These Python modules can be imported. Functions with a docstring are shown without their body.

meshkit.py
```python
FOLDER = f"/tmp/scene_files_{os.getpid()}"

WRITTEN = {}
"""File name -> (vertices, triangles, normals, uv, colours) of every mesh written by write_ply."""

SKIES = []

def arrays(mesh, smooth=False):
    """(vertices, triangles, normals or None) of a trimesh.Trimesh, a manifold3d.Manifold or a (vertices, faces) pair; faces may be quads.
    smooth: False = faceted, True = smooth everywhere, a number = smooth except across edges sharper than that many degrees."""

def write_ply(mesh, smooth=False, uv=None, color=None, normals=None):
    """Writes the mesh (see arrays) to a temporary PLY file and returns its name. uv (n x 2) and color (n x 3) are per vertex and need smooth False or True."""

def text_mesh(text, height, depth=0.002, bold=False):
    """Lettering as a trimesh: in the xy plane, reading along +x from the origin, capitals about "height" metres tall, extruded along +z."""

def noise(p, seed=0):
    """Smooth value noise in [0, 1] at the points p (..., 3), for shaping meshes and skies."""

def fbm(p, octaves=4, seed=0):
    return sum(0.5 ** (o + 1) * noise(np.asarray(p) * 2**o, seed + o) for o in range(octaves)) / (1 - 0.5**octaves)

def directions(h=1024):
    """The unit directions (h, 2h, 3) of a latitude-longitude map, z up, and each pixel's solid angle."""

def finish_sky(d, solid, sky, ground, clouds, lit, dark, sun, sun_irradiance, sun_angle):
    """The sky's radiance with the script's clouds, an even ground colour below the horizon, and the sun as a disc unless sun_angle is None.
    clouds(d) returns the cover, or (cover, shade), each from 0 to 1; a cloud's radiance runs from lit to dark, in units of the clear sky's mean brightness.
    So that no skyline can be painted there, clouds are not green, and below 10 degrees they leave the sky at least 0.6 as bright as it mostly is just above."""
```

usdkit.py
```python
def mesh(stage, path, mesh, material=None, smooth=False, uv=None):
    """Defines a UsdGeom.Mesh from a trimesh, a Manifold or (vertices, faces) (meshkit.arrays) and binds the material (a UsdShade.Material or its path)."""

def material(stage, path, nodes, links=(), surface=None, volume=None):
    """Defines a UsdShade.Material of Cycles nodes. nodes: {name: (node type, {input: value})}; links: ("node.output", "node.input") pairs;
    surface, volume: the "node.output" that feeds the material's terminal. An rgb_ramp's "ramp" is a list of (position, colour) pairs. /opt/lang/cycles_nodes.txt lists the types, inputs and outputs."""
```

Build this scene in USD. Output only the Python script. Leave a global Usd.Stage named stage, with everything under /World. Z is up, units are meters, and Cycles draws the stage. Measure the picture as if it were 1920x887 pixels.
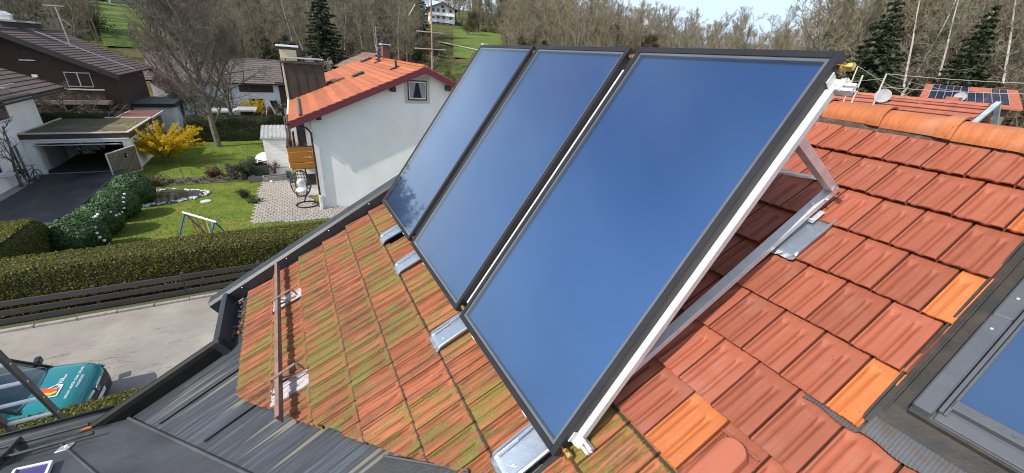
import math, random
import numpy as np, trimesh
import usdkit, meshkit
from pxr import Usd, UsdGeom, UsdLux, UsdShade, Gf, Sdf, Vt
from shapely.geometry import Polygon, Point, LineString
from shapely import affinity

stage = Usd.Stage.CreateInMemory()
UsdGeom.SetStageUpAxis(stage, 'Z'); UsdGeom.SetStageMetersPerUnit(stage, 1.0)
UsdGeom.Xform.Define(stage, '/World'); UsdGeom.Scope.Define(stage, '/World/Looks')
random.seed(4); rng = np.random.default_rng(4)
A = np.array
def nrm(v): v = np.asarray(v, float); return v / np.linalg.norm(v)

# ------------------------------------------------------------------ camera
CAM = A([-2.85073, -1.06237, 9.0])
RIGHT = A([0.87367836, -0.48136851, 0.07050161]); DOWN = A([-0.14517403, -0.39626833, -0.90658475]); FWD = A([0.4643389, 0.78182848, -0.41609327])
EXPOSURE = 0.48
cam = UsdGeom.Camera.Define(stage, '/World/camera')
m = Gf.Matrix4d(1.0)
for i, row in enumerate((RIGHT, -DOWN, -FWD, CAM)): m.SetRow(i, Gf.Vec4d(*map(float, row), 1.0 if i == 3 else 0.0))
cam.AddTransformOp().Set(m)
cam.CreateHorizontalApertureAttr(36.0); cam.CreateVerticalApertureAttr(36.0 * 473 / 1024); cam.CreateFocalLengthAttr(36.0 * 723.664 / 1920)
cam.CreateClippingRangeAttr(Gf.Vec2f(0.05, 3000)); cam.CreateExposureAttr(EXPOSURE)

# ------------------------------------------------------------------ light
SUN = nrm([-math.cos(math.radians(42)), -0.118, math.sin(math.radians(42))])
SUN_EL, SUN_ROT = math.asin(SUN[2]), math.atan2(SUN[0], SUN[1])
sun = UsdLux.DistantLight.Define(stage, '/World/sun')
sun.CreateNormalizeAttr(True); sun.CreateIntensityAttr(1.0); sun.CreateAngleAttr(0.53); sun.CreateColorAttr(Gf.Vec3f(1.0, 0.95, 0.87))
_x = nrm(np.cross([0, 0, 1.0], SUN)); _y = np.cross(SUN, _x)
m = Gf.Matrix4d(1.0)
for i, row in enumerate((_x, _y, SUN)): m.SetRow(i, Gf.Vec4d(*map(float, row), 0.0))
sun.AddTransformOp().Set(m)
SKY_STRENGTH = 0.15
dome = UsdLux.DomeLight.Define(stage, '/World/sky')
skymat = usdkit.material(stage, '/World/Looks/sky', {
    'tc': ('texture_coordinate', {}),
    'map': ('mapping', {'scale': (1.0, 1.0, 2.6)}),
    'n1': ('noise_texture', {'scale': 1.7, 'detail': 6.0, 'roughness': 0.55, 'distortion': 0.4}),
    'r': ('rgb_ramp', {'ramp': [(0.36, (0, 0, 0)), (0.66, (1, 1, 1))]}),
    'amt': ('math', {'math_type': 'multiply', 'value2': 0.30}),
    'sky': ('sky_texture', {'sky_type': 'single_scattering', 'sun_disc': False, 'sun_elevation': SUN_EL, 'sun_rotation': SUN_ROT, 'altitude': 600.0, 'air_density': 1.0, 'aerosol_density': 2.6, 'ozone_density': 1.0}),
    'cloud': ('mix_color', {'b': (6.0, 6.6, 7.4), 'use_clamp': False}),
    'nz': ('separate_xyz', {}), 'hz': ('map_range', {'range_type': 'smoothstep', 'from_min': 0.66, 'from_max': 0.10, 'to_min': 0.0, 'to_max': 0.88, 'clamp': True}), 'haze': ('mix_color', {'b': (3.7, 4.7, 5.8), 'use_clamp': False}),
    'bg': ('background_shader', {'strength': SKY_STRENGTH})},
    [('tc.generated', 'map.vector'), ('map.vector', 'n1.vector'), ('n1.fac', 'r.fac'), ('r.color', 'amt.value1'), ('amt.value', 'cloud.fac'), ('sky.color', 'haze.a'), ('tc.generated', 'nz.vector'), ('nz.z', 'hz.value'), ('hz.result', 'haze.fac'), ('haze.result', 'cloud.a'), ('cloud.result', 'bg.color')], surface='bg.background')
UsdShade.MaterialBindingAPI.Apply(dome.GetPrim()).Bind(skymat)
for p_ in (sun.GetPrim(), dome.GetPrim(), cam.GetPrim()): pass

# ------------------------------------------------------------------ names, things, meshes
_used = {}
def numbered(parent, name):
    k = (parent, name); n = _used.get(k, -1) + 1; _used[k] = n
    return f'{parent}/{name}' if n == 0 else f'{parent}/{name}_{n:03d}'
def path_of(parent): return '/World' if parent is None else (parent if isinstance(parent, str) else str(parent.GetPath()))
def tag(prim, label=None, cat=None, group=None, kind=None):
    prim = prim.GetPrim()
    for k, v in (('label', label), ('category', cat), ('group', group), ('kind', kind)):
        if v: prim.SetCustomDataByKey(k, v)
    return prim
def thing(name, label, cat, loc=(0, 0, 0), rz=0.0, group=None, scale=None):
    x = UsdGeom.Xform.Define(stage, numbered('/World', name))
    x.AddTranslateOp().Set(Gf.Vec3d(*map(float, loc)))
    if rz: x.AddRotateZOp().Set(float(math.degrees(rz)))
    if scale is not None: x.AddScaleOp().Set(Gf.Vec3f(*([float(scale)] * 3 if np.ndim(scale) == 0 else map(float, scale))))
    return tag(x, label, cat, group)
def copy_of(src, name, label, cat, loc, rz=0.0, group=None, scale=None):
    p = thing(name, label, cat, loc, rz, group, scale)
    p.GetReferences().AddInternalReference(src if isinstance(src, Sdf.Path) else Sdf.Path(src)); p.SetInstanceable(True)
    return p
def klass(name):
    return stage.CreateClassPrim('/World/Looks/' + name)
def write(path, v, f, mat, n=None, doubled=False):
    ms = UsdGeom.Mesh.Define(stage, path)
    f = np.asarray(f, np.int32)
    ms.CreatePointsAttr(Vt.Vec3fArray.FromNumpy(np.ascontiguousarray(v, np.float32)))
    ms.CreateFaceVertexCountsAttr(Vt.IntArray.FromNumpy(np.full(len(f), f.shape[1], np.int32)))
    ms.CreateFaceVertexIndicesAttr(Vt.IntArray.FromNumpy(np.ascontiguousarray(f.ravel())))
    ms.CreateSubdivisionSchemeAttr('none')
    if n is not None:
        ms.CreateNormalsAttr(Vt.Vec3fArray.FromNumpy(np.ascontiguousarray(n, np.float32))); ms.SetNormalsInterpolation('vertex')
    if mat is not None: UsdShade.MaterialBindingAPI.Apply(ms.GetPrim()).Bind(mat)
    return ms.GetPrim()
def tri(f):
    f = np.asarray(f, int)
    return f if f.shape[1] == 3 else np.vstack([f[:, [0, 1, 2]], f[:, [0, 2, 3]]])
class MB:
    """Collects simple shapes and makes them one mesh."""
    def __init__(s): s.v, s.f, s.n = [], [], 0
    def add(s, v, f):
        v = np.asarray(v, float).reshape(-1, 3); s.v.append(v); s.f.append(tri(f) + s.n); s.n += len(v); return s
    def mesh(s, t): return s.add(t.vertices, t.faces)
    def obox(s, c, ax, h, bev=0.0):
        """box at c with unit axes ax (3 rows) and half sizes h, optional chamfer"""
        c, ax, h = A(c, float), A(ax, float), A(h, float)
        if bev > 0:
            pts = []
            b = min(bev, 0.45 * h.min())
            for sx in (-1, 1):
                for sy in (-1, 1):
                    for sz in (-1, 1):
                        q = A([sx, sy, sz]) * h
                        for k in range(3):
                            d = A([sx, sy, sz]) * b; d[k] = 0
                            pts.append(q - d)
            hull = trimesh.convex.convex_hull(A(pts)); return s.add(c + hull.vertices @ ax, hull.faces)
        q = A([[x, y, z] for x in (-1, 1) for y in (-1, 1) for z in (-1, 1)]) * h
        f = [[0, 1, 3, 2], [4, 6, 7, 5], [0, 4, 5, 1], [2, 3, 7, 6], [0, 2, 6, 4], [1, 5, 7, 3]]
        return s.add(c + q @ ax, f)
    def box(s, lo, hi, bev=0.0, rz=0.0, org=(0, 0, 0)):
        lo, hi = A(lo, float), A(hi, float); R = rotz(rz)
        return s.obox(A(org) + R @ ((lo + hi) / 2), R.T, (hi - lo) / 2, bev)
    def tube(s, pts, r, n=8, cap=True):
        pts = A(pts, float); k = len(pts); r = np.broadcast_to(np.asarray(r, float), (k,))
        t = np.gradient(pts, axis=0); t /= np.maximum(np.linalg.norm(t, axis=1, keepdims=True), 1e-9)
        ref = A([0, 0, 1.0]) if abs(t[0][2]) < 0.9 else A([1.0, 0, 0])
        V = []
        for i in range(k):
            a = ref - t[i] * (ref @ t[i]); a = nrm(a); ref = a; b = np.cross(t[i], a)
            ang = np.arange(n) * 2 * math.pi / n
            V.append(pts[i] + r[i] * (np.cos(ang)[:, None] * a + np.sin(ang)[:, None] * b))
        F = [[i * n + j, i * n + (j + 1) % n, (i + 1) * n + (j + 1) % n, (i + 1) * n + j] for i in range(k - 1) for j in range(n)]
        V = np.vstack(V); F = tri(F)
        if cap:
            F = np.vstack([F, [[0, j + 1, j] for j in range(1, n - 1)], [[(k - 1) * n, (k - 1) * n + j, (k - 1) * n + j + 1] for j in range(1, n - 1)]])
        return s.add(V, F)
    def bar(s, a, b, w, h, up=(0, 0, 1), bev=0.0):
        a, b = A(a, float), A(b, float); d = b - a; L = np.linalg.norm(d); d = d / L
        side = np.cross(d, up); side = nrm(side); u2 = np.cross(side, d)
        return s.obox((a + b) / 2, [d, side, u2], [L / 2, w / 2, h / 2], bev)
    def prism(s, poly, origin, ax, ay, h):
        """2-D polygon (list of points or shapely) in the plane origin+x*ax+y*ay, extruded by vector h"""
        P = poly if hasattr(poly, 'exterior') else Polygon(poly)
        if P.is_empty: return s
        t = trimesh.creation.extrude_polygon(P, 1.0, engine='earcut')
        v = A(origin) + t.vertices[:, :1] * A(ax) + t.vertices[:, 1:2] * A(ay) + t.vertices[:, 2:] * A(h)
        f = t.faces
        if np.dot(np.cross(ax, ay), h) < 0: f = f[:, ::-1]
        return s.add(v, f)
    def quad(s, a, b, c, d): return s.add([a, b, c, d], [[0, 1, 2, 3]])
    def lathe(s, prof, c, n=20, axis=(0, 0, 1)):
        prof = A(prof, float); t = trimesh.creation.revolve(prof, sections=n)
        z = nrm(axis); x = nrm(np.cross([0.3, 1, 0.2], z)); y = np.cross(z, x)
        return s.add(A(c) + t.vertices @ A([x, y, z]), t.faces)
    def ball(s, c, r, sub=2, sc=(1, 1, 1)):
        t = trimesh.creation.icosphere(subdivisions=sub, radius=1.0); return s.add(A(c) + t.vertices * r * A(sc), t.faces)
    def arrays(s): return np.vstack(s.v), np.vstack(s.f)
    def build(s, name, mat, parent=None, smooth=None, label=None, kind=None):
        if not s.v: return None
        v, f = s.arrays()
        p = numbered(path_of(parent), name)
        if smooth is None: pr = write(p, v, f, mat)
        else:
            v, f, n = meshkit.arrays((v, f), smooth); pr = write(p, v, f, mat, n)
        return tag(pr, label, None, None, kind)
def rotz(a): c, s_ = math.cos(a), math.sin(a); return A([[c, -s_, 0], [s_, c, 0], [0, 0, 1.0]])
def one(name, mb, mat, label, cat, group=None, kind=None, smooth=None):
    p = mb.build(name, mat, None, smooth); return tag(p, label, cat, group, kind)
def struct(name, mb, mat, smooth=None):
    p = mb.build(name, mat, None, smooth); return tag(p, None, None, None, 'structure')

# ------------------------------------------------------------------ materials
_m = {}
def mat(name, nodes, links, surface='p.BSDF'):
    _m[name] = usdkit.material(stage, '/World/Looks/' + name, nodes, links, surface=surface); return _m[name]
def flat(name, c, rough=0.6, metal=0.0, c2=None, scale=3.0, bump=0.0, bscale=None, detail=5.0, spec=0.5, lo=0.35, hi=0.65, stretch=None, coat=0.0, obj=False, rnd=0.0, bdist=0.02):
    """A principled material whose colour wanders between c and c2 with noise, with fine relief."""
    c2 = c2 if c2 is not None else tuple(x * 0.78 for x in c)
    nodes = {'g': ('texture_coordinate' if obj else 'geometry', {}), 'mp': ('mapping', {'scale': stretch or (1, 1, 1)}),
             'n': ('noise_texture', {'scale': scale, 'detail': detail, 'roughness': 0.6}),
             'r': ('rgb_ramp', {'ramp': [(lo, c), (hi, c2)]}),
             'p': ('principled_bsdf', {'roughness': rough, 'metallic': metal, 'specular_ior_level': spec, 'coat_weight': coat, 'coat_roughness': 0.08})}
    links = [('g.object' if obj else 'g.position', 'mp.vector'), ('mp.vector', 'n.vector'), ('n.fac', 'r.fac')]
    out = 'r.color'
    if rnd:
        nodes['oi'] = ('object_info', {}); nodes['mr'] = ('map_range', {'to_min': 1 - rnd, 'to_max': 1 + rnd * 0.6})
        nodes['hv'] = ('hsv', {})
        links += [('oi.random', 'mr.value'), ('mr.result', 'hv.value'), ('r.color', 'hv.color')]; out = 'hv.color'
    links.append((out, 'p.base_color'))
    if bump:
        nodes['n2'] = ('noise_texture', {'scale': bscale or scale * 6, 'detail': 4.0, 'roughness': 0.65})
        nodes['b'] = ('bump', {'strength': bump, 'distance': bdist})
        links += [('mp.vector', 'n2.vector'), ('n2.fac', 'b.height'), ('b.normal', 'p.normal')]
    return mat(name, nodes, links)
def leafmat(name, c, c2, trans=0.35, rough=0.55, scale=1.2, rnd=0.0, obj=False):
    nodes = {'g': ('texture_coordinate' if obj else 'geometry', {}), 'n': ('noise_texture', {'scale': scale, 'detail': 3.0}), 'g2': ('geometry', {}),
             'r': ('rgb_ramp', {'ramp': [(0.3, c), (0.7, c2)]}), 'mr': ('map_range', {'to_min': 0.6, 'to_max': 1.35}), 'hv': ('hsv', {}),
             'p': ('principled_bsdf', {'roughness': rough, 'specular_ior_level': 0.4}), 't': ('translucent_bsdf', {}), 'mx': ('mix_closure', {'fac': trans})}
    return mat(name, nodes, [('g.object' if obj else 'g.position', 'n.vector'), ('n.fac', 'r.fac'), ('g2.random_per_island', 'mr.value'), ('mr.result', 'hv.value'), ('r.color', 'hv.color'),
               ('hv.color', 'p.base_color'), ('hv.color', 't.color'), ('p.BSDF', 'mx.closure1'), ('t.BSDF', 'mx.closure2')], surface='mx.closure')
def glassmat(name, tint=(0.03, 0.04, 0.05), rough=0.02):
    return mat(name, {'p': ('principled_bsdf', {'base_color': tint, 'roughness': rough, 'specular_ior_level': 0.6})}, [])
def panemat(name, f0=0.08, tint=(0.9, 0.93, 0.95)):
    """a thin pane: Schlick reflection that is the same from both sides, the rest passes straight through"""
    return mat(name, {'w': ('layer_weight', {'blend': 0.5}), 'pw': ('math', {'math_type': 'power', 'value2': 3.3}), 'ma': ('math', {'math_type': 'multiply_add', 'value2': 1 - f0, 'value3': f0}),
        't': ('transparent_bsdf', {'color': tint}), 'g': ('glossy_bsdf', {'color': (1, 1, 1), 'roughness': 0.02}), 'mx': ('mix_closure', {})},
        [('w.facing', 'pw.value1'), ('pw.value', 'ma.value1'), ('ma.value', 'mx.fac'), ('t.BSDF', 'mx.closure1'), ('g.BSDF', 'mx.closure2')], surface='mx.closure')

# ------------------------------------------------------------------ helpers that turn a measured direction into a point of the world
F_PX = 723.664
def ray(px, py):
    d = RIGHT * ((px - 960) / F_PX) + DOWN * ((py - 443.5) / F_PX) + FWD; return d / np.linalg.norm(d)
def proj(p):
    v = A([RIGHT, DOWN, FWD]) @ (A(p, float) - CAM); return 960 + F_PX * v[0] / v[2], 443.5 + F_PX * v[1] / v[2], v[2]
# ------------------------------------------------------------------ the roof of the house underfoot
TH = math.radians(30.3); CT, ST = math.cos(TH), math.sin(TH); Z0 = 9 - 0.78243
def rf(u, s, n):
    """roof frame (u along the ridge away from the camera, s up the slope, n off the tiles) to world"""
    u, s, n = np.broadcast_arrays(np.asarray(u, float), s, n)
    return np.stack([s * CT - n * ST, u, s * ST + n * CT + Z0], -1)
RS, RU, RN = A([CT, 0, ST]), A([0, 1.0, 0]), A([-ST, 0, CT])
WU, WS = 0.2008, 0.3521
def roofcoords():
    """nodes that give (u, s, n) of the shaded point"""
    return {'geo': ('geometry', {}), 'du': ('vector_math', {'math_type': 'dot_product', 'vector2': tuple(RU)}), 'ds': ('vector_math', {'math_type': 'dot_product', 'vector2': tuple(RS)}),
            'dn': ('vector_math', {'math_type': 'dot_product', 'vector2': tuple(RN)}), 'uvn': ('combine_xyz', {})}, \
           [('geo.position', 'du.vector1'), ('geo.position', 'ds.vector1'), ('geo.position', 'dn.vector1'), ('du.value', 'uvn.x'), ('ds.value', 'uvn.y'), ('dn.value', 'uvn.z')]
def tilemat(name, base, dark, dust, moss, moss_c=(0.155, 0.150, 0.034), grime=0.45, rough=0.7):
    nd, lk = roofcoords()
    nd.update({
        'm1': ('mapping', {'scale': (58, 3.2, 20)}), 'm2': ('mapping', {'scale': (150, 70, 150)}), 'oi': ('object_info', {}),
        'off': ('vector_math', {'math_type': 'multiply_add', 'vector2': (37.0, 51.0, 13.0)}),
        'nl': ('noise_texture', {'scale': 1.0, 'detail': 4.0, 'roughness': 0.6}), 'ns': ('noise_texture', {'scale': 1.0, 'detail': 5.0, 'roughness': 0.7}), 'nb': ('noise_texture', {'scale': 5.0, 'detail': 3.0}),
        'nf': ('noise_texture', {'scale': 240.0, 'detail': 3.0, 'roughness': 0.7}),
        'rd': ('rgb_ramp', {'ramp': [(0.45, (0, 0, 0)), (0.60, (1, 1, 1))]}), 'am': ('math', {'math_type': 'multiply', 'value2': grime}),
        'c1': ('mix_color', {'a': base, 'b': dark}),
        'ru': ('rgb_ramp', {'ramp': [(0.55, (0, 0, 0)), (0.75, (1, 1, 1))]}), 'au': ('math', {'math_type': 'multiply', 'value2': 0.35}), 'c2': ('mix_color', {'b': dust}),
        'v': ('hsv', {}), 'mr': ('map_range', {'to_min': 0.84, 'to_max': 1.12}),
        'sp': ('voronoi_texture', {'scale': 46.0, 'randomness': 1.0}), 'rs': ('rgb_ramp', {'ramp': [(0.10, (1, 1, 1)), (0.17, (0, 0, 0))]}),
        'spn': ('noise_texture', {'scale': 9.0, 'detail': 2.0}), 'rspn': ('rgb_ramp', {'ramp': [(0.56, (0, 0, 0)), (0.62, (1, 1, 1))]}), 'spm': ('math', {'math_type': 'multiply'}), 'lv': ('voronoi_texture', {'scale': 31.0, 'randomness': 1.0}), 'lr': ('rgb_ramp', {'ramp': [(0.10, (1, 1, 1)), (0.15, (0, 0, 0))]}), 'ln': ('noise_texture', {'scale': 6.0, 'detail': 2.0}), 'lnr': ('rgb_ramp', {'ramp': [(0.60, (0, 0, 0)), (0.66, (.7, .7, .7))]}), 'lm': ('math', {'math_type': 'multiply'}), 'c5': ('mix_color', {'b': (0.34, 0.29, 0.21)}), 'c4': ('mix_color', {'b': tuple(x * 0.25 for x in dark)}),
        'p': ('principled_bsdf', {'roughness': rough, 'specular_ior_level': 0.35}), 'b': ('bump', {'strength': 0.5, 'distance': 0.006})})
    lk += [('uvn.vector', 'm1.vector'), ('uvn.vector', 'm2.vector'), ('m1.vector', 'nl.vector'), ('m2.vector', 'ns.vector'), ('uvn.vector', 'nb.vector'), ('uvn.vector', 'nf.vector'),
           ('nl.fac', 'rd.fac'), ('rd.color', 'am.value1'), ('am.value', 'c1.fac'), ('nb.fac', 'ru.fac'), ('ru.color', 'au.value1'), ('au.value', 'c2.fac'), ('c1.result', 'c2.a'),
           ('oi.random', 'mr.value'), ('mr.result', 'v.value'), ('c2.result', 'v.color'), ('uvn.vector', 'sp.vector'), ('sp.distance', 'rs.fac'), ('uvn.vector', 'spn.vector'), ('spn.fac', 'rspn.fac'),
           ('rs.color', 'spm.value1'), ('rspn.color', 'spm.value2'), ('spm.value', 'c4.fac'), ('v.color', 'c5.a'), ('uvn.vector', 'lv.vector'), ('lv.distance', 'lr.fac'), ('uvn.vector', 'ln.vector'), ('ln.fac', 'lnr.fac'), ('lr.color', 'lm.value1'), ('lnr.color', 'lm.value2'), ('lm.value', 'c5.fac'), ('c5.result', 'c4.a'), ('b.normal', 'p.normal')]
    last = 'c4.result'
    if moss:        # gap shade below the next course, painted into the colour with lap dirt
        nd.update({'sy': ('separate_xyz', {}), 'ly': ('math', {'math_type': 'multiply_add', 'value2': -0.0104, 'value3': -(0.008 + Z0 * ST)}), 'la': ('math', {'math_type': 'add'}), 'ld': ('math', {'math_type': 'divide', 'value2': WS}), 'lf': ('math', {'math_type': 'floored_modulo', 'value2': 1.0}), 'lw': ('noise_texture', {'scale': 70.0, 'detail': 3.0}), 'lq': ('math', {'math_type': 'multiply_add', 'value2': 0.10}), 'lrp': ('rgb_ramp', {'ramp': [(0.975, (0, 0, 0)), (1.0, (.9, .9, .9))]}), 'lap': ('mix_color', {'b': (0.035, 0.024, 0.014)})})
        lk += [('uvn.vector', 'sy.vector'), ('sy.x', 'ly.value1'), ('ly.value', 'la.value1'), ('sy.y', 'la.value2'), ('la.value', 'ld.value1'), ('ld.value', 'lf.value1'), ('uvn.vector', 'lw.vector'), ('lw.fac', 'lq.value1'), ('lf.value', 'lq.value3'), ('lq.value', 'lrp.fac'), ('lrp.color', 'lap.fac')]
        nd.update({'mm': ('mix_float', {'fac': 0.42}), 'rr': ('map_range', {'from_min': 0.3, 'from_max': 0.7, 'to_min': -0.09, 'to_max': 0.075}), 'nr': ('noise_texture', {'scale': 2.1, 'detail': 2.0}), 'ad': ('math', {'math_type': 'add'}), 'rm': ('rgb_ramp', {'ramp': [(moss - 0.035, (0, 0, 0)), (moss + 0.035, (1, 1, 1))]}),
                   'c3': ('mix_color', {}), 'mc': ('rgb_ramp', {'ramp': [(0.3, tuple(x * 0.45 for x in moss_c)), (0.5, moss_c), (0.75, (0.25, 0.22, 0.055))]}),
                   'hb': ('math', {'math_type': 'multiply_add', 'value2': 1.2})})
        lk += [('nl.fac', 'mm.a'), ('ns.fac', 'mm.b'), ('uvn.vector', 'nr.vector'), ('nr.fac', 'rr.value'), ('mm.result', 'ad.value1'), ('rr.result', 'ad.value2'), ('ad.value', 'rm.fac'), ('rm.color', 'c3.fac'), ('nf.fac', 'mc.fac'), ('mc.color', 'c3.b'), ('c4.result', 'c3.a'),
               ('rm.color', 'hb.value1'), ('nf.fac', 'hb.value3'), ('hb.value', 'b.height')]
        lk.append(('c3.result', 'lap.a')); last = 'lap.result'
    else: lk.append(('nf.fac', 'b.height'))
    lk.append((last, 'p.base_color'))
    return mat(name, nd, lk)
RED = tilemat('red_clay', (0.325, 0.096, 0.053), (0.235, 0.070, 0.042), (0.33, 0.17, 0.12), 0, grime=0.4, rough=0.55)
NEWORANGE = tilemat('new_orange_clay', (0.50, 0.155, 0.047), (0.38, 0.108, 0.036), (0.50, 0.22, 0.11), 0, grime=0.35, rough=0.6)
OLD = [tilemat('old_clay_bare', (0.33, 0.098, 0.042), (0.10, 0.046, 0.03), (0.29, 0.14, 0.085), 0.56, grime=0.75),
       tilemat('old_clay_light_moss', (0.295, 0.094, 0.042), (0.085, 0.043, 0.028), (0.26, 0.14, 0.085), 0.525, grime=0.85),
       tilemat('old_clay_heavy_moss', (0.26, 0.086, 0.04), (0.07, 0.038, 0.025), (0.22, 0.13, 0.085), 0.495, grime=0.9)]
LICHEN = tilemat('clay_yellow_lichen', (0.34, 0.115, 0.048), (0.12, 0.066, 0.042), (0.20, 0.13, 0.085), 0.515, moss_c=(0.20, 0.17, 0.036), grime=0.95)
GREYT = flat('grey_painted_tile', (0.42, 0.38, 0.39), 0.5, c2=(0.22, 0.13, 0.11), scale=14, lo=0.5, hi=0.66, bump=0.3, stretch=(1, 0.3, 1))
DARKMET = flat('dark_metal_trim', (0.020, 0.023, 0.027), 0.40, c2=(0.032, 0.036, 0.04), scale=5, bump=0.06, bscale=30)
DECK = flat('roof_underlay', (0.03, 0.027, 0.025), 0.9)
ALU = flat('bare_aluminium', (0.80, 0.81, 0.82), 0.36, metal=0.6, c2=(0.66, 0.66, 0.67), scale=9, bump=0.05, bscale=50)
ALUW = flat('white_aluminium', (0.66, 0.655, 0.64), 0.4, metal=0.25, c2=(0.56, 0.55, 0.54), scale=9, bump=0.04, bscale=60)
STEELG = flat('galvanised_sheet', (0.46, 0.51, 0.56), 0.36, metal=0.8, c2=(0.40, 0.45, 0.50), scale=11, bump=0.10, bscale=26)
BRASS = flat('brass', (0.88, 0.62, 0.20), 0.34, metal=1.0, c2=(0.5, 0.3, 0.09), scale=20)
COPPER = flat('copper', (0.55, 0.22, 0.10), 0.3, metal=1.0, c2=(0.4, 0.15, 0.07), scale=20)
BROWNMET = flat('brown_painted_steel', (0.16, 0.085, 0.06), 0.42, c2=(0.21, 0.14, 0.11), scale=12, bump=0.1)
WHITEWALL = flat('white_render', (0.80, 0.80, 0.79), 0.85, c2=(0.72, 0.72, 0.71), scale=0.8, bump=0.25, bscale=40, bdist=0.006)

# one clay tile: profile across (from its far edge towards the near edge) and along the slope
_prof = [(0, -16), (.015, -2), (.03, 0), (.052, 0), (.066, -2), (.082, -13), (.105, -20), (.15, -22.5), (.20, -20), (.25, -13.5), (.28, -6), (.30, -4), (.315, -5.5), (.33, -10.5), (.43, -10.5), (.445, -7.5), (.46, -10.5), (.552, -10.5), (.566, -7), (.582, -6.5), (.597, -14), (.615, -20.5), (.655, -22.5), (.695, -18), (.73, -8), (.75, -1), (.80, 0), (.95, .5), (.985, -2), (1.0, -16)]
PT, PH = A([a for a, b in _prof]), A([b for a, b in _prof]) / 1000
TS = A([0.07, 0.004, 0.0, 0.004, 0.016, 0.05, 0.15, 0.258, 0.285, 0.300, 0.315, 0.335, 0.40])
def tile_grid():
    V = []
    for r, s in enumerate(TS):
        fade = np.ones(len(PT))
        end = np.where((PT > .30) & (PT < .59), 0.272, np.where(PT < .305, 0.325, 0.308))     # where each trough closes towards the tile above
        fade = np.clip((end - s) / 0.028, 0, 1); fade = fade * fade * (3 - 2 * fade)
        edge = (PT < .02) | (PT > .99)
        hgt = np.where(edge, PH, PH * fade * (0.62 + 0.38 * min(max(s - .004, 0) / .035, 1.0) ** .7))
        n = hgt - 0.042 * s / WS
        if r == 0: n = hgt - 0.026
        if r == 1: n = hgt - 0.0165
        if r == 2: n = hgt - 0.006
        if r == 3: n = hgt - 0.001
        sv = np.full(len(PT), s) + (0.004 * (PH < -.01) if 0 < r < 3 else 0)
        V.append(np.stack([-PT * (WU - 0.006) - 0.003, sv, n], -1))
    k = len(PT); V = np.vstack(V)
    F = [[r * k + j, r * k + j + 1, (r + 1) * k + j + 1, (r + 1) * k + j] for r in range(len(TS) - 1) for j in range(k - 1)]
    # side skirts
    nb = len(V); L = V[0::k].copy(); R = V[k - 1::k].copy(); L[1:, 2] -= 0.016; R[1:, 2] -= 0.016; q = len(TS)
    V = np.vstack([V, L, R])
    F += [[nb + r, r * k, (r + 1) * k, nb + r + 1] for r in range(q - 1)] + [[(r + 1) * k - 1, nb + q + r, nb + q + r + 1, (r + 2) * k - 1] for r in range(q - 1)]
    return V, tri(F)[:, ::-1]
TV, TF = tile_grid()
def off(c): return (0.5 if c % 2 else 0.0) + 0.044 * c
def nose(c, u): return c * WS + 0.0104 * u + 0.008
PU0, PS0, PN0, PW, PG, PH_, PGAM = 3.9931, -2.1812, 0.0527, 1.29369, 0.08526, 2.41483, math.radians(24.966)
PT_DIR = rf(0, math.cos(PGAM), math.sin(PGAM)) - rf(0, 0, 0)      # up the face of the collectors
PN_DIR = rf(0, -math.sin(PGAM), math.cos(PGAM)) - rf(0, 0, 0)     # out of their glass
def pan(u, t, d): return rf(u, PS0 + t * math.cos(PGAM) - d * math.sin(PGAM), PN0 + t * math.sin(PGAM) + d * math.cos(PGAM))
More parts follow.
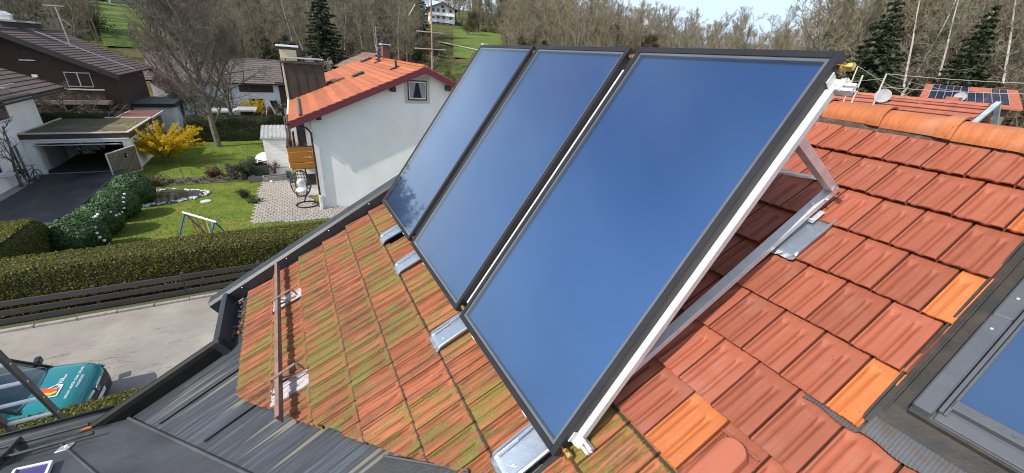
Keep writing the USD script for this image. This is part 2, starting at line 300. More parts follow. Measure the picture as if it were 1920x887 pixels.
pan_poly = Polygon([proj(pan(u, t, 0))[:2] for u, t in ((PU0, 0), (PU0 - 3 * PW - 2 * PG, 0), (PU0 - 3 * PW - 2 * PG, PH_), (PU0, PH_))]).buffer(-12)
CUT_A, CUT_B = A([2.28, -4.21]), A([0.28, -2.69])                 # where the tiles are cut along the metal valley (u, s)
cut_d = nrm(CUT_B - CUT_A); cut_n = A([-cut_d[1], cut_d[0]])
if cut_n @ (A([3.0, -2.0]) - CUT_A) < 0: cut_n = -cut_n

house = thing('tiled_house', 'house underfoot with orange and red clay tile roof, dark verge trim and skylight', 'house')
dk = MB()
for (u0, u1, s0, s1) in ((4.22, -0.80, -4.30, 1.26), (-0.80, -3.2, -4.30, -0.98), (-0.80, -3.2, 0.70, 1.26), (-1.72, -3.2, -0.98, 0.70)):
    dk.add(np.vstack([rf([u0, u1, u1, u0], [s0, s0, s1, s1], -0.075), rf([u0, u1, u1, u0], [s0, s0, s1, s1], -0.16)]), [[0, 3, 2, 1], [4, 5, 6, 7], [0, 1, 5, 4], [1, 2, 6, 5], [2, 3, 7, 6], [3, 0, 4, 7]])
roof = dk.build('roof', DECK, house)
vis, hid = [], MB()
GREY = {(-11, -10), (-11, -17)}
META = {}
tr = random.Random(11)
def tile_mat(c, k):
    if (c, k) in GREY: return GREYT
    if c >= -5:
        i = k + off(c)
        if c == -5 and k == 1: return NEWORANGE
        if c % 2 and 3.2 < i < 3.7 and c in (1, -1, -3): return NEWORANGE
        return RED
    h = tr.random(); i = k + off(c)
    if c == -6: return LICHEN if h < 0.8 else OLD[1]
    if c == -7: return LICHEN if h < 0.5 else OLD[0]
    if -13 < i < -8.6 and c < -8: return OLD[2] if h < 0.75 else OLD[1]
    if i > -6: return OLD[0] if h < 0.62 else (OLD[1] if h < 0.85 else LICHEN)
    if c <= -11: return OLD[0] if h < 0.5 else OLD[1]
    return OLD[1] if h < 0.5 else (OLD[2] if h < 0.8 else OLD[0])
METAL_TILES = [(-7, 3.16), (-7, 2.43), (-7, 1.225), (-7, 0.10), (-1, -0.02)]     # sheet-metal tiles that carry the collector feet
metal_slots = set()
for c, uc in METAL_TILES:
    metal_slots.add((c, round(-uc / WU - 0.5 - off(c))))
VENT = (-5, 2)
tiles = []
for c in range(-12, 3):
    for k in range(-22, 15):
        ul = -(k + off(c)) * WU
        if ul - WU > 4.16 or ul < -2.9: continue
        s0 = nose(c, ul - WU / 2)
        if (c, k) in metal_slots or (c, k) == VENT: continue
        ctr = A([ul - WU / 2, s0 + WS / 2])
        V = TV.copy(); V[:, 1] += s0 + 0.0104 * (V[:, 0] + WU / 2); V[:, 0] += ul
        jr = random.Random(c * 1000 + k)
        V[:, 2] += jr.uniform(-.0015, .0025) + (V[:, 0] - ul) * jr.uniform(-.012, .012); V[:, 1] += jr.uniform(-.003, .003)
        F = TF
        def clip(V, F, po, pn):
            t = trimesh.intersections.slice_faces_plane(V, F, A(pn, float), A(po, float))
            return t[0], t[1]
        if ul > 4.08: V, F = clip(V, F, [4.10, 0, 0], [-1, 0, 0])
        if len(F) == 0: continue
        d = (A([[ul, s0], [ul - WU, s0], [ul, s0 + .4], [ul - WU, s0 + .4]]) - CUT_A) @ cut_n
        if d.max() < 0.0: continue
        if d.min() < 0:
            jo = jr.uniform(-.012, .012); V, F = clip(V, F, [CUT_A[0] + cut_n[0] * jo, CUT_A[1] + cut_n[1] * jo, 0], [cut_n[0], cut_n[1], 0])
            if len(F) < 8: continue
        if -1.045 - 0.001 < s0 + 0.2 and s0 < 0.70:       # beside the skylight
            if ul < -0.79: 
                if ul > -1.66: continue
            elif ul - WU < -0.80: V, F = clip(V, F, [-0.806, 0, 0], [1, 0, 0])
        if len(F) < 8: continue
        W = rf(V[:, 0], V[:, 1], V[:, 2])
        cx, cy, cz = proj(rf(ctr[0], ctr[1], 0)); 
        corners = [proj(rf(a, b, 0)) for a in (ul, ul - WU) for b in (s0, s0 + WS)]
        seen = any(x[2] > 0.2 and -5 < x[0] < 1925 and -5 < x[1] < 892 and not pan_poly.contains(Point(x[0], x[1])) for x in corners)
        big = max(x[2] for x in corners)
        tiles.append((0 if seen else 1, cz, c, k, W, F))
tiles.sort(key=lambda t: (t[0], t[1]))
for q, (h, cz, c, k, W, F) in enumerate(tiles):
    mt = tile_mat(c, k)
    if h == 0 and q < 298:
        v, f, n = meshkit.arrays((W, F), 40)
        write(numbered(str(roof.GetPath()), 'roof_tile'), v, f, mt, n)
    else: hid.add(W, F)
hid.build('covered_roof_tiles', RED, roof, 50, kind='stuff')

# ridge caps
RIDGE_S = 1.235
rx, rz = RIDGE_S * CT, RIDGE_S * ST + Z0
def ridge_cap(y0, y1, rr):
    th = np.linspace(-0.22, math.pi + 0.22, 15); rows = []
    for y, r in ((y1, 0.118), (y0 + 0.10, 0.121), (y0 + 0.088, 0.127), (y0 + 0.07, 0.134), (y0 + .012, 0.138), (y0, 0.134), (y0, 0.118)):
        g_ = 0.055 * min(y - 0.6, 0.6); rows.append(np.stack([rx + g_ * CT + np.cos(th) * r * 1.12, np.full(15, y), rz + g_ * ST * 1.6 - 0.050 + np.sin(th) * r * 0.86 + rr * (y - y0)], -1))
    V = np.vstack(rows); k = 15
    return V, tri([[r * k + j, (r + 1) * k + j, (r + 1) * k + j + 1, r * k + j + 1] for r in range(6) for j in range(k - 1)])[:, ::-1]
CAPM = tilemat('ridge_clay', (0.46, 0.15, 0.05), (0.34, 0.10, 0.038), (0.48, 0.30, 0.20), 0, grime=0.6)
y = -0.225
caps = [(-0.225 + 0.393 * k) for k in range(-6, 12)]
for y in caps:
    V, F = ridge_cap(y, y + 0.43, -0.03); mb = MB(); mb.add(V, F); mb.build('ridge_cap', CAPM, house, 40)
# mortar bed under the caps, speckled with lichen
mb = MB(); mb.add(np.vstack([rf([4.2, -2.6], [1.14, .97], -0.04), rf([4.2, -2.6], [1.16, .99], -0.01), rf([4.2, -2.6], [1.25, 1.1], 0.01)]), [[0, 2, 3, 1], [2, 4, 5, 3]])
mb.build('ridge_mortar', flat('old_mortar', (0.07, 0.05, 0.04), 0.9, c2=(0.16, 0.13, 0.11), scale=22, bump=0.5, lo=.5, hi=.75), house)
# far slope of the roof and the walls under it
mb = MB(); far = lambda u, s, n: A([2 * rx, 0, 0]) + rf(u, s, n) * A([-1, 1, 1])
q = [far(u, s, n) for n in (-0.03, -0.12) for u, s in ((4.3, 1.25), (-3.2, 1.25), (-3.2, -4.4), (4.3, -4.4))]
mb.add(q, [[0, 1, 2, 3], [4, 7, 6, 5], [0, 4, 5, 1], [1, 5, 6, 2], [2, 6, 7, 3], [3, 7, 4, 0]]); mb.build('rear_slope', RED, house)
mb = MB(); ey = -3.55
mb.prism([(ey, 0), (2 * rx - ey, 0), (2 * rx - ey, Z0 - 2.35), (rx, rz - 0.32), (ey, Z0 - 2.35)], (0, -3.0, 0), (1, 0, 0), (0, 0, 1), (0, 7.08, 0)); mb.build('wall', WHITEWALL, house)

# verge trim along the far gable, eave upstand and curb of the metal valley roof
mb = MB()
sec = [(4.13, -0.06), (4.13, 0.085), (4.16, 0.115), (4.35, 0.10), (4.37, 0.08), (4.37, -0.14), (4.33, -0.14), (4.33, -0.06)]
for (sa, sb) in ((-4.62, -2.6), (-2.598, -0.6), (-0.598, 1.27)):
    mb.prism(sec, rf(0, sa, 0), RU, RN, RS * (sb - sa))
mb.build('verge_trim', DARKMET, house)
rv = MB()
for s in np.arange(-4.2, 1.2, 0.62): rv.ball(rf(4.126, s, 0.06), 0.008, 1)
rv.build('trim_screw', ALU, house)
mb = MB()
mb.prism([(-4.44, -0.15), (-4.44, 0.10), (-4.40, 0.115), (-4.37, 0.10), (-4.37, -0.08), (-4.18, -0.09), (-4.18, -0.12), (-4.37, -0.15)], rf(3.13, 0, 0), RS, RN, RU * 1.02)
mb.build('eave_upstand', DARKMET, house)
mb = MB()
mb.prism([(3.15, -0.12), (3.15, 0.05), (3.165, 0.092), (3.20, 0.11), (3.25, 0.095), (3.26, -0.3), (3.2, -0.3), (3.2, -0.12)], rf(0, -5.80, 0), RU, RN, RS * 1.43)
mb.build('valley_curb', flat('black_curb_metal', (0.006, 0.0065, 0.007), 0.5, c2=(0.012, 0.013, 0.012), scale=5, spec=0.15), house)
# valley sheet on the plane of the roof, washed by streaks under the tiles
nd, lk = roofcoords()
nd.update({'mp': ('mapping', {'scale': (19, 0.5, 1)}), 'n': ('noise_texture', {'scale': 1.0, 'detail': 5.0, 'roughness': 0.6}), 'r': ('rgb_ramp', {'ramp': [(0.30, (0.018, 0.019, 0.022)), (0.42, (0.06, 0.065, 0.073)), (0.50, (0.028, 0.030, 0.035)), (0.58, (0.085, 0.095, 0.11)), (0.66, (0.04, 0.042, 0.047)), (0.74, (0.13, 0.14, 0.155))]}),
           'mp2': ('mapping', {'scale': (21, 0.45, 1), 'location': (3.1, 0.2, 0)}), 'n2': ('noise_texture', {'scale': 1.0, 'detail': 1.0}), 'dc': ('vector_math', {'math_type': 'dot_product', 'vector2': (float(cut_n[0]), float(cut_n[1]), 0.0)}), 'dm': ('map_range', {'from_min': float(CUT_A @ cut_n + Z0 * ST * cut_n[1]) - 0.42, 'from_max': float(CUT_A @ cut_n + Z0 * ST * cut_n[1]) - 0.04, 'to_min': -0.16, 'to_max': 0.005, 'clamp': True}), 'dad': ('math', {'math_type': 'add'}), 'r2': ('rgb_ramp', {'ramp': [(0.56, (0, 0, 0)), (0.60, (1, 1, 1))]}), 'c': ('mix_color', {'b': (0.20, 0.175, 0.125)}), 'am': ('math', {'math_type': 'multiply', 'value2': 0.8}),
           'b': ('bump', {'strength': 0.22, 'distance': 0.03}), 'nb': ('noise_texture', {'scale': 3.0, 'detail': 2.0}), 'p': ('principled_bsdf', {'roughness': 0.42, 'metallic': 0.25})})
lk += [('uvn.vector', 'mp.vector'), ('mp.vector', 'n.vector'), ('n.fac', 'r.fac'), ('uvn.vector', 'mp2.vector'), ('mp2.vector', 'n2.vector'), ('uvn.vector', 'dc.vector1'), ('dc.value', 'dm.value'), ('dm.result', 'dad.value1'), ('n2.fac', 'dad.value2'), ('dad.value', 'r2.fac'), ('r2.color', 'am.value1'), ('am.value', 'c.fac'), ('r.color', 'c.a'), ('c.result', 'p.base_color'), ('uvn.vector', 'nb.vector'), ('nb.fac', 'b.height'), ('b.normal', 'p.normal')]
SHEET = mat('streaked_zinc', nd, lk)
LEAD = flat('grey_roofing_sheet', (0.036, 0.038, 0.043), 0.5, metal=0.1, c2=(0.075, 0.078, 0.085), scale=2.2, bump=0.25, bscale=5, bdist=0.03, lo=0.3, hi=0.7)
fold_a, fold_b = A([3.17, -5.47]), A([0.62, -3.44])
fd = (fold_b - fold_a) / np.linalg.norm(fold_b - fold_a)
fold_c = fold_a + fd * 5.2
ca, cb = CUT_A + cut_n * 0.18, CUT_B + cut_n * 0.18 + cut_d * 2.2
G, nu, ns = [], 26, 10
mb = MB()
pts = []
top_e = [A([3.17, -4.10]), A([2.34, -4.06])] ; 
for a in np.linspace(0, 1, nu):
    lo_p = fold_a * (1 - a) + fold_c * a
    hi_p = A([3.17, -4.12]) * (1 - a) + cb * a if a < 0 else None
    hp = (A([3.17, -4.10]) + (ca - A([3.17, -4.10])) * min(a / 0.16, 1)) if a < 0.16 else ca + (cb - ca) * (a - 0.16) / 0.84
    for b in np.linspace(0, 1, ns):
        q = lo_p * (1 - b) + hp * b; pts.append(rf(q[0], q[1], -0.062 - 0.012 * b))
mb.add(pts, [[i * ns + j, i * ns + j + 1, (i + 1) * ns + j + 1, (i + 1) * ns + j] for i in range(nu - 1) for j in range(ns - 1)])
mb.build('valley_sheet', SHEET, house, True)
# strips of dried dirt washed from the tiles: flat tan tongues lie in the sheet's own colour; two dark standing seams
mb = MB()
for (u, sa, sb) in ((2.72, -4.2, -5.05), (2.05, -4.02, -4.5)):
    mb.bar(rf(u, sa, -0.052), rf(u, sb, -0.048), 0.035, 0.02, RN, 0.006)
mb.build('standing_seam', DARKMET, house)
# ------------------------------------------------------------------ lower dormer roof of grey sheet on the left, its gutter, snow pipes
FA = rf(fold_a[0], fold_a[1], -0.062); FB = rf(fold_c[0], fold_c[1], -0.062)
GB = (FB[2] - FA[2]) / (FB[1] - FA[1])
def zB(y): return FA[2] + GB * (y - FA[1])
EY = 3.42
mb = MB(); pts = []; N1, N2 = 30, 14
for a in np.linspace(0, 1, N1):
    y = EY + (FB[1] - EY) * a
    xe = FA[0] + (FB[0] - FA[0]) * (y - FA[1]) / (FB[1] - FA[1])
    for b in np.linspace(0, 1, N2):
        pts.append([xe + (-10.5 - xe) * b, y, zB(y) - 0.004 + 0.006 * math.sin(7 * b + 3 * a)])
mb.add(pts, [[i * N2 + j, (i + 1) * N2 + j, (i + 1) * N2 + j + 1, i * N2 + j + 1] for i in range(N1 - 1) for j in range(N2 - 1)])
mb.build('dormer_sheet', LEAD, house, True)
mb = MB()
def onB(x, y, d=0.0): return A([x, y, zB(y) + d])
for xs in (-5.42, -7.4, -9.3):        # welts between the sheets of the dormer
    mb.tube([onB(xs + .02 * math.sin(9 * t) + 0.1 * t, 3.0 - 4.2 * t, 0.004) for t in np.linspace(0, 1, 14)], 0.013, 6)
mb.tube([rf(*(fold_a + fd * t + fd * 0), -0.055) + A([-.02, 0, 0]) for t in np.linspace(0.02, 4.8, 30)], 0.016, 6)
mb.build('sheet_welt', LEAD, house, True)
mb = MB(); prev = None
off2 = A([-0.42, 0.0])
mb.tube([onB(FA[0] - 0.55 + (FB[0] - FA[0]) * t, FA[1] + (FB[1] - FA[1]) * t - 0.08 * math.sin(3 * t), 0.003) for t in np.linspace(0.03, 0.9, 24)], 0.012, 6)
mb.build('lap_seam', LEAD, house, True)
# body of the dormer under the sheet
mb = MB(); ws = FB[1] + 0.1
mb.prism([(EY - 0.35, 3.0), (EY - 0.35, zB(EY - .35) - 0.1), (ws, zB(ws) - 0.1), (ws - 3.5, zB(ws) - 1.6), (ws - 3.5, 3.0)], (-10.3, 0, 0), (0, 1, 0), (0, 0, 1), (5.0, 0, 0))
mb.build('dormer_wall', WHITEWALL, house)
# gutter
mb = MB(); k = 12; th = np.linspace(math.pi * 1.02, 2 * math.pi, k); gy, gz, gr = EY + 0.055, zB(EY) - 0.01, 0.075
pf = [(gy + gr * math.cos(t), gz + gr * math.sin(t)) for t in th] + [(gy + gr + 0.012, gz + 0.006)]
V = [[x, y, z] for x in (-10.5, -4.93) for y, z in pf]; q = len(pf)
mb.add(V, [[j, j + 1, q + j + 1, q + j] for j in range(q - 1)])
mb.tube([[-10.5, gy + gr, gz + 0.004], [-4.93, gy + gr, gz + 0.004]], 0.010, 6)
mb.add([[-4.93, y, z] for y, z in pf], [[0, j, j + 1] for j in range(1, q - 1)])
mb.build('gutter', DARKMET, house, 60)
mb = MB(); mb.bar([-10.5, EY - 0.06, zB(EY - .06) + .006], [-4.97, EY - 0.06, zB(EY - .06) + 0.006], 0.10, 0.006, (0, -GB, 1)); mb.build('eave_strip', LEAD, house)
BLK = flat('black_painted_pipe', (0.022, 0.024, 0.026), 0.4, c2=(0.05, 0.052, 0.05), scale=22, bump=0.1)
sg = thing('snow_guard', 'black two-pipe snow guard on brackets along the gutter of the grey sheet roof', 'snow guard', (0, 0, 0))
for (y, z) in ((3.10, zB(3.1) + 0.085), (2.90, zB(2.9) + 0.06)):
    xe_ = -4.97 if y > 3 else -4.87; mb = MB(); mb.tube([[-10.4, y, z], [xe_, y, z]], 0.0165, 10); mb.build('pipe', BLK, sg, 40)
    mb = MB(); mb.tube([[xe_ - .002, y, z], [xe_ + .018, y, z]], 0.018, 10); mb.build('end_cap', BLK, sg, 40)
for x in (-5.42, -7.2, -8.7):
    mb = MB(); z0 = zB(3.0)
    mb.prism(Polygon([(2.80, zB(2.8) + .0), (3.16, zB(3.16) + .0), (3.15, zB(3.1) + .12), (3.06, zB(3.06) + .125), (2.95, zB(2.95) + 0.10), (2.82, zB(2.82) + .09)]).difference(Point(3.02, zB(3.02) + .035).buffer(.03)), (x, 0, 0), (0, 1, 0), (0, 0, 1), (0.012, 0, 0))
    mb.build('bracket', BLK, sg)
mb = MB()
mb.obox(onB(-5.03, 2.84, .008), [[1, 0, 0], nrm([0, 1, GB]), nrm([0, -GB, 1])], (.045, .06, .006), .003); mb.ball(onB(-5.02, 2.85, .02), 0.018, 2, (1, 1, .6)); mb.build('foot_plate', ALU, sg, 40)
mb = MB(); mb.prism([(0, 0), (.09, .02), (.04, .10)], onB(-5.06, 3.13, 0.006), (1, 0, 0), (0, .93, -.37), (0, .004, .012)); 
one('tile_shard', mb, NEWORANGE, 'broken orange tile shard lying by the end of the snow guard pipes', 'tile shard')
# loose bits at the bottom edge of the picture: dark membrane upstand, and a white framed sheet lying on the dormer
mb = MB()
q = [rf(0.70, -3.06, -0.03), rf(0.24, -2.62, -0.03), rf(-0.35, -3.0, -0.03), rf(-0.2, -4.1, -0.03), rf(0.66, -3.45, -0.03)]
mb.add(q + [p + A([0, 0, -0.2]) for p in q], [[0, 1, 2, 3], [0, 3, 4, 4], [0, 5, 6, 1], [1, 6, 7, 2], [2, 7, 8, 3], [3, 8, 9, 4], [4, 9, 5, 0]])
mb.build('black_membrane', flat('black_membrane', (0.018, 0.019, 0.021), 0.55, c2=(0.03, 0.03, 0.033), scale=8, bump=0.3), house)
mb = MB(); 
for a, b in zip(q, q[1:2] + q[2:]):
    mb.tube([a + A([0, 0, .004]), b + A([0, 0, .004])], 0.008, 6)
mb.build('membrane_edge', LEAD, house, 40)
sh = thing('framed_sheet', 'purple sheet with a white frame lying on the grey dormer roof', 'framed sheet')
def sB(a, b, d): x, y = A([-4.985, 2.56]) + A([-0.23, 0.05]) * a + A([0.10, -0.34]) * b; return onB(x, y, d)
mb = MB(); mb.add([sB(0, 0, .03), sB(1, 0, .03), sB(1, 1, .03), sB(0, 1, .03)], [[0, 1, 2, 3]]); mb.build('sheet', flat('purple_print', (0.06, 0.045, 0.20), 0.4), sh)
mb = MB()
for p0, p1 in (((0, 0), (1, 0)), ((1, 0), (1, 1)), ((1, 1), (0, 1)), ((0, 1), (0, 0))): mb.bar(sB(*p0, .03), sB(*p1, .03), 0.018, 0.03)
mb.build('frame', flat('white_plastic', (0.75, 0.75, 0.75), 0.4), sh)

# ------------------------------------------------------------------ ladder standing at the gutter
ld = thing('ladder', 'aluminium ladder leaning on the gutter of the grey sheet roof, beside the teal car', 'ladder')
LB, LT = A([0, 4.95, 0.0]), A([0, 3.28, 6.62]); lu = nrm(LT - LB); lr = np.cross(lu, [1, 0, 0])
LADM = flat('worn_grey_ladder_rail', (0.045, 0.047, 0.048), 0.45, metal=0.3, c2=(0.09, 0.09, 0.088), scale=9, stretch=(1, 1, .3), bump=0.1)
LADW = flat('bare_ladder_rung', (0.78, 0.78, 0.77), 0.4, metal=0.2, c2=(0.66, 0.66, 0.65), scale=20)
for x in (-5.37, -5.72):
    mb = MB(); mb.obox((LB + LT) / 2 + [x, 0, 0], [[1, 0, 0], lu, lr], [0.013, np.linalg.norm(LT - LB) / 2, 0.035], 0.004); mb.build('rail', LADM, ld)
for k in range(24):
    t = 0.28 * k + 0.22; c = LB + lu * t
    if t > 6.75: break
    mb = MB(); mb.obox(c + [-5.545, 0, 0], [[1, 0, 0], lu, lr], [0.165, 0.014, 0.016], 0.004); mb.build('rung', LADW, ld)
    mb = MB()
    for x in (-5.372, -5.718): mb.obox(c + [x, 0, 0] + lr * -.036 * 0, [[1, 0, 0], lu, lr], [0.016, 0.010, 0.010], 0.002); mb.obox(c + [x, 0, 0] + lr * 0.036, [[1, 0, 0], lu, lr], [0.004, 0.012, 0.004])
    mb.build('rung_plug', LADW, ld)

# ------------------------------------------------------------------ skylight
SKF = flat('skylight_grey_cladding', (0.085, 0.093, 0.105), 0.45, metal=0.2, c2=(0.105, 0.113, 0.125), scale=7, bump=0.05, bscale=40)
sky_l = MB()
def rbox(mb, u0, u1, s0, s1, n0, n1, bev=0.004): mb.obox(rf((u0 + u1) / 2, (s0 + s1) / 2, (n0 + n1) / 2), [RU, RS, RN], [abs(u1 - u0) / 2, abs(s1 - s0) / 2, abs(n1 - n0) / 2], bev)
UW0, UW1, SW0, SW1 = -0.885, -1.66, -0.86, 0.62
sky_l.prism(Polygon([(UW0, SW0), (UW1, SW0), (UW1, SW1), (UW0, SW1)]).difference(Polygon([(UW0 - .085, SW0 + .115), (UW1 + .085, SW0 + .115), (UW1 + .085, SW1 - .1), (UW0 - .085, SW1 - .1)])), rf(0, 0, -0.07), RU, RS, RN * 0.085)
skp = sky_l.build('skylight', SKF, house)
def part(nm, mb, mt, sm=None): mb.build(nm, mt, skp, sm)
mb = MB(); rbox(mb, UW0, UW0 - 0.062, SW0 - 0.0, -0.265, 0.015, 0.062, .006); rbox(mb, UW0, UW0 - 0.062, -0.262, SW1, 0.015, 0.060, .006); part('cover_strip', mb, SKF)
mb = MB(); rbox(mb, UW1, UW1 + .062, SW0, SW1, 0.015, 0.062, .006); part('cover_strip', mb, SKF)
mb = MB()
for a, b, n in ((.066, .080, .052), (.082, .093, .044)): rbox(mb, UW0 - a, UW0 - b, SW0 + .035, SW1, 0.0, n, .002); rbox(mb, UW1 + a, UW1 + b, SW0 + .035, SW1, 0.0, n, .002)
part('sash_profile', mb, SKF)
mb = MB(); rbox(mb, UW0 - .068, UW1 + .068, SW0 + 0.004, SW0 + .062, 0.0, 0.030, .004); part('sill_strip', mb, SKF)
mb = MB(); rbox(mb, UW0 - .085, UW1 + .085, SW0 + .076, SW0 + .122, 0.0, 0.048, .004); part('sash_rail', mb, SKF)
mb = MB(); rbox(mb, UW0 - .08, UW1 + .08, SW1 - .11, SW1, 0.0, 0.07, .006); part('top_cover', mb, SKF)
mb = MB(); rbox(mb, UW0 - .09, UW1 + .09, SW0 + .118, SW1 - .1, 0.026, 0.034, 0)
part('pane', mb, mat('skylight_glass', {'p': ('principled_bsdf', {'base_color': (0.05, 0.10, 0.20), 'roughness': 0.06, 'specular_ior_level': 0.9, 'metallic': 0.35}), 'n': ('noise_texture', {'scale': 9.0, 'detail': 4.0}), 'b': ('bump', {'strength': 0.02, 'distance': 0.05}), 'g': ('geometry', {})}, [('g.position', 'n.vector'), ('n.fac', 'b.height'), ('b.normal', 'p.normal')]))
for u in (UW0 - .55, UW0 - .25):
    mb = MB(); mb.tube([rf(u, SW0 + .098, .046), rf(u, SW0 + .098, .052)], 0.007, 10); part('screw', mb, SKF)
for s in (-0.35, -0.14): mb = MB(); mb.ball(rf(UW0 - .03, s, .062), .006, 1); part('cover_screw', mb, ALU)
DIRTY = flat('dirty_flashing', (0.026, 0.025, 0.024), 0.6, c2=(0.055, 0.044, 0.034), scale=11, bump=0.2, lo=0.4, hi=0.7)
mb = MB()
rbox(mb, -0.795, -0.885, -1.02, 0.68, -0.055, -0.045, 0); rbox(mb, -0.826, -0.834, -0.93, 0.68, -0.05, -0.018, .002); rbox(mb, -0.79, -0.80, -1.0, .68, -.05, -.015, .002)
rbox(mb, -0.80, -1.70, -1.0, -0.855, -0.04, -0.022, .002); rbox(mb, -0.884, -1.66, -0.868, -0.86, -.04, 0.006, 0)
part('side_flashing', mb, DIRTY)
# crimped apron under the skylight
mb = MB(); cr = []
us = np.arange(-0.60, -1.75, -0.0065)
for i, u in enumerate(us):
    w = 0.0035 if i % 2 else -0.0035
    e = -1.080 - 0.008 * math.sin(u * 31); drop = 0.006 * math.sin(u * 31 + 1.0)
    for s, n in (((-0.965, -0.012), (-1.0, 0.0), (-1.04, 0.004), (e, 0.004 + drop * .6)) if u < -0.815 else ((-1.02, -.036), (-1.04, -.034), (-1.055, -0.026), (e, -0.016))): cr.append(rf(u, s, n + w))
mb.add(cr, [[i * 4 + j, i * 4 + j + 1, (i + 1) * 4 + j + 1, (i + 1) * 4 + j] for i in range(len(us) - 1) for j in range(3)])
part('crimped_apron', mb, flat('crimped_lead', (0.16, 0.17, 0.185), 0.5, metal=0.3, c2=(0.17, 0.115, 0.075), scale=13, lo=0.42, hi=0.75))

# ------------------------------------------------------------------ vent tile
cu = -(VENT[1] + off(VENT[0])) * WU; VS0 = nose(VENT[0], cu)
mb = MB(); V, F = TV.copy(), TF
V = V.copy(); V[:, 0] += cu; V[:, 1] += VS0
flatn = -0.028 * (V[:, 1] - VS0) / WS - 0.004
V[:, 2] = np.where(V[:, 2] < -0.03, V[:, 2], flatn - 0.004)
mb.add(rf(V[:, 0], V[:, 1], V[:, 2]), F); vt = mb.build('vent_tile', RED, roof, 50)
import manifold3d as m3
def hood(prof):
    pts = []
    for (r, n) in prof:
        for t in np.linspace(0, math.pi, 15): pts.append((cu - .103 + r * math.cos(t), VS0 + .245 + r * 0.95 * math.sin(t), n))
        for sx in (-1, 1): pts.append((cu - .103 + sx * r, VS0 + .02, n + .010))
    h = trimesh.convex.convex_hull(A(pts)); return rf(h.vertices[:, 0], h.vertices[:, 1], h.vertices[:, 2]), h.faces
mb = MB(); mb.add(*hood([(0.066, -0.03), (0.062, 0.012), (0.056, 0.024), (0.046, 0.029)])); mb.build('vent_hood', RED, roof, 35)
mb = MB(); rbox(mb, cu - .01, cu - .19, VS0 + .295, VS0 + .305, -.03, -.012, .002)
for t in np.linspace(.15, 2.99, 17): 
    a = A([cu - .103 + .066 * math.cos(t), VS0 + .245 + .06 * math.sin(t)]); b = A([cu - .103 + .098 * math.cos(t), VS0 + .245 + .085 * math.sin(t)])
    mb.tube([rf(a[0], a[1], -.026), rf(b[0], min(b[1], VS0 + .30), -.030)], 0.003, 5)
mb.build('water_ribs', RED, roof, 40)

# ------------------------------------------------------------------ sheet metal tiles under the collector feet
for c, uc in METAL_TILES:
    s0 = nose(c, uc); mb = MB(); w = 0.098
    sec = [(-w, 0.0), (-w, .017), (-w + .012, .020), (-w + .017, .004), (-w + .035, 0.0), (w - .035, 0.0), (w - .017, .004), (w - .012, .020), (w, .017), (w, 0.0)]
    L = [(0.0, -.024), (0.002, -.004), (0.03, 0.0), (0.20, -.012), (0.40, -.030)]
    V = [rf(uc + a, s0 + s, n + (b if i > 1 else b * .5) + 0.002) for i, (s, n) in enumerate(L) for a, b in sec]; q = len(sec)
    mb.add(V, [[i * q + j, (i + 1) * q + j, (i + 1) * q + j + 1, i * q + j + 1] for i in range(len(L) - 1) for j in range(q - 1)])
    mt = mb.build('metal_tile', STEELG, roof, 30)
    mb = MB()                                                      # crumpled front lip
    V = []
    for j, a in enumerate(np.linspace(-w, w, 9)):
        V += [rf(uc + a, s0 + .004, -.002), rf(uc + a * .98, s0 - .022 - .006 * (j % 2), -.010 - .006 * (j % 3))]
    mb.add(V, [[2 * j, 2 * j + 1, 2 * j + 3, 2 * j + 2] for j in range(8)]); mb.build('metal_tile_lip', STEELG, roof, 20)
    mb = MB(); mb.bar(rf(uc + .062, s0 + .03, .012), rf(uc + .062, s0 + .17, .005), 0.014, 0.012, RN, .003); mb.build('metal_tile_rib', STEELG, roof); mb = MB(); mb.bar(rf(uc + .066, s0 + .172, .012), rf(uc + .07, s0 + .30, .002), 0.018, 0.010, RN, .003); mb.build('metal_tile_rib', STEELG, roof); mb = MB(); mb.bar(rf(uc - .02, s0 + .06, .003), rf(uc - .035, s0 + .085, .012), .003, .012, RN)
    mb.build('metal_tile_tab', STEELG, roof)
    mb = MB(); mb.bar(rf(uc + .0, s0 + .30, .006), rf(uc + .0, s0 + .42, .0), .035, .008, RN, .002); mb.bar(rf(uc, s0 + .30, .0), rf(uc, s0 + .30, .03), .035, .008, RS, .002); mb.ball(rf(uc, s0 + .31, .016), .009, 1); mb.build('roof_hook', ALU, roof)

# ------------------------------------------------------------------ solar collectors
ABS = mat('blue_absorber', {'g': ('geometry', {}), 'mp': ('mapping', {'scale': (1.1, 0.8, 0.8)}), 'n': ('noise_texture', {'scale': 1.3, 'detail': 2.0}), 'r': ('rgb_ramp', {'ramp': [(0.3, (0.046, 0.140, 0.32)), (0.7, (0.066, 0.175, 0.375))]}),
    'p': ('principled_bsdf', {'roughness': 0.26, 'metallic': 1.0})},
    [('g.position', 'mp.vector'), ('mp.vector', 'n.vector'), ('n.fac', 'r.fac'), ('r.color', 'p.base_color')])
SOLGLASS = panemat('solar_glass', 0.075, (0.97, 0.98, 0.985))
FRAMEM = flat('anthracite_frame', (0.016, 0.0165, 0.020), 0.42, metal=0.0, c2=(0.022, 0.0225, 0.026), scale=4, spec=0.22)
SEAL = flat('glass_edge_seal', (0.09, 0.095, 0.105), 0.5, metal=0.1)
def pbox(mb, u0, u1, t0, t1, d0, d1, bev=0.0):
    mb.obox(pan((u0 + u1) / 2, (t0 + t1) / 2, (d0 + d1) / 2), [RU, PT_DIR, PN_DIR], [abs(u1 - u0) / 2, abs(t1 - t0) / 2, abs(d1 - d0) / 2], bev)
names = ['farthest, left solar collector with the palest sheen, beside the white gable', 'middle solar collector of the three, between the two narrow gaps', 'nearest, right solar collector with the deepest blue glass, its whole side rail showing']
PR = []
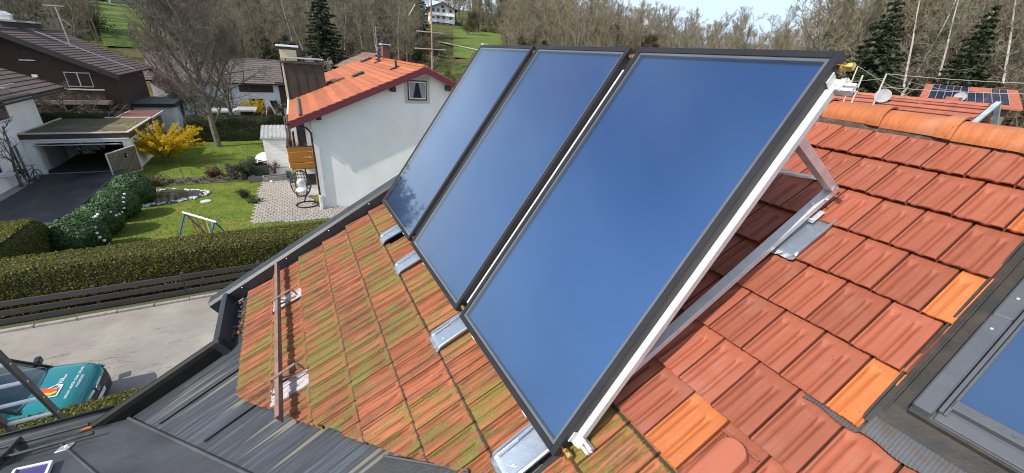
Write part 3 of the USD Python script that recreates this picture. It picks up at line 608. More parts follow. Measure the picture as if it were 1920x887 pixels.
for k in range(3):
    ua = PU0 - k * (PW + PG); ub = ua - PW
    t = thing('solar_collector', names[k], 'solar panel', (0, 0, 0), 0, 'solar collectors tilted up on the tile roof'); PR.append((ua, ub))
    fw = 0.036
    for a, b, c, d in ((ua, ua - fw, 0, PH_), (ub + fw, ub, 0, PH_)):
        mb = MB(); pbox(mb, a, b, c, d, -0.062, 0.0, 0.002); mb.build('frame_side', FRAMEM, t)
    for c, d, w in ((0, fw, 0), (PH_ - fw - .004, PH_, 0)):
        mb = MB(); pbox(mb, ua - fw, ub + fw, c, d, -0.062, -0.0006, 0.002); mb.build('frame_end', FRAMEM, t)
    iu0, iu1, it0, it1 = ua - fw, ub + fw, fw, PH_ - fw - .004
    mb = MB(); mb.prism(Polygon([(iu0, it0), (iu1, it0), (iu1, it1), (iu0, it1)]).difference(Polygon([(iu0 - .017, it0 + .017), (iu1 + .017, it0 + .017), (iu1 + .017, it1 - .017), (iu0 - .017, it1 - .017)])), pan(0, 0, -0.030), RU, PT_DIR, PN_DIR * 0.022); mb.build('edge_seal', SEAL, t)
    mb = MB(); q = [pan(a, b, -0.026) for a, b in ((iu0 - .016, it0 + .016), (iu1 + .016, it0 + .016), (iu1 + .016, it1 - .016), (iu0 - .016, it1 - .016))]; mb.add(q, [[0, 3, 2, 1]]); mb.build('absorber', ABS, t)
    mb = MB(); q = [pan(a, b, -0.006) for a, b in ((iu0, it0), (iu1, it0), (iu1, it1), (iu0, it1))]; mb.add(q, [[0, 1, 2, 3]]); mb.build("glass", SOLGLASS, t)
    mb = MB(); pbox(mb, iu0, iu1, it0, it1, -0.0615, -0.045); mb.build('back_plate', flat('back_plate', (0.35, 0.35, 0.36), 0.5, metal=0.4), t)
    for a, sgn in ((ua, 1), (ub, -1)):
        for tt in (0.055, PH_ - 0.055):
            if (k == 0 and sgn > 0): continue
            mb = MB(); c = pan(a, tt, -.035); mb.tube([c, c + RU * sgn * .028], 0.011, 10); mb.build('pipe_stub', COPPER, t, 40)
            if k == 2 and sgn < 0: continue
            mb = MB(); c = pan(a + sgn * .014, tt, -.035); mb.tube([c, c + RU * sgn * .026], 0.019, 6); mb.build('union_nut', BRASS, t)
ub3 = PR[2][1]
for tt, nm in ((PH_ - 0.055, 'brass air vent fitting sticking out at the top corner of the nearest collector'), (0.055, 'brass drain fitting sticking out at the bottom corner of the nearest collector')):
    t = thing('brass_fitting', nm, 'fitting', (0, 0, 0), 0)
    c = pan(ub3 - .012, tt, -.04)
    mb = MB(); mb.tube([c, c - RU * .012], 0.019, 6); mb.build('hex_nut', BRASS, t)
    mb = MB(); mb.tube([c - RU * .012, c - RU * .024], 0.014, 14); mb.build('body', BRASS, t, 40)
    mb = MB(); mb.tube([c - RU * .024, c - RU * .026, c - RU * .046, c - RU * .049], [0.016, .020, .020, .017], 8 if tt > 1 else 6); mb.build('cap', BRASS, t, 30)
    mb = MB(); mb.tube([c - RU * .018, c - RU * .018 - RN * .022], 0.006, 8); mb.build('valve', BRASS, t, 40)

# ------------------------------------------------------------------ mounting frame: triangle per gap and side, and two cross rails
mf = thing('mounting_frame', 'bare aluminium mounting frame of rails, props and clamps under the tilted collectors', 'mounting frame')
tri_u = [PU0 + 0.02, PU0 - PW - PG / 2, PU0 - 2 * PW - 1.5 * PG, ub3 - 0.012]
for i, u in enumerate(tri_u):
    hw = 0.036 if i in (1, 2) else 0.020; dt = -0.046 if i in (1, 2) else -0.067
    mb = MB(); pbox(mb, u - hw, u + hw, 0.10, PH_ - 0.16, -0.112, dt, .003); mb.build('side_rail', ALUW, mf)
    fu = u + 0.085 if i == 3 else u
    mb = MB()
    a, b = rf(fu, -2.02, 0.060), rf(fu, 0.235, 0.062); mb.bar(a, b, 0.058, 0.044, RN, 0.003); mb.build('base_rail', ALUW, mf)
    p0, p1 = rf(fu - .005, 0.215, 0.07), pan(u + .03, 2.02, -0.13)
    mb = MB(); d = nrm(p1 - p0); mb.bar(p0, p1, 0.055, 0.05, RS, 0.003); mb.build('prop', ALU, mf)
    mb = MB(); mb.bar(p0 - d * .02 + RU * -.026, p0 + d * .09 + RU * -.026, .004, 0.042, RS); mb.build('prop_bracket', ALU, mf)
    for pp in (p0 + d * .05, rf(fu, 0.10, .085)):
        mb = MB(); mb.tube([pp - RU * .03, pp - RU * .040], 0.010, 6); mb.tube([pp - RU * .03, pp - RU * .048], .005, 8); mb.build('bolt', ALU, mf)
    mb = MB(); mb.tube([rf(fu, .02, .087), rf(fu, .02, .097)], .009, 6); mb.build('bolt', ALU, mf)
for i in (2,):
    mb = MB(); mb.bar(rf(tri_u[3] + .07, 0.185, 0.165), pan(tri_u[2] + .0, 1.7, -0.16), 0.016, 0.022, RN, .002); mb.build('brace', ALU, mf)
for tt in (0.135, 2.29):
    mb = MB(); ue = ub3 - 0.095
    pbox(mb, PU0 + .06, ue, tt - .021, tt - .006, -0.125, -0.088); pbox(mb, PU0 + .06, ue, tt + .006, tt + .021, -0.125, -0.088); pbox(mb, PU0 + .06, ue, tt - .0205, tt + .0205, -0.128, -0.112)
    mb.build('cross_rail', ALUW, mf)
    mb = MB(); pbox(mb, ub3 - .002, ub3 - .05, tt - .030, tt + .030, -.088, -.080, .001); pbox(mb, ub3 - .030, ub3 - .048, tt - .030, tt + .030, -.088, -.070, .002); pbox(mb, ub3 - .001, ub3 - .006, tt - .03, tt + .03, -.088, -.03); mb.build('end_clamp', ALUW, mf)
    mb = MB(); c = pan(ub3 - .022, tt, -.08); mb.tube([c, c + PN_DIR * .010], 0.008, 6); mb.tube([c, c + PN_DIR * .016], 0.004, 8); mb.build('bolt', ALU, mf)
    for j in (0, 1):
        mb = MB(); ug = PR[j][1] - PG / 2; pbox(mb, ug - .03, ug + .03, tt - .028, tt + .028, -.088, -.076, .002); mb.build('middle_clamp', ALUW, mf)
for u, tt in ((2.98, 0.0), (2.22, 0.0), (1.02, 0), (0.28, 0), (3.55, 0)):
    mb = MB(); pbox(mb, u, u - .05, -.022, .004, -.10, -.03, .002); mb.build('foot_clip', ALUW, mf)

# ------------------------------------------------------------------ snow bar on the mossy tiles
sb = thing('snow_bar', 'brown steel snow bar on two brackets across the mossy tiles', 'snow bar')
mb = MB(); mb.bar(rf(4.08, -3.70, 0.075), rf(1.50, -3.70, 0.075), 0.008, 0.085, RN, .002); mb.bar(rf(4.08, -3.685, 0.118), rf(1.50, -3.685, 0.118), 0.035, 0.006, RN); mb.build('angle_bar', BROWNMET, sb)
for u in (3.18, 1.94):
    mb = MB(); P_ = [rf(u, -3.74, 0.10), rf(u, -3.735, 0.128), rf(u, -3.60, 0.122), rf(u, -3.52, 0.118), rf(u, -3.505, 0.10), rf(u, -3.505, 0.02)]
    for a, b in zip(P_, P_[1:]): mb.bar(a, b, 0.03, 0.006, RU if False else nrm(np.cross(b - a, RU)))
    mb.build('bracket_strap', BROWNMET, sb)
    mb = MB(); mb.bar(rf(u, -3.74, 0.09), rf(u, -3.83, -.004), 0.026, 0.006, RN); mb.bar(rf(u, -3.71, .04), rf(u, -3.53, .01), .026, .006, RN); mb.bar(rf(u, -3.69, .11), rf(u, -3.60, .01), .02, .005, RN); mb.build('bracket_leg', BROWNMET, sb)
# dry leaves collected in the gutter behind the eave upstand
mb = MB(); lr_ = random.Random(5)
for k in range(70):
    u, s = 3.35 + abs(lr_.gauss(0, .33)), lr_.uniform(-4.36, -4.2); c = rf(u, s, -0.078 + lr_.random() * .035); a = nrm([lr_.gauss(0, 1), lr_.gauss(0, 1), lr_.gauss(0, .4)]); b = nrm(np.cross(a, [lr_.gauss(0, .4), lr_.gauss(0, .4), 1]))
    r1, r2 = lr_.uniform(.015, .035), lr_.uniform(.008, .016); mb.add([c - a * r1, c + b * r2, c + a * r1, c - b * r2], [[0, 1, 2, 3]])
one('dry_leaves', mb, flat('dry_leaf', (0.20, 0.10, 0.045), 0.8, c2=(0.09, 0.05, 0.03), scale=20), 'dry brown leaves lying in the gutter at the far roof corner', 'leaves', kind='stuff')
# ------------------------------------------------------------------ terrain
def az_of(x, y): return math.degrees(math.atan2(x - CAM[0], y - CAM[1]))
def hgt(D, az):
    b = np.interp(D, [0, 64, 92, 130, 178, 260, 420, 700], [0, 0, 8.2, 13.6, 19.6, 33, 44, 46])
    b = min(b, float(np.interp(az, [-90, -25, -5, 12, 24, 90], [13, 14, 15, 21, 50, 50])))
    return b * np.interp(az, [-90, -60, 34, 50, 62, 90, 120], [0.4, 1, 1, 0.62, 0.42, 0.4, 0.3])
def ground_z(x, y): return float(hgt(math.hypot(x - CAM[0], y - CAM[1]), az_of(x, y)))
def polar(D, az, dz=0.0):
    a = math.radians(az); x, y = CAM[0] + D * math.sin(a), CAM[1] + D * math.cos(a); return A([x, y, hgt(D, az) + dz])
FLOOR = mat('woodland_floor', {'g': ('geometry', {}), 'n': ('noise_texture', {'scale': 0.12, 'detail': 6.0, 'roughness': 0.65}), 'r': ('rgb_ramp', {'ramp': [(0.35, (0.12, 0.09, 0.05)), (0.48, (0.10, 0.095, 0.038)), (0.60, (0.07, 0.105, 0.025))]}),
    'n2': ('noise_texture', {'scale': 3.0, 'detail': 4.0}), 'b': ('bump', {'strength': 0.8, 'distance': 0.3}), 'p': ('principled_bsdf', {'roughness': 0.95, 'specular_ior_level': 0.1})},
    [('g.position', 'n.vector'), ('n.fac', 'r.fac'), ('r.color', 'p.base_color'), ('g.position', 'n2.vector'), ('n2.fac', 'b.height'), ('b.normal', 'p.normal')])
Ds = [0.5, 20, 40, 55, 60, 64, 68, 74, 80, 86, 92, 100, 110, 120, 130, 145, 160, 178, 200, 230, 260, 300, 350, 420, 560, 700]
azs = np.arange(-180, 181, 4.0)
V = [[CAM[0] + D * math.sin(math.radians(a)), CAM[1] + D * math.cos(math.radians(a)), (hgt(D, a) if -90 < a < 120 else 0) + (0.5 * math.sin(a * .7 + D * .1) if D > 75 else 0) - 0.02] for D in Ds for a in azs]
q = len(azs); mb = MB(); mb.add(V, [[i * q + j, i * q + j + 1, (i + 1) * q + j + 1, (i + 1) * q + j] for i in range(len(Ds) - 1) for j in range(q - 1)])
struct('ground', mb, FLOOR, True)
def grassmat(name, a, b, c, sc=0.6, dry=(0.20, 0.18, 0.07)):
    return mat(name, {'g': ('geometry', {}), 'n': ('noise_texture', {'scale': sc, 'detail': 7.0, 'roughness': 0.7}), 'r': ('rgb_ramp', {'ramp': [(0.32, a), (0.5, b), (0.62, c), (0.74, dry)]}),
        'n2': ('noise_texture', {'scale': 26.0, 'detail': 5.0, 'roughness': 0.75}), 'v': ('map_range', {'from_min': 0.25, 'from_max': 0.75, 'to_min': 0.55, 'to_max': 1.4}), 'h': ('hsv', {}),
        'b': ('bump', {'strength': 0.9, 'distance': 0.05}), 'p': ('principled_bsdf', {'roughness': 0.9, 'specular_ior_level': 0.15})},
        [('g.position', 'n.vector'), ('n.fac', 'r.fac'), ('g.position', 'n2.vector'), ('n2.fac', 'v.value'), ('v.result', 'h.value'), ('r.color', 'h.color'), ('h.color', 'p.base_color'), ('n2.fac', 'b.height'), ('b.normal', 'p.normal')])
LAWN = grassmat('lawn', (0.085, 0.145, 0.020), (0.135, 0.185, 0.027), (0.19, 0.205, 0.036))
MEADOW = grassmat('meadow_grass', (0.085, 0.135, 0.026), (0.105, 0.155, 0.032), (0.13, 0.16, 0.04), 0.15, (0.16, 0.155, 0.055))
def sheet(name, xs, ys, z, m_, wob=0.0):
    mb = MB(); P = [[x, y, z + wob * (meshkit.fbm(A([[x * .35, y * .35, 0]]), 3)[0] - .5)] for y in ys for x in xs]; q = len(xs)
    mb.add(P, [[i * q + j, i * q + j + 1, (i + 1) * q + j + 1, (i + 1) * q + j] for i in range(len(ys) - 1) for j in range(q - 1)]); return struct(name, mb, m_, True)
sheet('lawn', np.linspace(-13.2, 9, 46), np.linspace(17, 44.2, 56), 0.012, LAWN, 0.10)
sheet('yard', np.linspace(-40, 14, 12), np.linspace(44.25, 60, 10), 0.01, grassmat('yard_grass', (0.06, 0.085, 0.022), (0.09, 0.10, 0.03), (0.12, 0.10, 0.045)))
def meadow(name, az0, az1, D0, D1, n=12):
    mb = MB(); P = [polar(D, a, 0.35 if D0 < D < D1 else 0.2) for D in np.linspace(D0, D1, n) for a in np.linspace(az0, az1, n)]
    mb.add(P, [[i * n + j, i * n + j + 1, (i + 1) * n + j + 1, (i + 1) * n + j] for i in range(n - 1) for j in range(n - 1)]); struct(name, mb, MEADOW, True)
meadow('meadow', 21.0, 28.8, 93, 160)
meadow('hill_meadow', -14.6, -10.6, 86, 132)
meadow('far_meadow', 44.3, 47.5, 128, 150)
# road, kerb, verge, driveway
ASPH = mat('pale_worn_asphalt', {'g': ('geometry', {}), 'n': ('noise_texture', {'scale': 0.7, 'detail': 8.0, 'roughness': 0.7}), 'r': ('rgb_ramp', {'ramp': [(0.3, (0.215, 0.195, 0.17)), (0.55, (0.275, 0.25, 0.22)), (0.72, (0.34, 0.31, 0.26))]}), 'n3': ('noise_texture', {'scale': 90.0, 'detail': 3.0}), 'v': ('map_range', {'to_min': 0.75, 'to_max': 1.25}), 'h': ('hsv', {}),
    'mp': ('mapping', {'scale': (0.05, 0.30, 1)}), 'n2': ('noise_texture', {'scale': 1.6, 'detail': 6.0, 'roughness': 0.62}), 'ab': ('math', {'math_type': 'subtract', 'value2': 0.5}), 'ab2': ('math', {'math_type': 'absolute'}), 'rc': ('rgb_ramp', {'ramp': [(0.0, (.8, .8, .8)), (0.003, (0, 0, 0))]}), 'mx': ('mix_color', {'b': (0.11, 0.10, 0.09)}), 'p': ('principled_bsdf', {'roughness': 0.92, 'specular_ior_level': 0.2})},
    [('g.position', 'n.vector'), ('n.fac', 'r.fac'), ('g.position', 'n3.vector'), ('n3.fac', 'v.value'), ('v.result', 'h.value'), ('r.color', 'h.color'), ('g.position', 'mp.vector'), ('mp.vector', 'n2.vector'), ('n2.fac', 'ab.value1'), ('ab.value', 'ab2.value1'), ('ab2.value', 'rc.fac'), ('rc.color', 'mx.fac'), ('h.color', 'mx.a'), ('mx.result', 'p.base_color')])
sheet('road', np.linspace(-70, 60, 3), [9.35, 15.0], 0.016, ASPH)
KERB = flat('kerb_stone', (0.33, 0.32, 0.29), 0.9, c2=(0.22, 0.21, 0.19), scale=8, bump=0.4, rnd=0.15)
kb = thing('kerb', 'row of pale kerb stones along the far side of the road', 'kerb'); tag(kb, kind='structure')
for k in range(34):
    x = -24 + k
    if x < 6:
        mb = MB(); mb.box((x + .006, 15.0, -0.02), (x + .994, 15.13, 0.10 + 0.008 * math.sin(k * 2.3)), 0.015); mb.build('kerb_stone', KERB, kb)
DIRT = flat('verge_soil', (0.10, 0.075, 0.045), 0.95, c2=(0.065, 0.085, 0.025), scale=2.5, bump=0.8, bscale=14, bdist=0.06)
sheet('verge', np.linspace(-40, 20, 60), np.linspace(15.13, 17.0, 5), 0.07, DIRT, 0.08)
WET = mat('dark_damp_asphalt', {'g': ('geometry', {}), 'mp': ('mapping', {'scale': (1.2, 0.5, 1)}), 'n': ('noise_texture', {'scale': 0.8, 'detail': 6.0, 'roughness': 0.6}), 'r': ('rgb_ramp', {'ramp': [(0.40, (0.040, 0.040, 0.041)), (0.56, (0.062, 0.061, 0.060)), (0.7, (0.11, 0.107, 0.10))]}), 'rr': ('map_range', {'from_min': 0.4, 'from_max': 0.7, 'to_min': 0.5, 'to_max': 0.9}), 'p': ('principled_bsdf', {'specular_ior_level': 0.3})},
    [('g.position', 'mp.vector'), ('mp.vector', 'n.vector'), ('n.fac', 'r.fac'), ('r.color', 'p.base_color'), ('n.fac', 'rr.value'), ('rr.result', 'p.roughness')])
sheet('driveway', [-17.6, -13.1], [15.0, 38.4], 0.020, WET)
mb = MB(); mb.box((-17.5, 34.98, 0.02), (-13.5, 35.14, 0.034)); mb.box((-17.6, 24, .02), (-17.15, 33.2, .06)); struct('driveway_edging', mb, flat('pale_concrete', (0.33, 0.32, 0.30), 0.9, scale=5))
# low dark rail along the driveway
DWOOD = flat('dark_stained_wood', (0.035, 0.032, 0.030), 0.7, c2=(0.06, 0.054, 0.048), scale=6, stretch=(1, 1, 8), bump=0.2, rnd=0.2)
fr = thing('low_rail', 'low black timber rail on short posts along the right edge of the driveway', 'fence')
for k, y in enumerate(np.arange(20.5, 35.2, 1.8)):
    mb = MB(); mb.box((-13.16, y - .05, 0), (-13.04, y + .05, 0.46), 0.01); mb.build('post', DWOOD, fr)
mb = MB(); mb.box((-13.19, 20.6, 0.34), (-13.00, 34.5, 0.43), 0.01); mb.build('rail', DWOOD, fr)
mb = MB(); mb.box((-13.14, 20.6, 0.10), (-13.06, 34.5, 0.20), 0.01); mb.build('rail', DWOOD, fr)
# roadside fence of three dark boards
fc = thing('board_fence', 'dark brown three-board fence along the road below the long hedge', 'fence')
xs = np.arange(-21.5, 5.1, 2.4)
for k, x in enumerate(xs):
    mb = MB(); mb.box((x - .06, 15.42, 0), (x + .06, 15.54, 0.98), 0.01); mb.build('post', DWOOD, fc)
for x0, x1 in zip(xs[:-1:2], xs[2::2]):
    for z in (0.10, 0.42, 0.73):
        mb = MB(); sag = rng.uniform(-.012, .012); mb.bar((x0 + .005, 15.40, z + .10 + sag), (x1 - .005, 15.40, z + .10 - sag), 0.035, 0.20, (0, 0, 1), .006); mb.build('board', DWOOD, fc)

# ------------------------------------------------------------------ leaves, hedges, bushes
def leaf_cards(P, N, size, r, jitter=0.9, asp=0.55, lift=0.0):
    """one small pointed quad per point, roughly facing along N"""
    n = len(P); d = r.normal(size=(n, 3)); nn = N + jitter * d; nn /= np.maximum(np.linalg.norm(nn, axis=1, keepdims=True), 1e-6)
    a = np.cross(nn, r.normal(size=(n, 3))); a /= np.maximum(np.linalg.norm(a, axis=1, keepdims=True), 1e-6); b = np.cross(nn, a)
    s = size * r.uniform(.6, 1.3, (n, 1)); c = P + N * lift * r.random((n, 1))
    V = np.stack([c - a * s, c + b * s * asp, c + a * s, c - b * s * asp], 1).reshape(-1, 3)
    return V, (np.arange(n)[:, None] * 4 + A([[0, 1, 2, 3]]))
def sample(v, f, n, r):
    t = v[f]; cr = np.cross(t[:, 1] - t[:, 0], t[:, 2] - t[:, 0]); ar = np.linalg.norm(cr, axis=1); k = r.choice(len(f), n, p=ar / ar.sum())
    u, w = r.random((n, 1)), r.random((n, 1)); sw = (u + w > 1); u, w = np.where(sw, 1 - u, u), np.where(sw, 1 - w, w)
    return t[k, 0] + u * (t[k, 1] - t[k, 0]) + w * (t[k, 2] - t[k, 0]), cr[k] / np.maximum(ar[k][:, None], 1e-9)
HEDGE = leafmat('hedge_leaf', (0.20, 0.215, 0.026), (0.27, 0.245, 0.034), 0.42)
HEDGED = leafmat('dark_hedge_leaf', (0.038, 0.062, 0.015), (0.06, 0.08, 0.018), 0.25)
BOXL = leafmat('box_leaf', (0.040, 0.110, 0.026), (0.075, 0.16, 0.034), 0.10, rough=0.55)
CORE = flat('hedge_core', (0.022, 0.026, 0.009), 0.95, c2=(0.04, 0.04, 0.015), scale=5, bump=0.8, bscale=16)
def hedge(name, label, lo, hi, lm, dens, size, seed, rnd_top=0.2, wob=0.12, group=None):
    r = np.random.default_rng(seed); lo, hi = A(lo, float), A(hi, float)
    t = trimesh.creation.box(extents=hi - lo); t.apply_translation((lo + hi) / 2)
    while len(t.faces) < 2600: t = t.subdivide()
    v = t.vertices.copy(); c = (lo + hi) / 2; h = (hi - lo) / 2
    rel = (v - c) / h; rr = np.maximum(0, (v[:, 2] - (hi[2] - rnd_top)) / rnd_top) if rnd_top else 0
    for ax in (0, 1):
        v[:, ax] = np.where(np.abs(rel[:, ax]) > .8, v[:, ax] - np.sign(rel[:, ax]) * rnd_top * 0.5 * rr ** 2, v[:, ax])
    n = meshkit.fbm(v * 1.3 + seed, 4) - .5; v += (v - A([c[0], c[1], v[:, 2].mean()]) * A([0, 0, 1]) - A([c[0], c[1], 0])) * 0 + trimesh.Trimesh(v, t.faces, process=False).vertex_normals * (n * wob * 2)[:, None]
    th = thing(name, label, 'hedge', (0, 0, 0), 0, group)
    mb = MB(); mb.add(v, t.faces); mb.build('inner_twigs', CORE, th, True)
    P, N = sample(v, t.faces, int(dens), r); V, F = leaf_cards(P, N, size, r, 0.8, .6, .05); mb = MB(); mb.add(V, F); mb.build('leaves', lm, th)
    return th
hedge('long_hedge', 'long clipped olive green hedge behind the three-board fence along the road', (-21.5, 15.75, 0.0), (5.5, 17.1, 1.76), HEDGE, 90000, 0.040, 1)
hedge('end_hedge', 'short clipped hedge with a sunlit top between the driveway and the round bushes', (-13.35, 16.9, 0), (-12.0, 20.4, 1.95), HEDGE, 16000, 0.040, 2, 0.45)
hedge('roadside_hedge', 'low clipped hedge below the grey sheet roof, in front of the teal car', (-16, 7.6, 0), (-6.15, 9.05, 1.28), HEDGE, 42000, 0.035, 3, 0.3)
hedge('back_hedge', 'dark green hedge across the back of the lawn behind the bare tree', (-11.0, 44.3, 0), (-1.0, 45.8, 2.2), HEDGED, 22000, 0.055, 4, 0.3, 0.2)
hedge('garage_hedge', 'clipped hedge behind the flat garage roof below the dark wooden house', (-20.5, 41.0, 0), (-15.3, 42.4, 2.9), HEDGED, 12000, 0.06, 5, 0.25)
def round_bush(name, label, c, r_, h_, lm, n, size, seed, core=None, cat='bush', group=None, wob=0.10, sub=4):
    r = np.random.default_rng(seed); t = trimesh.creation.icosphere(subdivisions=sub); v = t.vertices.copy()
    k = 1 + wob * 2 * (meshkit.fbm(v * 2.2 + seed * 3.1, 4) - .5); v = v * k[:, None] * A([r_, r_, h_ / 2]); v[:, 2] = np.maximum(v[:, 2] + h_ * .47, 0.02)
    th = thing(name, label, cat, c, 0, group); mb = MB(); mb.add(v, t.faces); mb.build('inner_twigs', core or CORE, th, True)
    P, N = sample(v, t.faces, n, r); V, F = leaf_cards(P, N, size, r, 0.34, .6, .07); mb = MB(); mb.add(V, F); mb.build('leaves', lm, th); return th
for (x, y, r_, h_, lb, s) in ((-11.05, 27.3, 0.92, 1.74, 'ball-clipped box bush nearest the pond, farthest of the row of four', 6), (-11.22, 25.1, 0.88, 1.60, 'ball-clipped box bush second from the pond, with a long drape of white baubles', 7), (-11.36, 22.98, .84, 1.50, 'ball-clipped box bush third from the pond, between two others', 8), (-11.42, 20.85, .92, 1.66, 'ball-clipped box bush nearest the short hedge, closest of the row of four', 9)):
    round_bush('box_bush', lb, (x, y, 0), r_, h_, BOXL, 8000, 0.065, s, group='clipped box bushes along the driveway')
# white baubles strung over the bushes
BAUB = flat('white_bauble', (0.82, 0.83, 0.82), 0.35)
bs = [(512, 282), (514, 292), (513, 302), (508, 314), (497, 319), (488, 323), (478, 324), (468, 317), (461, 306)]
def bush_hit(px, py):
    d = ray(px, py); best = None
    for t in np.arange(16, 36, 0.02):
        p = CAM + d * t
        if p[2] < 0.03: return CAM + d * (t - .05)
        for (x, y, r_, h_) in ((-11.05, 27.3, 0.92, 1.74), (-11.22, 25.1, 0.88, 1.60), (-11.36, 22.98, .84, 1.50), (-11.42, 20.85, .92, 1.66)):
            if ((p[0] - x) / r_) ** 2 + ((p[1] - y) / r_) ** 2 + ((p[2] - h_ * .47) / (h_ / 2)) ** 2 < 1.12: return p
    return CAM + d * 24
bl = thing('bauble_string', 'string of white baubles draped over the clipped box bushes', 'garland')
for px, py in ((233, 364), (232, 371), (232, 379), (232, 390), (228, 398), (223, 402), (217, 404), (207, 398), (187, 397), (184, 402), (180, 406), (175, 409), (178, 427), (181, 437), (187, 445), (195, 451), (203, 457), (214, 461)):
    mb = MB(); p = bush_hit(px, py); mb.ball(p, 0.062, 2); mb.build('bauble', BAUB, bl, True)
# ------------------------------------------------------------------ pond
pd_ = thing('pond', 'small garden pond with dark liner and a ring of white stones', 'pond')
pc = A([-9.85, 28.05, 0]); ring = []
def pond_r(t): return (1.45 + .18 * math.sin(2 * t + 1) , 1.15 + .12 * math.cos(3 * t))
mb = MB(); K = 40; V = [pc + [0, 0, -0.02 + .07]]
for t in np.linspace(0, 2 * math.pi, K, endpoint=False): a, b = pond_r(t); V.append(pc + [a * math.cos(t) * .86, b * math.sin(t) * .86, 0.05])
mb.add(V, [[0, 1 + j, 1 + (j + 1) % K] for j in range(K)]); mb.build('water', mat('pond_water', {'p': ('principled_bsdf', {'base_color': (0.022, 0.016, 0.009), 'roughness': 0.08, 'specular_ior_level': 0.04})}, []), pd_)
mb = MB(); V = []
for t in np.linspace(0, 2 * math.pi, K, endpoint=False): a, b = pond_r(t); V += [pc + [a * math.cos(t) * .84, b * math.sin(t) * .84, 0.04], pc + [a * math.cos(t) * 1.0, b * math.sin(t) * 1.0, 0.13 + .03 * math.sin(5 * t)], pc + [a * math.cos(t) * 1.2, b * math.sin(t) * 1.2, 0.02]]
mb.add(V, [[3 * j + i, 3 * ((j + 1) % K) + i, 3 * ((j + 1) % K) + i + 1, 3 * j + i + 1] for j in range(K) for i in (0, 1)]); mb.build('liner', flat('black_liner', (0.014, 0.014, 0.018), 0.5, c2=(0.035, 0.035, 0.04), scale=5), pd_, True)
STONE = flat('white_stone', (0.62, 0.60, 0.56), 0.85, c2=(0.42, 0.40, 0.37), scale=6, bump=0.3, rnd=0.2)
r = np.random.default_rng(31)
for k in range(150):
    t = r.uniform(0, 2 * math.pi); a, b = pond_r(t); w = r.uniform(1.0, 1.28)
    mb = MB(); s = r.uniform(.05, .12); mb.ball(pc + [a * math.cos(t) * w, b * math.sin(t) * w, 0.09 * (1.5 - w) + s * .4], s, 1, r.uniform(.6, 1.2, 3) * A([1, 1, .7])); mb.build('stone', STONE, pd_, 50)
hr = thing('heron_figure', 'white bird figure standing at the left edge of the pond', 'garden figure', (-10.85, 29.1, 0.02))
mb = MB(); mb.ball((0, 0, .42), .13, 2, (1.3, .8, .9)); mb.tube([(.1, 0, .48), (.15, 0, .62), (.13, 0, .76)], [.05, .035, .03], 8); mb.ball((.15, 0, .79), .045, 2); mb.build('body', STONE, hr, True)
mb = MB(); mb.tube([(.18, 0, .79), (.30, 0, .77)], [.018, .004], 6); mb.build('beak', flat('yellow_beak', (0.5, 0.35, 0.08), 0.5), hr)
for s in (-1, 1): mb = MB(); mb.tube([(0, s * .04, .35), (0.01, s * .04, 0)], .012, 6); mb.build('leg', STONE, hr)
one('round_slab', MB().lathe([(0, 0.0), (.27, 0), (.27, .05), (.25, .06), (0, .06)], (-7.8, 26.5, 0.03), 24), flat('pale_green_slab', (0.45, 0.52, 0.44), 0.8), 'round pale stepping slab on the lawn right of the pond', 'slab', smooth=40)
# ------------------------------------------------------------------ swing set
SW = thing('swing_set', 'child swing set with blue legs, white top bar and red swings behind the long hedge', 'swing')
BLU = flat('blue_paint', (0.035, 0.075, 0.27), 0.4); REDP = flat('red_paint', (0.36, 0.055, 0.04), 0.4); WHP = flat('white_paint', (0.78, 0.78, 0.80), 0.4); PINK = flat('red_plastic_seat', (0.72, 0.05, 0.09), 0.4)
TL, TR = A([-7.55, 20.25, 1.62]), A([-6.30, 18.75, 1.62]); bd = nrm(TR - TL); pp = A([-bd[1], bd[0], 0])
mb = MB(); mb.tube([TL - bd * .12, TR + bd * .12], .045, 10); mb.build('top_bar', WHP, SW, 40)
for c in (TL, TR):
    for s in (-1, 1):
        mb = MB(); mb.tube([c, A([c[0], c[1], 0]) + pp * s * .78 + bd * .0], .032, 8); mb.build('leg', BLU, SW, 40)
    mb = MB(); mb.tube([A([c[0], c[1], .5]) + pp * .53, A([c[0], c[1], .5]) - pp * .53], .02, 8); mb.build('cross_brace', REDP, SW, 40)
for f in (.16, .38, .58):
    c = TL + (TR - TL) * f; mb = MB(); mb.tube([c, c - [0, 0, 1.15] + pp * .10], .02, 8); mb.build('glider_arm', REDP, SW, 40)
    mb = MB(); mb.ball(c + [0, 0, .01], .055, 2); mb.build('hanger', WHP, SW, True)
mb = MB(); c = TL + (TR - TL) * .37; mb.bar(c - bd * .3 - [0, 0, 1.12] + pp * .10, c + bd * .35 - [0, 0, 1.12] + pp * .10, .05, .04); mb.build('glider_beam', REDP, SW)
for s in (-.3, .3): 
    mb = MB(); q_ = c + bd * s - [0, 0, 1.08] + pp * .10; mb.box(q_ - [.12, .12, .02], q_ + [.12, .12, .03], .01); mb.build('glider_seat', PINK, SW)
c = TL + (TR - TL) * .80
for s in (-.16, .16): mb = MB(); mb.tube([c + bd * s, c + bd * s - [0, 0, 1.05]], .012, 6); mb.build('rope', WHP, SW)
mb = MB(); q_ = c - [0, 0, 1.12]; mb.obox(q_, [bd, pp, (0, 0, 1)], (.19, .16, .03), .01); mb.obox(q_ + pp * .15 + [0, 0, .16], [bd, pp, (0, 0, 1)], (.19, .02, .16), .01); mb.obox(q_ - pp * .15 + [0, 0, .09], [bd, pp, (0, 0, 1)], (.17, .02, .04), .01); mb.build('bucket_seat', PINK, SW)
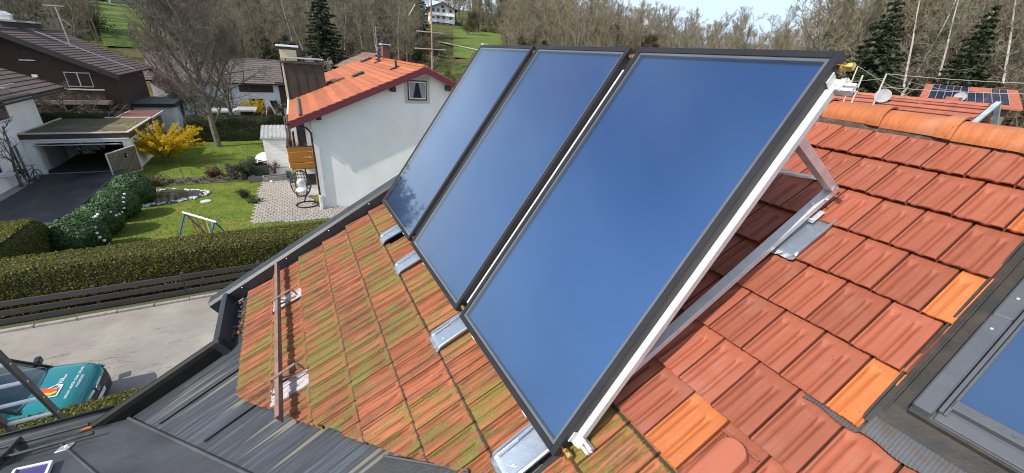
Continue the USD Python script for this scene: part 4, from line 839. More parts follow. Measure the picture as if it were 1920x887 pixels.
# garden border between the two lawns and its shrubs
mb = MB(); r = np.random.default_rng(8)
for k in range(46):
    x = -11.2 + 6.2 * (k / 46); y = 30.9 + .35 * math.sin(k) ; mb.box((x, y, 0), (x + .12, y + .10, .22 + .1 * r.random()), .01)
one('border_edging', mb, flat('weathered_palisade', (0.13, 0.11, 0.09), 0.9, c2=(0.08, 0.07, 0.06), scale=5), 'row of low weathered palisade stumps edging the flower bed beyond the pond', 'edging', kind='stuff')
sheet('flower_bed', np.linspace(-11.6, -4.8, 20), np.linspace(30.4, 32.2, 6), 0.05, DIRT, 0.16)
SAGE = leafmat('sage_leaf', (0.10, 0.13, 0.085), (0.075, 0.12, 0.06), 0.25); TANL = leafmat('dry_stems', (0.24, 0.17, 0.10), (0.15, 0.10, 0.06), 0.2); GRN = leafmat('fresh_leaf', (0.06, 0.13, 0.03), (0.09, 0.15, 0.035), 0.35); RUST = leafmat('rusty_twigs', (0.17, 0.085, 0.05), (0.12, 0.07, 0.045), 0.2)
def fluffy(name, label, c, r_, h_, lm, n, size, seed, cat='shrub', stems=14, group=None, stemm=None):
    r = np.random.default_rng(seed); th = thing(name, label, cat, c, 0, group)
    mb = MB(); tips = []
    for k in range(stems):
        a = r.uniform(0, 2 * math.pi); q = A([math.cos(a) * r_ * r.uniform(.3, .95), math.sin(a) * r_ * r.uniform(.3, .95), h_ * r.uniform(.55, 1)]); tips.append(q)
        mb.tube([(0, 0, 0), q * A([.35, .35, .6]), q], [.02, .013, .005], 4, False)
    mb.build('stem', stemm or TWIG, th, kind='stuff')
    tips = A(tips); i = r.integers(0, stems, n); w = r.random((n, 1)) ** .5; P = tips[i] * w + r.normal(size=(n, 3)) * A([r_, r_, h_]) * .13; P[:, 2] = np.abs(P[:, 2])
    V, F = leaf_cards(P, np.tile(A([0, 0, 1.0]), (n, 1)), size, r, 1.5, .6); mb = MB(); mb.add(V, F); mb.build('leaves', lm, th); return th
TWIG = flat('twig_bark', (0.13, 0.10, 0.075), 0.9, c2=(0.20, 0.165, 0.125), scale=2, rnd=0.25, obj=True)
fluffy('garden_shrub', 'grey-brown rounded shrub, left one of the pair beside the green crates', (-6.75, 31.1, 0), .75, 1.0, leafmat('greybrown', (0.13, 0.115, 0.085), (0.10, 0.10, 0.06), .2), 3200, .045, 41)
fluffy('garden_shrub', 'grey-green spreading shrub, right one of the pair beside the green crates', (-5.85, 31.5, 0), .85, 1.25, SAGE, 4200, .05, 42)
fluffy('garden_shrub', 'small silvery plant in the lawn left of the paved terrace', (-5.85, 26.6, 0), .45, .55, SAGE, 1400, .04, 43)
fluffy('garden_shrub', 'rusty dry shrub in the bed behind the pond', (-8.0, 31.9, 0), .7, .7, RUST, 1800, .045, 44)
fluffy('garden_shrub', 'tan dry perennials at the left end of the bed behind the pond', (-10.8, 30.9, 0), .8, .55, TANL, 1800, .045, 45)
fluffy('garden_shrub', 'dry tan stalks on the lawn at the foot of the nearest box bush', (-10.0, 20.2, 0), .5, .35, TANL, 300, .05, 46)
fluffy('garden_shrub', 'low mixed plants at the left corner of the terrace with purple flowers', (-5.3, 25.6, 0), .5, .3, GRN, 900, .04, 47)
for (x, y, lb) in ((-9.5, 31.4, 'thin green plant stake, left one in the flower bed'), (-7.3, 31.6, 'thin green plant stake, right one in the flower bed')):
    one('plant_stake', MB().tube([(x, y, 0), (x - .08, y, 1.25)], .018, 6), flat('green_stake_' + str(int(-x)), (0.03, 0.10, 0.06), 0.5), lb, 'stake')
# grass blades that break up the lawn
r = np.random.default_rng(12); n = 52000; P = np.stack([r.uniform(-13, 3, n), 17.2 + 26.5 * r.random(n) ** 1.3, np.full(n, .02)], 1)
a = r.uniform(0, 2 * math.pi, n); hgt_ = r.uniform(.03, .09, n); d = np.stack([np.cos(a), np.sin(a), 0 * a], 1) * .018
tip = P + np.stack([r.normal(0, .03, n), r.normal(0, .03, n), hgt_], 1); P[:, 2] += 0.02
mb = MB(); mb.add(np.stack([P - d, P + d, tip], 1).reshape(-1, 3), np.arange(3 * n).reshape(-1, 3))
one('grass_blades', mb, leafmat('grass_blade', (0.10, 0.165, 0.022), (0.17, 0.21, 0.036), .4), 'short grass blades of the garden lawn', 'grass', kind='stuff')
r = np.random.default_rng(13); mb = MB()
for k in range(60): mb.ball((r.uniform(-8.5, 1), r.uniform(17.5, 24), .07), .018, 1)
one('daisies', mb, WHP, 'scattered daisies in the lawn by the long hedge', 'flowers', kind='stuff')
# ------------------------------------------------------------------ teal van parked on the road (front end towards +x)
TEAL = flat('teal_paint', (0.0, 0.19, 0.20), 0.28, c2=(0.0, 0.175, 0.185), scale=2, coat=0.9)
BLKP = flat('black_plastic', (0.015, 0.016, 0.018), 0.45); DGL = panemat('car_glass', 0.07, (0.42, 0.47, 0.48)); TYRE = flat('tyre', (0.018, 0.018, 0.018), 0.85); RIM = flat('rim', (0.55, 0.56, 0.58), 0.35, metal=0.7); SEATM = flat('seat_fabric', (0.03, 0.032, 0.035), 0.9); DASH = flat('dashboard', (0.05, 0.053, 0.056), 0.7)
van = thing('van', 'teal company van with white lettering on its bonnet, parked behind the low hedge', 'van', (-8.06, 10.12, 0.016))
# stations: x, half width at sill, half width at belt, z bottom, z belt/top of hood
def loft(mb, rings, close=True):
    k = len(rings[0]); V = np.vstack(rings); F = [[i * k + j, i * k + (j + 1) % k, (i + 1) * k + (j + 1) % k, (i + 1) * k + j] for i in range(len(rings) - 1) for j in range(k)]
    F = tri(F); F = np.vstack([F, [[0, j + 1, j] for j in range(1, k - 1)], [[(len(rings) - 1) * k, (len(rings) - 1) * k + j, (len(rings) - 1) * k + j + 1] for j in range(1, k - 1)]]); mb.add(V, F)
def body_ring(x, w, zb, zt, crown, shoulder):
    ys = [(-w * .93, zb), (-w, zb + .18), (-w, zt - shoulder * 1.3), (-w * .975, zt - shoulder * .45), (-w * .90, zt - .018), (-w * .72, zt + crown * .55), (-w * .36, zt + crown * .92), (0, zt + crown)]
    ys = ys + [(-a, b) for a, b in ys[-2::-1]]
    return A([[x, a, b] for a, b in ys])
mb = MB(); loft(mb, [body_ring(*s) for s in ((0.0, .60, .40, .60, .01, .08), (-.03, .72, .28, .72, .012, .10), (-.09, .80, .24, .84, .014, .12), (-.17, .85, .22, .925, .02, .12), (-.30, .885, .20, .985, .025, .12), (-.6, .91, .19, 1.04, .03, .12), (-.95, .92, .19, 1.085, .03, .12), (-1.3, .925, .19, 1.11, .01, .12), (-2.4, .93, .19, 1.13, .0, .12), (-3.8, .93, .20, 1.13, 0, .12), (-4.3, .91, .24, 1.12, 0, .12), (-4.45, .86, .34, 1.05, 0, .12))])
mb.build('body', TEAL, van, 38)
mb = MB(); loft(mb, [body_ring(*s) for s in ((0.022, .58, .30, .52, .0, .05), (0.02, .70, .24, .60, .0, .06), (-.03, .79, .22, .705, .0, .06), (-.10, .83, .21, .80, .0, .06))]); mb.build('bumper_and_grille', BLKP, van, 30)
# greenhouse: pillars and roof in body colour, glazed between
def gh(x, w, z): return A([x, w, z])
zb_, zt_ = 1.11, 1.78
base = [(-0.93, .80), (-1.25, .86), (-4.38, .86)]; top = [(-1.72, .70), (-2.2, .76), (-4.25, .76)]
mb = MB(); V = []
for s in (-1, 1): V += [[-1.70, s * .70, zt_ - .02], [-2.3, s * .755, zt_], [-4.2, s * .75, zt_ - .01], [-4.3, s * .72, zt_ - .06]]
V += [[-1.62, 0, zt_ - .005], [-2.3, 0, zt_ + .05], [-4.2, 0, zt_ + .04], [-4.34, 0, zt_ - .03]]
mb.add(V, [[0, 1, 9, 8], [1, 2, 10, 9], [2, 3, 11, 10], [8, 9, 5, 4], [9, 10, 6, 5], [10, 11, 7, 6]]); mb.build('roof', TEAL, van, 40)
mb = MB()
for s in (-1, 1): mb.bar([-0.92, s * .80, 1.06], [-1.70, s * .705, zt_ - .02], .045, .05, (0, 0, 1))
mb.build('windscreen_pillar', BLKP, van, kind='stuff')
mb = MB()
for s in (-1, 1):
    mb.bar([-2.25, s * .86, 1.10], [-2.3, s * .76, zt_ - .01], .10, .05, (0, s, 0)); mb.bar([-4.36, s * .85, 1.1], [-4.25, s * .74, zt_ - .04], .14, .06, (0, s, 0)); mb.bar([-1.70, s * .705, zt_ - .02], [-4.25, s * .745, zt_ - .02], .07, .05)
    mb.add([[-2.3, s * .865, 1.1], [-4.36, s * .855, 1.1], [-4.24, s * .745, zt_ - .03], [-2.32, s * .76, zt_ - .02]], [[0, 1, 2, 3]])
mb.build('pillar', TEAL, van, kind='stuff')
mb = MB(); G_ = []
for f in np.linspace(0, 1, 7):
    for g in np.linspace(-1, 1, 11): G_.append([-0.90 - .79 * f - .10 * g * g * (1 - f * .6), g * (.80 - .10 * f), 1.075 + (zt_ - .03 - 1.075) * f - .02 * (1 - g * g) * 0])
mb.add(G_, [[i * 11 + j, i * 11 + j + 1, (i + 1) * 11 + j + 1, (i + 1) * 11 + j] for i in range(6) for j in range(10)]); mb.build('windscreen', DGL, van, True)
mb = MB(); mb.tube([A([-0.885 - .10 * g * g, g * .80, 1.082]) for g in np.linspace(-1, 1, 11)], .028, 6); mb.build('scuttle', BLKP, van, 40)
for s in (-1, 1):
    mb = MB(); mb.add([[-1.12, s * .845, 1.12], [-2.2, s * .865, 1.12], [-2.24, s * .765, zt_ - .05], [-1.74, s * .725, zt_ - .05]], [[0, 1, 2, 3]]); mb.build('side_window', DGL, van)
    mb = MB(); mb.obox([-1.22, s * 1.03, 1.17], rotz(.15 * s).T, [.06, .12, .09], .03); mb.bar([-1.25, s * .88, 1.12], [-1.22, s * .98, 1.14], .06, .04); mb.build('mirror', BLKP, van)
    mb = MB(); mb.prism([(-.06, .70), (-.20, .70), (-.42, .80), (-.40, .88), (-.16, .83), (-.07, .76)], (0, s * (.845 if s > 0 else .845), 0), (1, 0, 0), (0, 0, 1), (0, s * .06, 0)); mb.build('headlight', flat('headlight', (0.5, 0.52, 0.55), 0.15, metal=0.5), van)
    for x in (-.82, -3.55):
        mb = MB(); mb.lathe([(.0, -.10), (.28, -.10), (.32, -.07), (.33, 0), (.32, .07), (.28, .10), (0, .10)], (x, s * .84, .33), 28, (0, 1, 0)); mb.build('tyre', TYRE, van, 40)
        mb = MB(); mb.lathe([(0, .10), (.20, .105), (.225, .09), (.225, .11), (0.05, .115), (0, .12)], (x, s * .84, .33), 20, (0, s, 0)); mb.build('rim', RIM, van, 40)
    for x in (-1.95,): 
        mb = MB(); mb.box((x - .25, s * .40 - .24, .55), (x + .22, s * .40 + .24, .75), .06); mb.box((x - .36, s * .40 - .24, .6), (x - .2, s * .40 + .24, 1.35), .06); mb.box((x - .34, s * .40 - .13, 1.38), (x - .24, s * .40 + .13, 1.58), .04); mb.build('seat', SEATM, van)
mb = MB(); mb.box((-1.55, -.78, .8), (-.98, .78, 1.07), .06); mb.build('dashboard', DASH, van)
mb = MB(); mb.box((-1.32, -.35, 1.074), (-1.12, -.05, 1.078)); mb.box((-1.3, .28, 1.074), (-1.14, .5, 1.078)); mb.build('paper_on_dashboard', WHP, van, kind='stuff')
mb = MB(); mb.box((-4.3, -.8, .4), (-2.5, .8, 1.05)); mb.build('load_floor', BLKP, van)
LED = flat('white_light_strip', (0.85, 0.86, 0.88), 0.25)
for y0, y1 in ((-.40, -.10), (.10, .42)):
    mb = MB(); mb.bar([-.012 - .03 * (abs(y0) > .3), y0, .715], [-.012 - .03 * (abs(y1) > .3), y1, .715], .03, .045, (0, 0, 1)); mb.build('light_strip', LED, van)
mb = MB(); t_ = trimesh.creation.torus(.072, .009, 24, 8); R_ = A([[0, 0, 1.0], [1, 0, 0], [0, 1, 0]]); mb.add(t_.vertices @ R_.T + [0.035, 0, .715], t_.faces)
def emb(pts): 
    for a, b in zip(pts, pts[1:]): mb.bar([.037, a[0], .715 + a[1]], [.037, b[0], .715 + b[1]], .008, .011, (1, 0, 0))
emb([(-.033, .058), (0, .004), (.033, .058)]); emb([(-.062, .03), (-.03, -.058), (0, -.008), (.03, -.058), (.062, .03)])
mb.build('badge', RIM, van, kind='stuff')
mb = MB(); mb.lathe([(0, 0), (.066, 0), (.066, .006), (0, .006)], (0.022, 0, .715), 24, (1, 0, 0)); mb.build('badge_disc', BLKP, van)
mb = MB(); mb.box((0.03, -.26, .42), (0.042, .26, .53), .004); mb.build('number_plate', WHP, van)
def hood_z(x, y):
    zt = np.interp(x, [-1.3, -.95, -.6, -.30, -.17, -.09], [1.11, 1.085, 1.04, .985, .925, .84]); cr = np.interp(x, [-1.3, -.95, -.6, -.3, -.17], [.01, .03, .03, .025, .02]); w = np.interp(x, [-1.3, -.6, -.3, -.17], [.925, .91, .885, .85])
    return zt + cr * np.interp(abs(y) / w, [0, .36, .72, .9, 1], [1, .92, .55, -.6, -1.5])
def hood_text(txt, h, x, y, m_, name='lettering', bold=True):
    t = meshkit.text_mesh(txt, h, 0.003, bold); v = t.vertices.copy(); wdt = v[:, 0].max()
    Y = y + v[:, 0]; X = x - v[:, 1]
    Z = A([hood_z(a, b) for a, b in zip(X, Y)]) + 0.004 + v[:, 2]
    mb = MB(); mb.add(np.stack([X, Y, Z], 1), t.faces); mb.build(name, m_, van, kind='stuff'); return wdt
hood_text('HEIZUNG · SANITÄR · SOLAR · LÜFTUNG', 0.042, -.30, -.53, WHP)
hood_text('KUNDENDIENST', 0.042, -.22, -.15, WHP)
hood_text('Völk', 0.075, -.52, .02, WHP); hood_text('gmbh', 0.035, -.52, .24, WHP)
def hood_poly(pts, m_, name, lift=0.005):
    P = Polygon([(x, y) for x, y in pts]); t = trimesh.creation.extrude_polygon(P.segmentize(.03), .003, engine='earcut'); v = t.vertices.copy(); v[:, 2] += A([hood_z(a, b) for a, b in v[:, :2]]) + lift
    f = t.faces; mb = MB(); mb.add(v, f); mb.build(name, m_, van)
YEL = flat('yellow_print', (0.85, 0.55, 0.02), 0.4); ORP = flat('red_print', (0.80, 0.09, 0.03), 0.4)
hood_poly([(-.52, -.27), (-.60, -.36), (-.78, -.31), (-.86, -.22), (-.82, -.14), (-.70, -.09), (-.56, -.12)], YEL, 'flame_print', .004)
hood_poly([(-.50, -.20), (-.62, -.27), (-.80, -.22), (-.92, -.14), (-.80, -.08), (-.62, -.12)], ORP, 'flame_core_print', .008)
for pts in ([(-.50, -.42), (-.475, -.42), (-.475, -.02), (-.50, -.02)], [(-.475, -.42), (-.62, -.44), (-.63, -.41), (-.50, -.39)], [(-.50, -.06), (-.475, -.02), (-.60, .0), (-.61, -.035)], [(-.60, -.035), (-.585, .0), (-.70, -.10), (-.70, -.14)]): hood_poly(pts, WHP, 'house_print', .011)
hood_text('bad', 0.05, -.515, -.13, WHP)
# ------------------------------------------------------------------ neighbouring houses
def T_(lx, ly, lz, org, rz):
    R = rotz(rz); return A(org) + R @ A([lx, ly, lz])
def roof_slope(mb, e0, e1, r0, r1, n, th, lift):
    """n overlapping courses from the eave (e0,e1) up to the ridge (r0,r1); returns one list of meshes per course"""
    out = []
    up = nrm(np.cross(A(e1) - A(e0), A(r0) - A(e0))); up = up if up[2] > 0 else -up
    for k in range(n):
        a, b = k / n, min((k + 1.18) / n, 1)
        p = [A(e0) + (A(r0) - e0) * a + up * lift, A(e1) + (A(r1) - e1) * a + up * lift, A(e1) + (A(r1) - e1) * b, A(e0) + (A(r0) - e0) * b]
        m_ = MB(); V = p + [x - up * th for x in p]; m_.add(V, [[0, 1, 2, 3], [4, 7, 6, 5], [0, 4, 5, 1], [1, 5, 6, 2], [2, 6, 7, 3], [3, 7, 4, 0]]); out.append(m_)
    return out
def gable_house(name, label, org, rz, W, D, ze, slope, ov, of, wallm, roofm, vergem, n=16, fascia=0.22, lift=0.045, group=None, gablem=None, gable_z=None):
    """gables at local y=0 and y=D, ridge along y at x=W/2"""
    t = thing(name, label, 'house', org, rz, group); zr = ze + slope * W / 2
    mb = MB(); mb.prism([(0, 0), (W, 0), (W, ze), (W / 2, zr), (0, ze)], (0, 0, 0), (1, 0, 0), (0, 0, 1), (0, D, 0)); mb.build('wall', wallm, t)
    if gablem:
        mb = MB(); z0 = gable_z; P = Polygon([(-.02, z0), (W + .02, z0), (W + .02, ze), (W / 2, zr), (-.02, ze)]); 
        for k, z in enumerate(np.arange(z0, zr, .22)):
            st = P.intersection(Polygon([(-1, z), (W + 1, z), (W + 1, z + .205), (-1, z + .205)]))
            if not st.is_empty and st.geom_type == 'Polygon': mb.prism(st, (0, -.03, 0), (1, 0, 0), (0, 0, 1), (0, .035, 0))
        mb.build('gable_boards', gablem, t, kind='stuff')
    zz = ze - slope * ov; c = .16
    rf_ = None; mb = MB(); zo = zr + .02
    for s in (0, 1):
        xe, xr = (-ov, W / 2) if s == 0 else (W + ov, W / 2)
        e0, e1, r0, r1 = A([xe, -of, zz + .02]), A([xe, D + of, zz + .02]), A([xr, -of, zo]), A([xr, D + of, zo])
        V = [e0, e1, r1, r0]; V = V + [v + [0, 0, .10] for v in V]; mb.add(V, [[0, 1, 2, 3], [4, 7, 6, 5], [0, 4, 5, 1], [1, 5, 6, 2], [2, 6, 7, 3], [3, 7, 4, 0]])
    rf_ = mb.build('roof', vergem, t)
    for s in (0, 1):
        xe, xr = (-ov - .04, W / 2) if s == 0 else (W + ov + .04, W / 2)
        for m_ in roof_slope(mb, A([xe, -of - .03, zz + .12]), A([xe, D + of + .03, zz + .12]), A([xr, -of - .03, zo + .12]), A([xr, D + of + .03, zo + .12]), n, .03, lift): m_.build('tile_course', roofm, rf_)
    k = int((D + 2 * of) / .42)
    for i in range(k):
        mb = MB(); y0 = -of + (D + 2 * of) * i / k; th = np.linspace(0, math.pi, 7); L = (D + 2 * of) / k
        V = [[W / 2 + .15 * math.cos(a), y, zo + .10 + .12 * math.sin(a) + (.02 if y == y0 else 0)] for y in (y0, y0 + L) for a in th]; mb.add(V, [[j, j + 1, 7 + j + 1, 7 + j] for j in range(6)]); 
        mb.add(V[:7], [[0, j + 1, j] for j in range(1, 6)]); mb.build('ridge_tile', roofm, rf_)
    for yy in (-of - .005, D + of + .005):
        for s in (0, 1):
            xe = -ov if s == 0 else W + ov
            mb = MB(); h_ = fascia; q = [(xe, zz + .12), (xe, zz + .12 - h_), (W / 2, zo + .12 - h_), (W / 2, zo + .12)]
            mb.prism(q if s == 0 else q[::-1], (0, yy - .02, 0), (1, 0, 0), (0, 0, 1), (0, .04, 0)); mb.build('bargeboard', vergem, t)
    return t, zr
def win(t, face, a, z, w, h, W=0, D=0, fm=None, gl=None, trim=None, tw=0.0, bars=1, curtain=None, depth=.05):
    """window on local face: 'f' y=0, 'b' y=D, 'l' x=0, 'r' x=W; a = coordinate along the face of the centre, z = sill height"""
    f = {'f': (A([a, 0, 0]), A([1, 0, 0]), A([0, -1, 0])), 'b': (A([a, D, 0]), A([-1, 0, 0]), A([0, 1, 0])), 'l': (A([0, a, 0]), A([0, -1, 0]), A([-1, 0, 0])), 'r': (A([W, a, 0]), A([0, 1, 0]), A([1, 0, 0]))}[face]
    o, ax, nn = f; zz = A([0, 0, 1.0]); c = o + zz * (z + h / 2)
    ax3 = [ax, nn, zz]
    if trim is not None:
        mb = MB(); mb.prism(Polygon([(-w / 2 - tw, -h / 2 - tw), (w / 2 + tw, -h / 2 - tw), (w / 2 + tw, h / 2 + tw), (-w / 2 - tw, h / 2 + tw)]).difference(Polygon([(-w / 2, -h / 2), (w / 2, -h / 2), (w / 2, h / 2), (-w / 2, h / 2)])), c + nn * .004, ax, zz, nn * .02); mb.build('window_trim', trim, t)
    fw = min(.07, w * .09); out = Polygon([(-w / 2, -h / 2), (w / 2, -h / 2), (w / 2, h / 2), (-w / 2, h / 2)]); ins = [Polygon([(x0 + fw * .6, -h / 2 + fw), (x1 - fw * .6, -h / 2 + fw), (x1 - fw * .6, h / 2 - fw), (x0 + fw * .6, h / 2 - fw)]) for x0, x1 in [(-w / 2 + w * i / bars, -w / 2 + w * (i + 1) / bars) for i in range(bars)]]
    P = out
    for q in ins: P = P.difference(q)
    mb = MB(); mb.prism(P, c + nn * .003, ax, zz, nn * depth); wn = mb.build('window', fm, t)
    for q in ins:
        x0, y0, x1, y1 = q.bounds; mb = MB(); mb.obox(c + ax * (x0 + x1) / 2 + nn * .012 + zz * (y0 + y1) / 2, ax3, [(x1 - x0) / 2, .004, (y1 - y0) / 2]); mb.build('pane', gl, wn)
        if curtain is not None:
            for s in (-1, 1):
                mb = MB(); V = []
                for j in range(9): u = (x0 + x1) / 2 + s * ((x1 - x0) / 2 * (.98 - .80 * j / 8)); V += [c + ax * u + zz * (y1 - .02) + nn * (.018 + .004 * (j % 2)), c + ax * (u if j < 4 else (x0 + x1) / 2 + s * (x1 - x0) / 2 * (.98 - .42)) + zz * y0 + nn * (.018 + .004 * (j % 2))]
                mb.add(V, [[2 * j, 2 * j + 1, 2 * j + 3, 2 * j + 2] for j in range(8)]); mb.build('curtain', curtain, wn)
    return wn
ORANGE_R = flat('orange_roof_tile', (0.46, 0.14, 0.050), 0.7, c2=(0.34, 0.10, 0.042), scale=1.6, detail=8, bump=0.5, bscale=9, bdist=0.03, rnd=0.18)
BROWN_R = flat('brown_roof_tile', (0.125, 0.080, 0.062), 0.75, c2=(0.075, 0.050, 0.042), scale=2.0, bump=0.5, bscale=9, bdist=0.04, rnd=0.2)
GREY_R = flat('grey_brown_roof_tile', (0.155, 0.125, 0.115), 0.8, c2=(0.10, 0.08, 0.075), scale=5.0, bump=0.7, bscale=12, bdist=0.05, rnd=0.15)
TAN_R = flat('tan_roof_tile', (0.24, 0.16, 0.12), 0.8, c2=(0.17, 0.115, 0.09), scale=3.0, bump=0.5, bscale=10, bdist=0.04, rnd=0.15)
BURG = flat('burgundy_board', (0.13, 0.018, 0.035), 0.6, c2=(0.09, 0.014, 0.026), scale=3, stretch=(1, 1, 6))
DKW = flat('dark_brown_timber', (0.068, 0.036, 0.025), 0.8, c2=(0.042, 0.024, 0.017), scale=4, stretch=(.4, 1, 5), bump=0.3, rnd=0.15)
BLKW = flat('black_timber', (0.022, 0.02, 0.019), 0.8, c2=(0.035, 0.032, 0.03), scale=4)
WINW = flat('window_white', (0.72, 0.72, 0.70), 0.5); WGL = glassmat('dark_window_glass', (0.025, 0.03, 0.035), 0.05); CREAM = flat('cream_trim', (0.52, 0.49, 0.40), 0.85, c2=(0.46, 0.43, 0.36), scale=2); CURT = flat('pale_curtain', (0.32, 0.33, 0.35), 0.9)
WBROWN = flat('dark_brown_frame', (0.045, 0.02, 0.018), 0.5)
# --- the white gable house
WZ = -0.03; W0 = (-1.75, 23.31, 0.0)
wh, whr = gable_house('white_gable_house', 'white rendered house with orange tile roof and burgundy bargeboards, seen gable on', W0, WZ, 12.6, 19.5, 5.50, 0.415, 1.02, 0.55, WHITEWALL, ORANGE_R, BURG, 19, 0.36)
win(wh, 'f', 5.92, 6.43, 1.0, .98, fm=WINW, gl=WGL, trim=CREAM, tw=.25, curtain=CURT)
mb = MB(); mb.prism(Polygon([(5.35, 6.35), (6.49, 6.35), (6.49, 7.48), (5.35, 7.48)]).difference(Polygon([(5.42, 6.43), (6.42, 6.43), (6.42, 7.41), (5.42, 7.41)])), (0, -.001, 0), (1, 0, 0), (0, 0, 1), (0, -.04, 0)); mb.build('window_casing', WBROWN, wh)
for x, z in ((4.45, 6.98), (7.75, 7.12), (.40, 5.42)):
    mb = MB(); mb.box((x - .13, -.50, z - .14), (x + .13, .05, z + .14), .01); mb.build('purlin_end', BLKW, wh)
# eave gutter and brown downpipe
mb = MB(); mb.tube([(-1.12, -.5, 5.05), (-1.12, 20, 5.05)], .07, 8); mb.build('gutter', WBROWN, wh, 40)
mb = MB(); mb.tube([(-1.08, -.1, 5.0), (-.75, -.12, 4.95), (-.25, -.12, 4.80), (-.07, -.11, 4.55), (-.06, -.11, 3.0), (-.06, -.11, .6)], .055, 8); mb.build('downpipe', WBROWN, wh, 40)
mb = MB(); mb.box((-.14, -.19, 0), (.02, -.03, .95), .02); mb.build('downpipe_foot', WHP, wh)
mb = MB(); mb.box((-1.18, 2.7, 0), (.0, 19.4, 5.15)); mb.build('rear_wing', WHITEWALL, wh)
mb = MB(); mb.box((-.80, 2.64, 2.6), (-.34, 2.71, 4.75), .01); mb.build('balcony_door', WGL, wh)
mb = MB(); mb.box((-.68, 2.62, .75), (-.12, 2.72, 1.45)); mb.build('dark_recess', BLKW, wh)
mb = MB(); mb.box((-.72, 2.60, 2.05), (-.5, 2.71, 2.3)); mb.build('small_window', WGL, wh)
# timber balcony on the left wall, its door and boards
OAK = flat('honey_pine_board', (0.50, 0.215, 0.035), 0.55, c2=(0.40, 0.15, 0.025), scale=5, stretch=(.5, 4, 4), bump=0.1, rnd=0.12)
mb = MB(); mb.box((-1.28, .15, 2.45), (0, 6.0, 2.58)); mb.build('balcony_floor', OAK, wh)
for k, z in enumerate((2.55, 2.87, 3.19, 3.49)):
    h_ = .30 if k < 3 else .24
    mb = MB(); mb.bar((-1.30, .04, z + h_ / 2), (-.13, .04, z + h_ / 2), .03, h_, (0, -.22, 1), .006); mb.build('balcony_board', OAK, wh, label=None)
    mb = MB(); mb.box((-1.36 - .02 * (k % 2), .10, z), (-1.31, 6.0, z + h_), .008); mb.build('balcony_board', OAK, wh)
mb = MB(); mb.box((-1.38, .0, 3.74), (-.12, .12, 3.79), .01); mb.box((-1.40, .0, 3.74), (-1.28, 6.0, 3.79), .01); mb.build('balcony_rail', WBROWN, wh, kind='stuff')
for x, y in ((-1.33, 2.4), (-1.33, 5.9)): mb = MB(); mb.box((x - .04, y - .06, 0), (x + .04, y + .06, 5.05), .01); mb.build('balcony_post', flat('old_post', (0.22, 0.15, 0.10), 0.8, c2=(0.15, 0.10, 0.07), scale=9), wh)
mb = MB(); mb.bar((-1.2, 1.6, 2.6), (-1.15, 2.3, 4.6), .12, .03, (0, 1, 0)); mb.bar((-1.02, 1.7, 2.6), (-1.0, 2.3, 4.2), .12, .03, (0, 1, 0)); mb.build('leaning_boards', DKW, wh, kind='stuff')
mb = MB(); mb.box((-.62, .9, 2.6), (-.25, 1.4, 3.05), .03); mb.build('balcony_chair', WHP, wh)
def wroof(x, y):  # point on the left slope of the white house (local)
    return 5.50 + .415 * x + .19
# skylight flaps, vents, snow guard on the roof
for (x, y, L, w_) in ((3.6, 7.7, .75, .9), (5.5, 16.5, .85, 1.2), (1.75, 9.6, .35, .4)):
    mb = MB(); z = wroof(x, y); mb.prism([(x - L / 2, z - .415 * L / 2 + .02), (x + L / 2, z + .415 * L / 2 + .02), (x + L / 2, z + .415 * L / 2 + .14), (x - L / 2, z - .415 * L / 2 + .10)], (0, y - w_ / 2, 0), (1, 0, 0), (0, 0, 1), (0, w_, 0)); mb.build('roof_hatch', DARKMET, wh)
for (x, y, h_, cap) in ((5.75, 11.3, .68, .22), (6.2, 13.2, .75, .26), (5.5, 3.6, .46, 0)):
    mb = MB(); z = wroof(x, y); mb.tube([(x, y, z - .1), (x, y, z + h_)], [.08, .055], 10); 
    if cap: mb.lathe([(0, .16), (.05, .13), (cap, 0), (0, .01)], (x, y, z + h_), 14)
    mb.obox((x - .10, y, z), [nrm([1, 0, .415]), [0, 1, 0], nrm([-.415, 0, 1])], (.30, .2, .02)); mb.build('vent_pipe', BLKP if not cap else DARKMET, wh, 40)
mb = MB(); 
for k in range(9): mb.ball((-.50, -.1 + .85 * k, wroof(-.50, 0) + .09), .10, 1, (1, 4, 1))
mb.build('snow_log', flat('weathered_log', (0.20, 0.17, 0.155), 0.9, c2=(0.09, 0.075, 0.07), scale=12, bump=0.6), wh, kind='stuff')
# dark sheet-clad dormer box on the left eave, light chimney behind it
CLAD = flat('olive_black_sheet', (0.038, 0.036, 0.030), 0.55, metal=0.2, c2=(0.055, 0.051, 0.042), scale=2.5)
mb = MB(); mb.prism([(-1.0, 5.25), (1.50, 6.2), (1.36, 7.68), (-1.04, 7.66)], (0, 8.5, 0), (1, 0, 0), (0, 0, 1), (0, 1.3, 0)); bx = mb.build('chimney_casing', CLAD, wh)
for k in range(5):
    f = k / 4; mb = MB(); mb.bar(A([-1.0, 8.485, 5.3]) * (1 - f) + A([1.50, 8.485, 6.2]) * f, A([-1.04, 8.485, 7.66]) * (1 - f) + A([1.36, 8.485, 7.68]) * f, .03, .035, (0, -1, 0)); mb.build('casing_seam', CLAD, bx)
mb = MB(); mb.box((-1.2, 8.35, 7.67), (1.5, 10.0, 7.78), .02); mb.build('casing_lid', CLAD, bx)
mb = MB(); mb.box((-1.15, 8.45, 7.98), (1.5, 9.9, 8.04), .01); mb.build('casing_cap', flat('zinc_cap', (0.45, 0.47, 0.49), 0.4, metal=0.5), bx)
for x in (-.9, .2, 1.25): mb = MB(); mb.box((x, 8.6, 7.76), (x + .05, 8.65, 7.99)); mb.build('cap_leg', BLKP, bx)
mb = MB(); mb.box((-1.10, 8.52, 5.2), (-1.02, 9.8, 7.66)); mb.build('casing_edge', flat('pale_edge', (0.6, 0.57, 0.5), .8), bx)
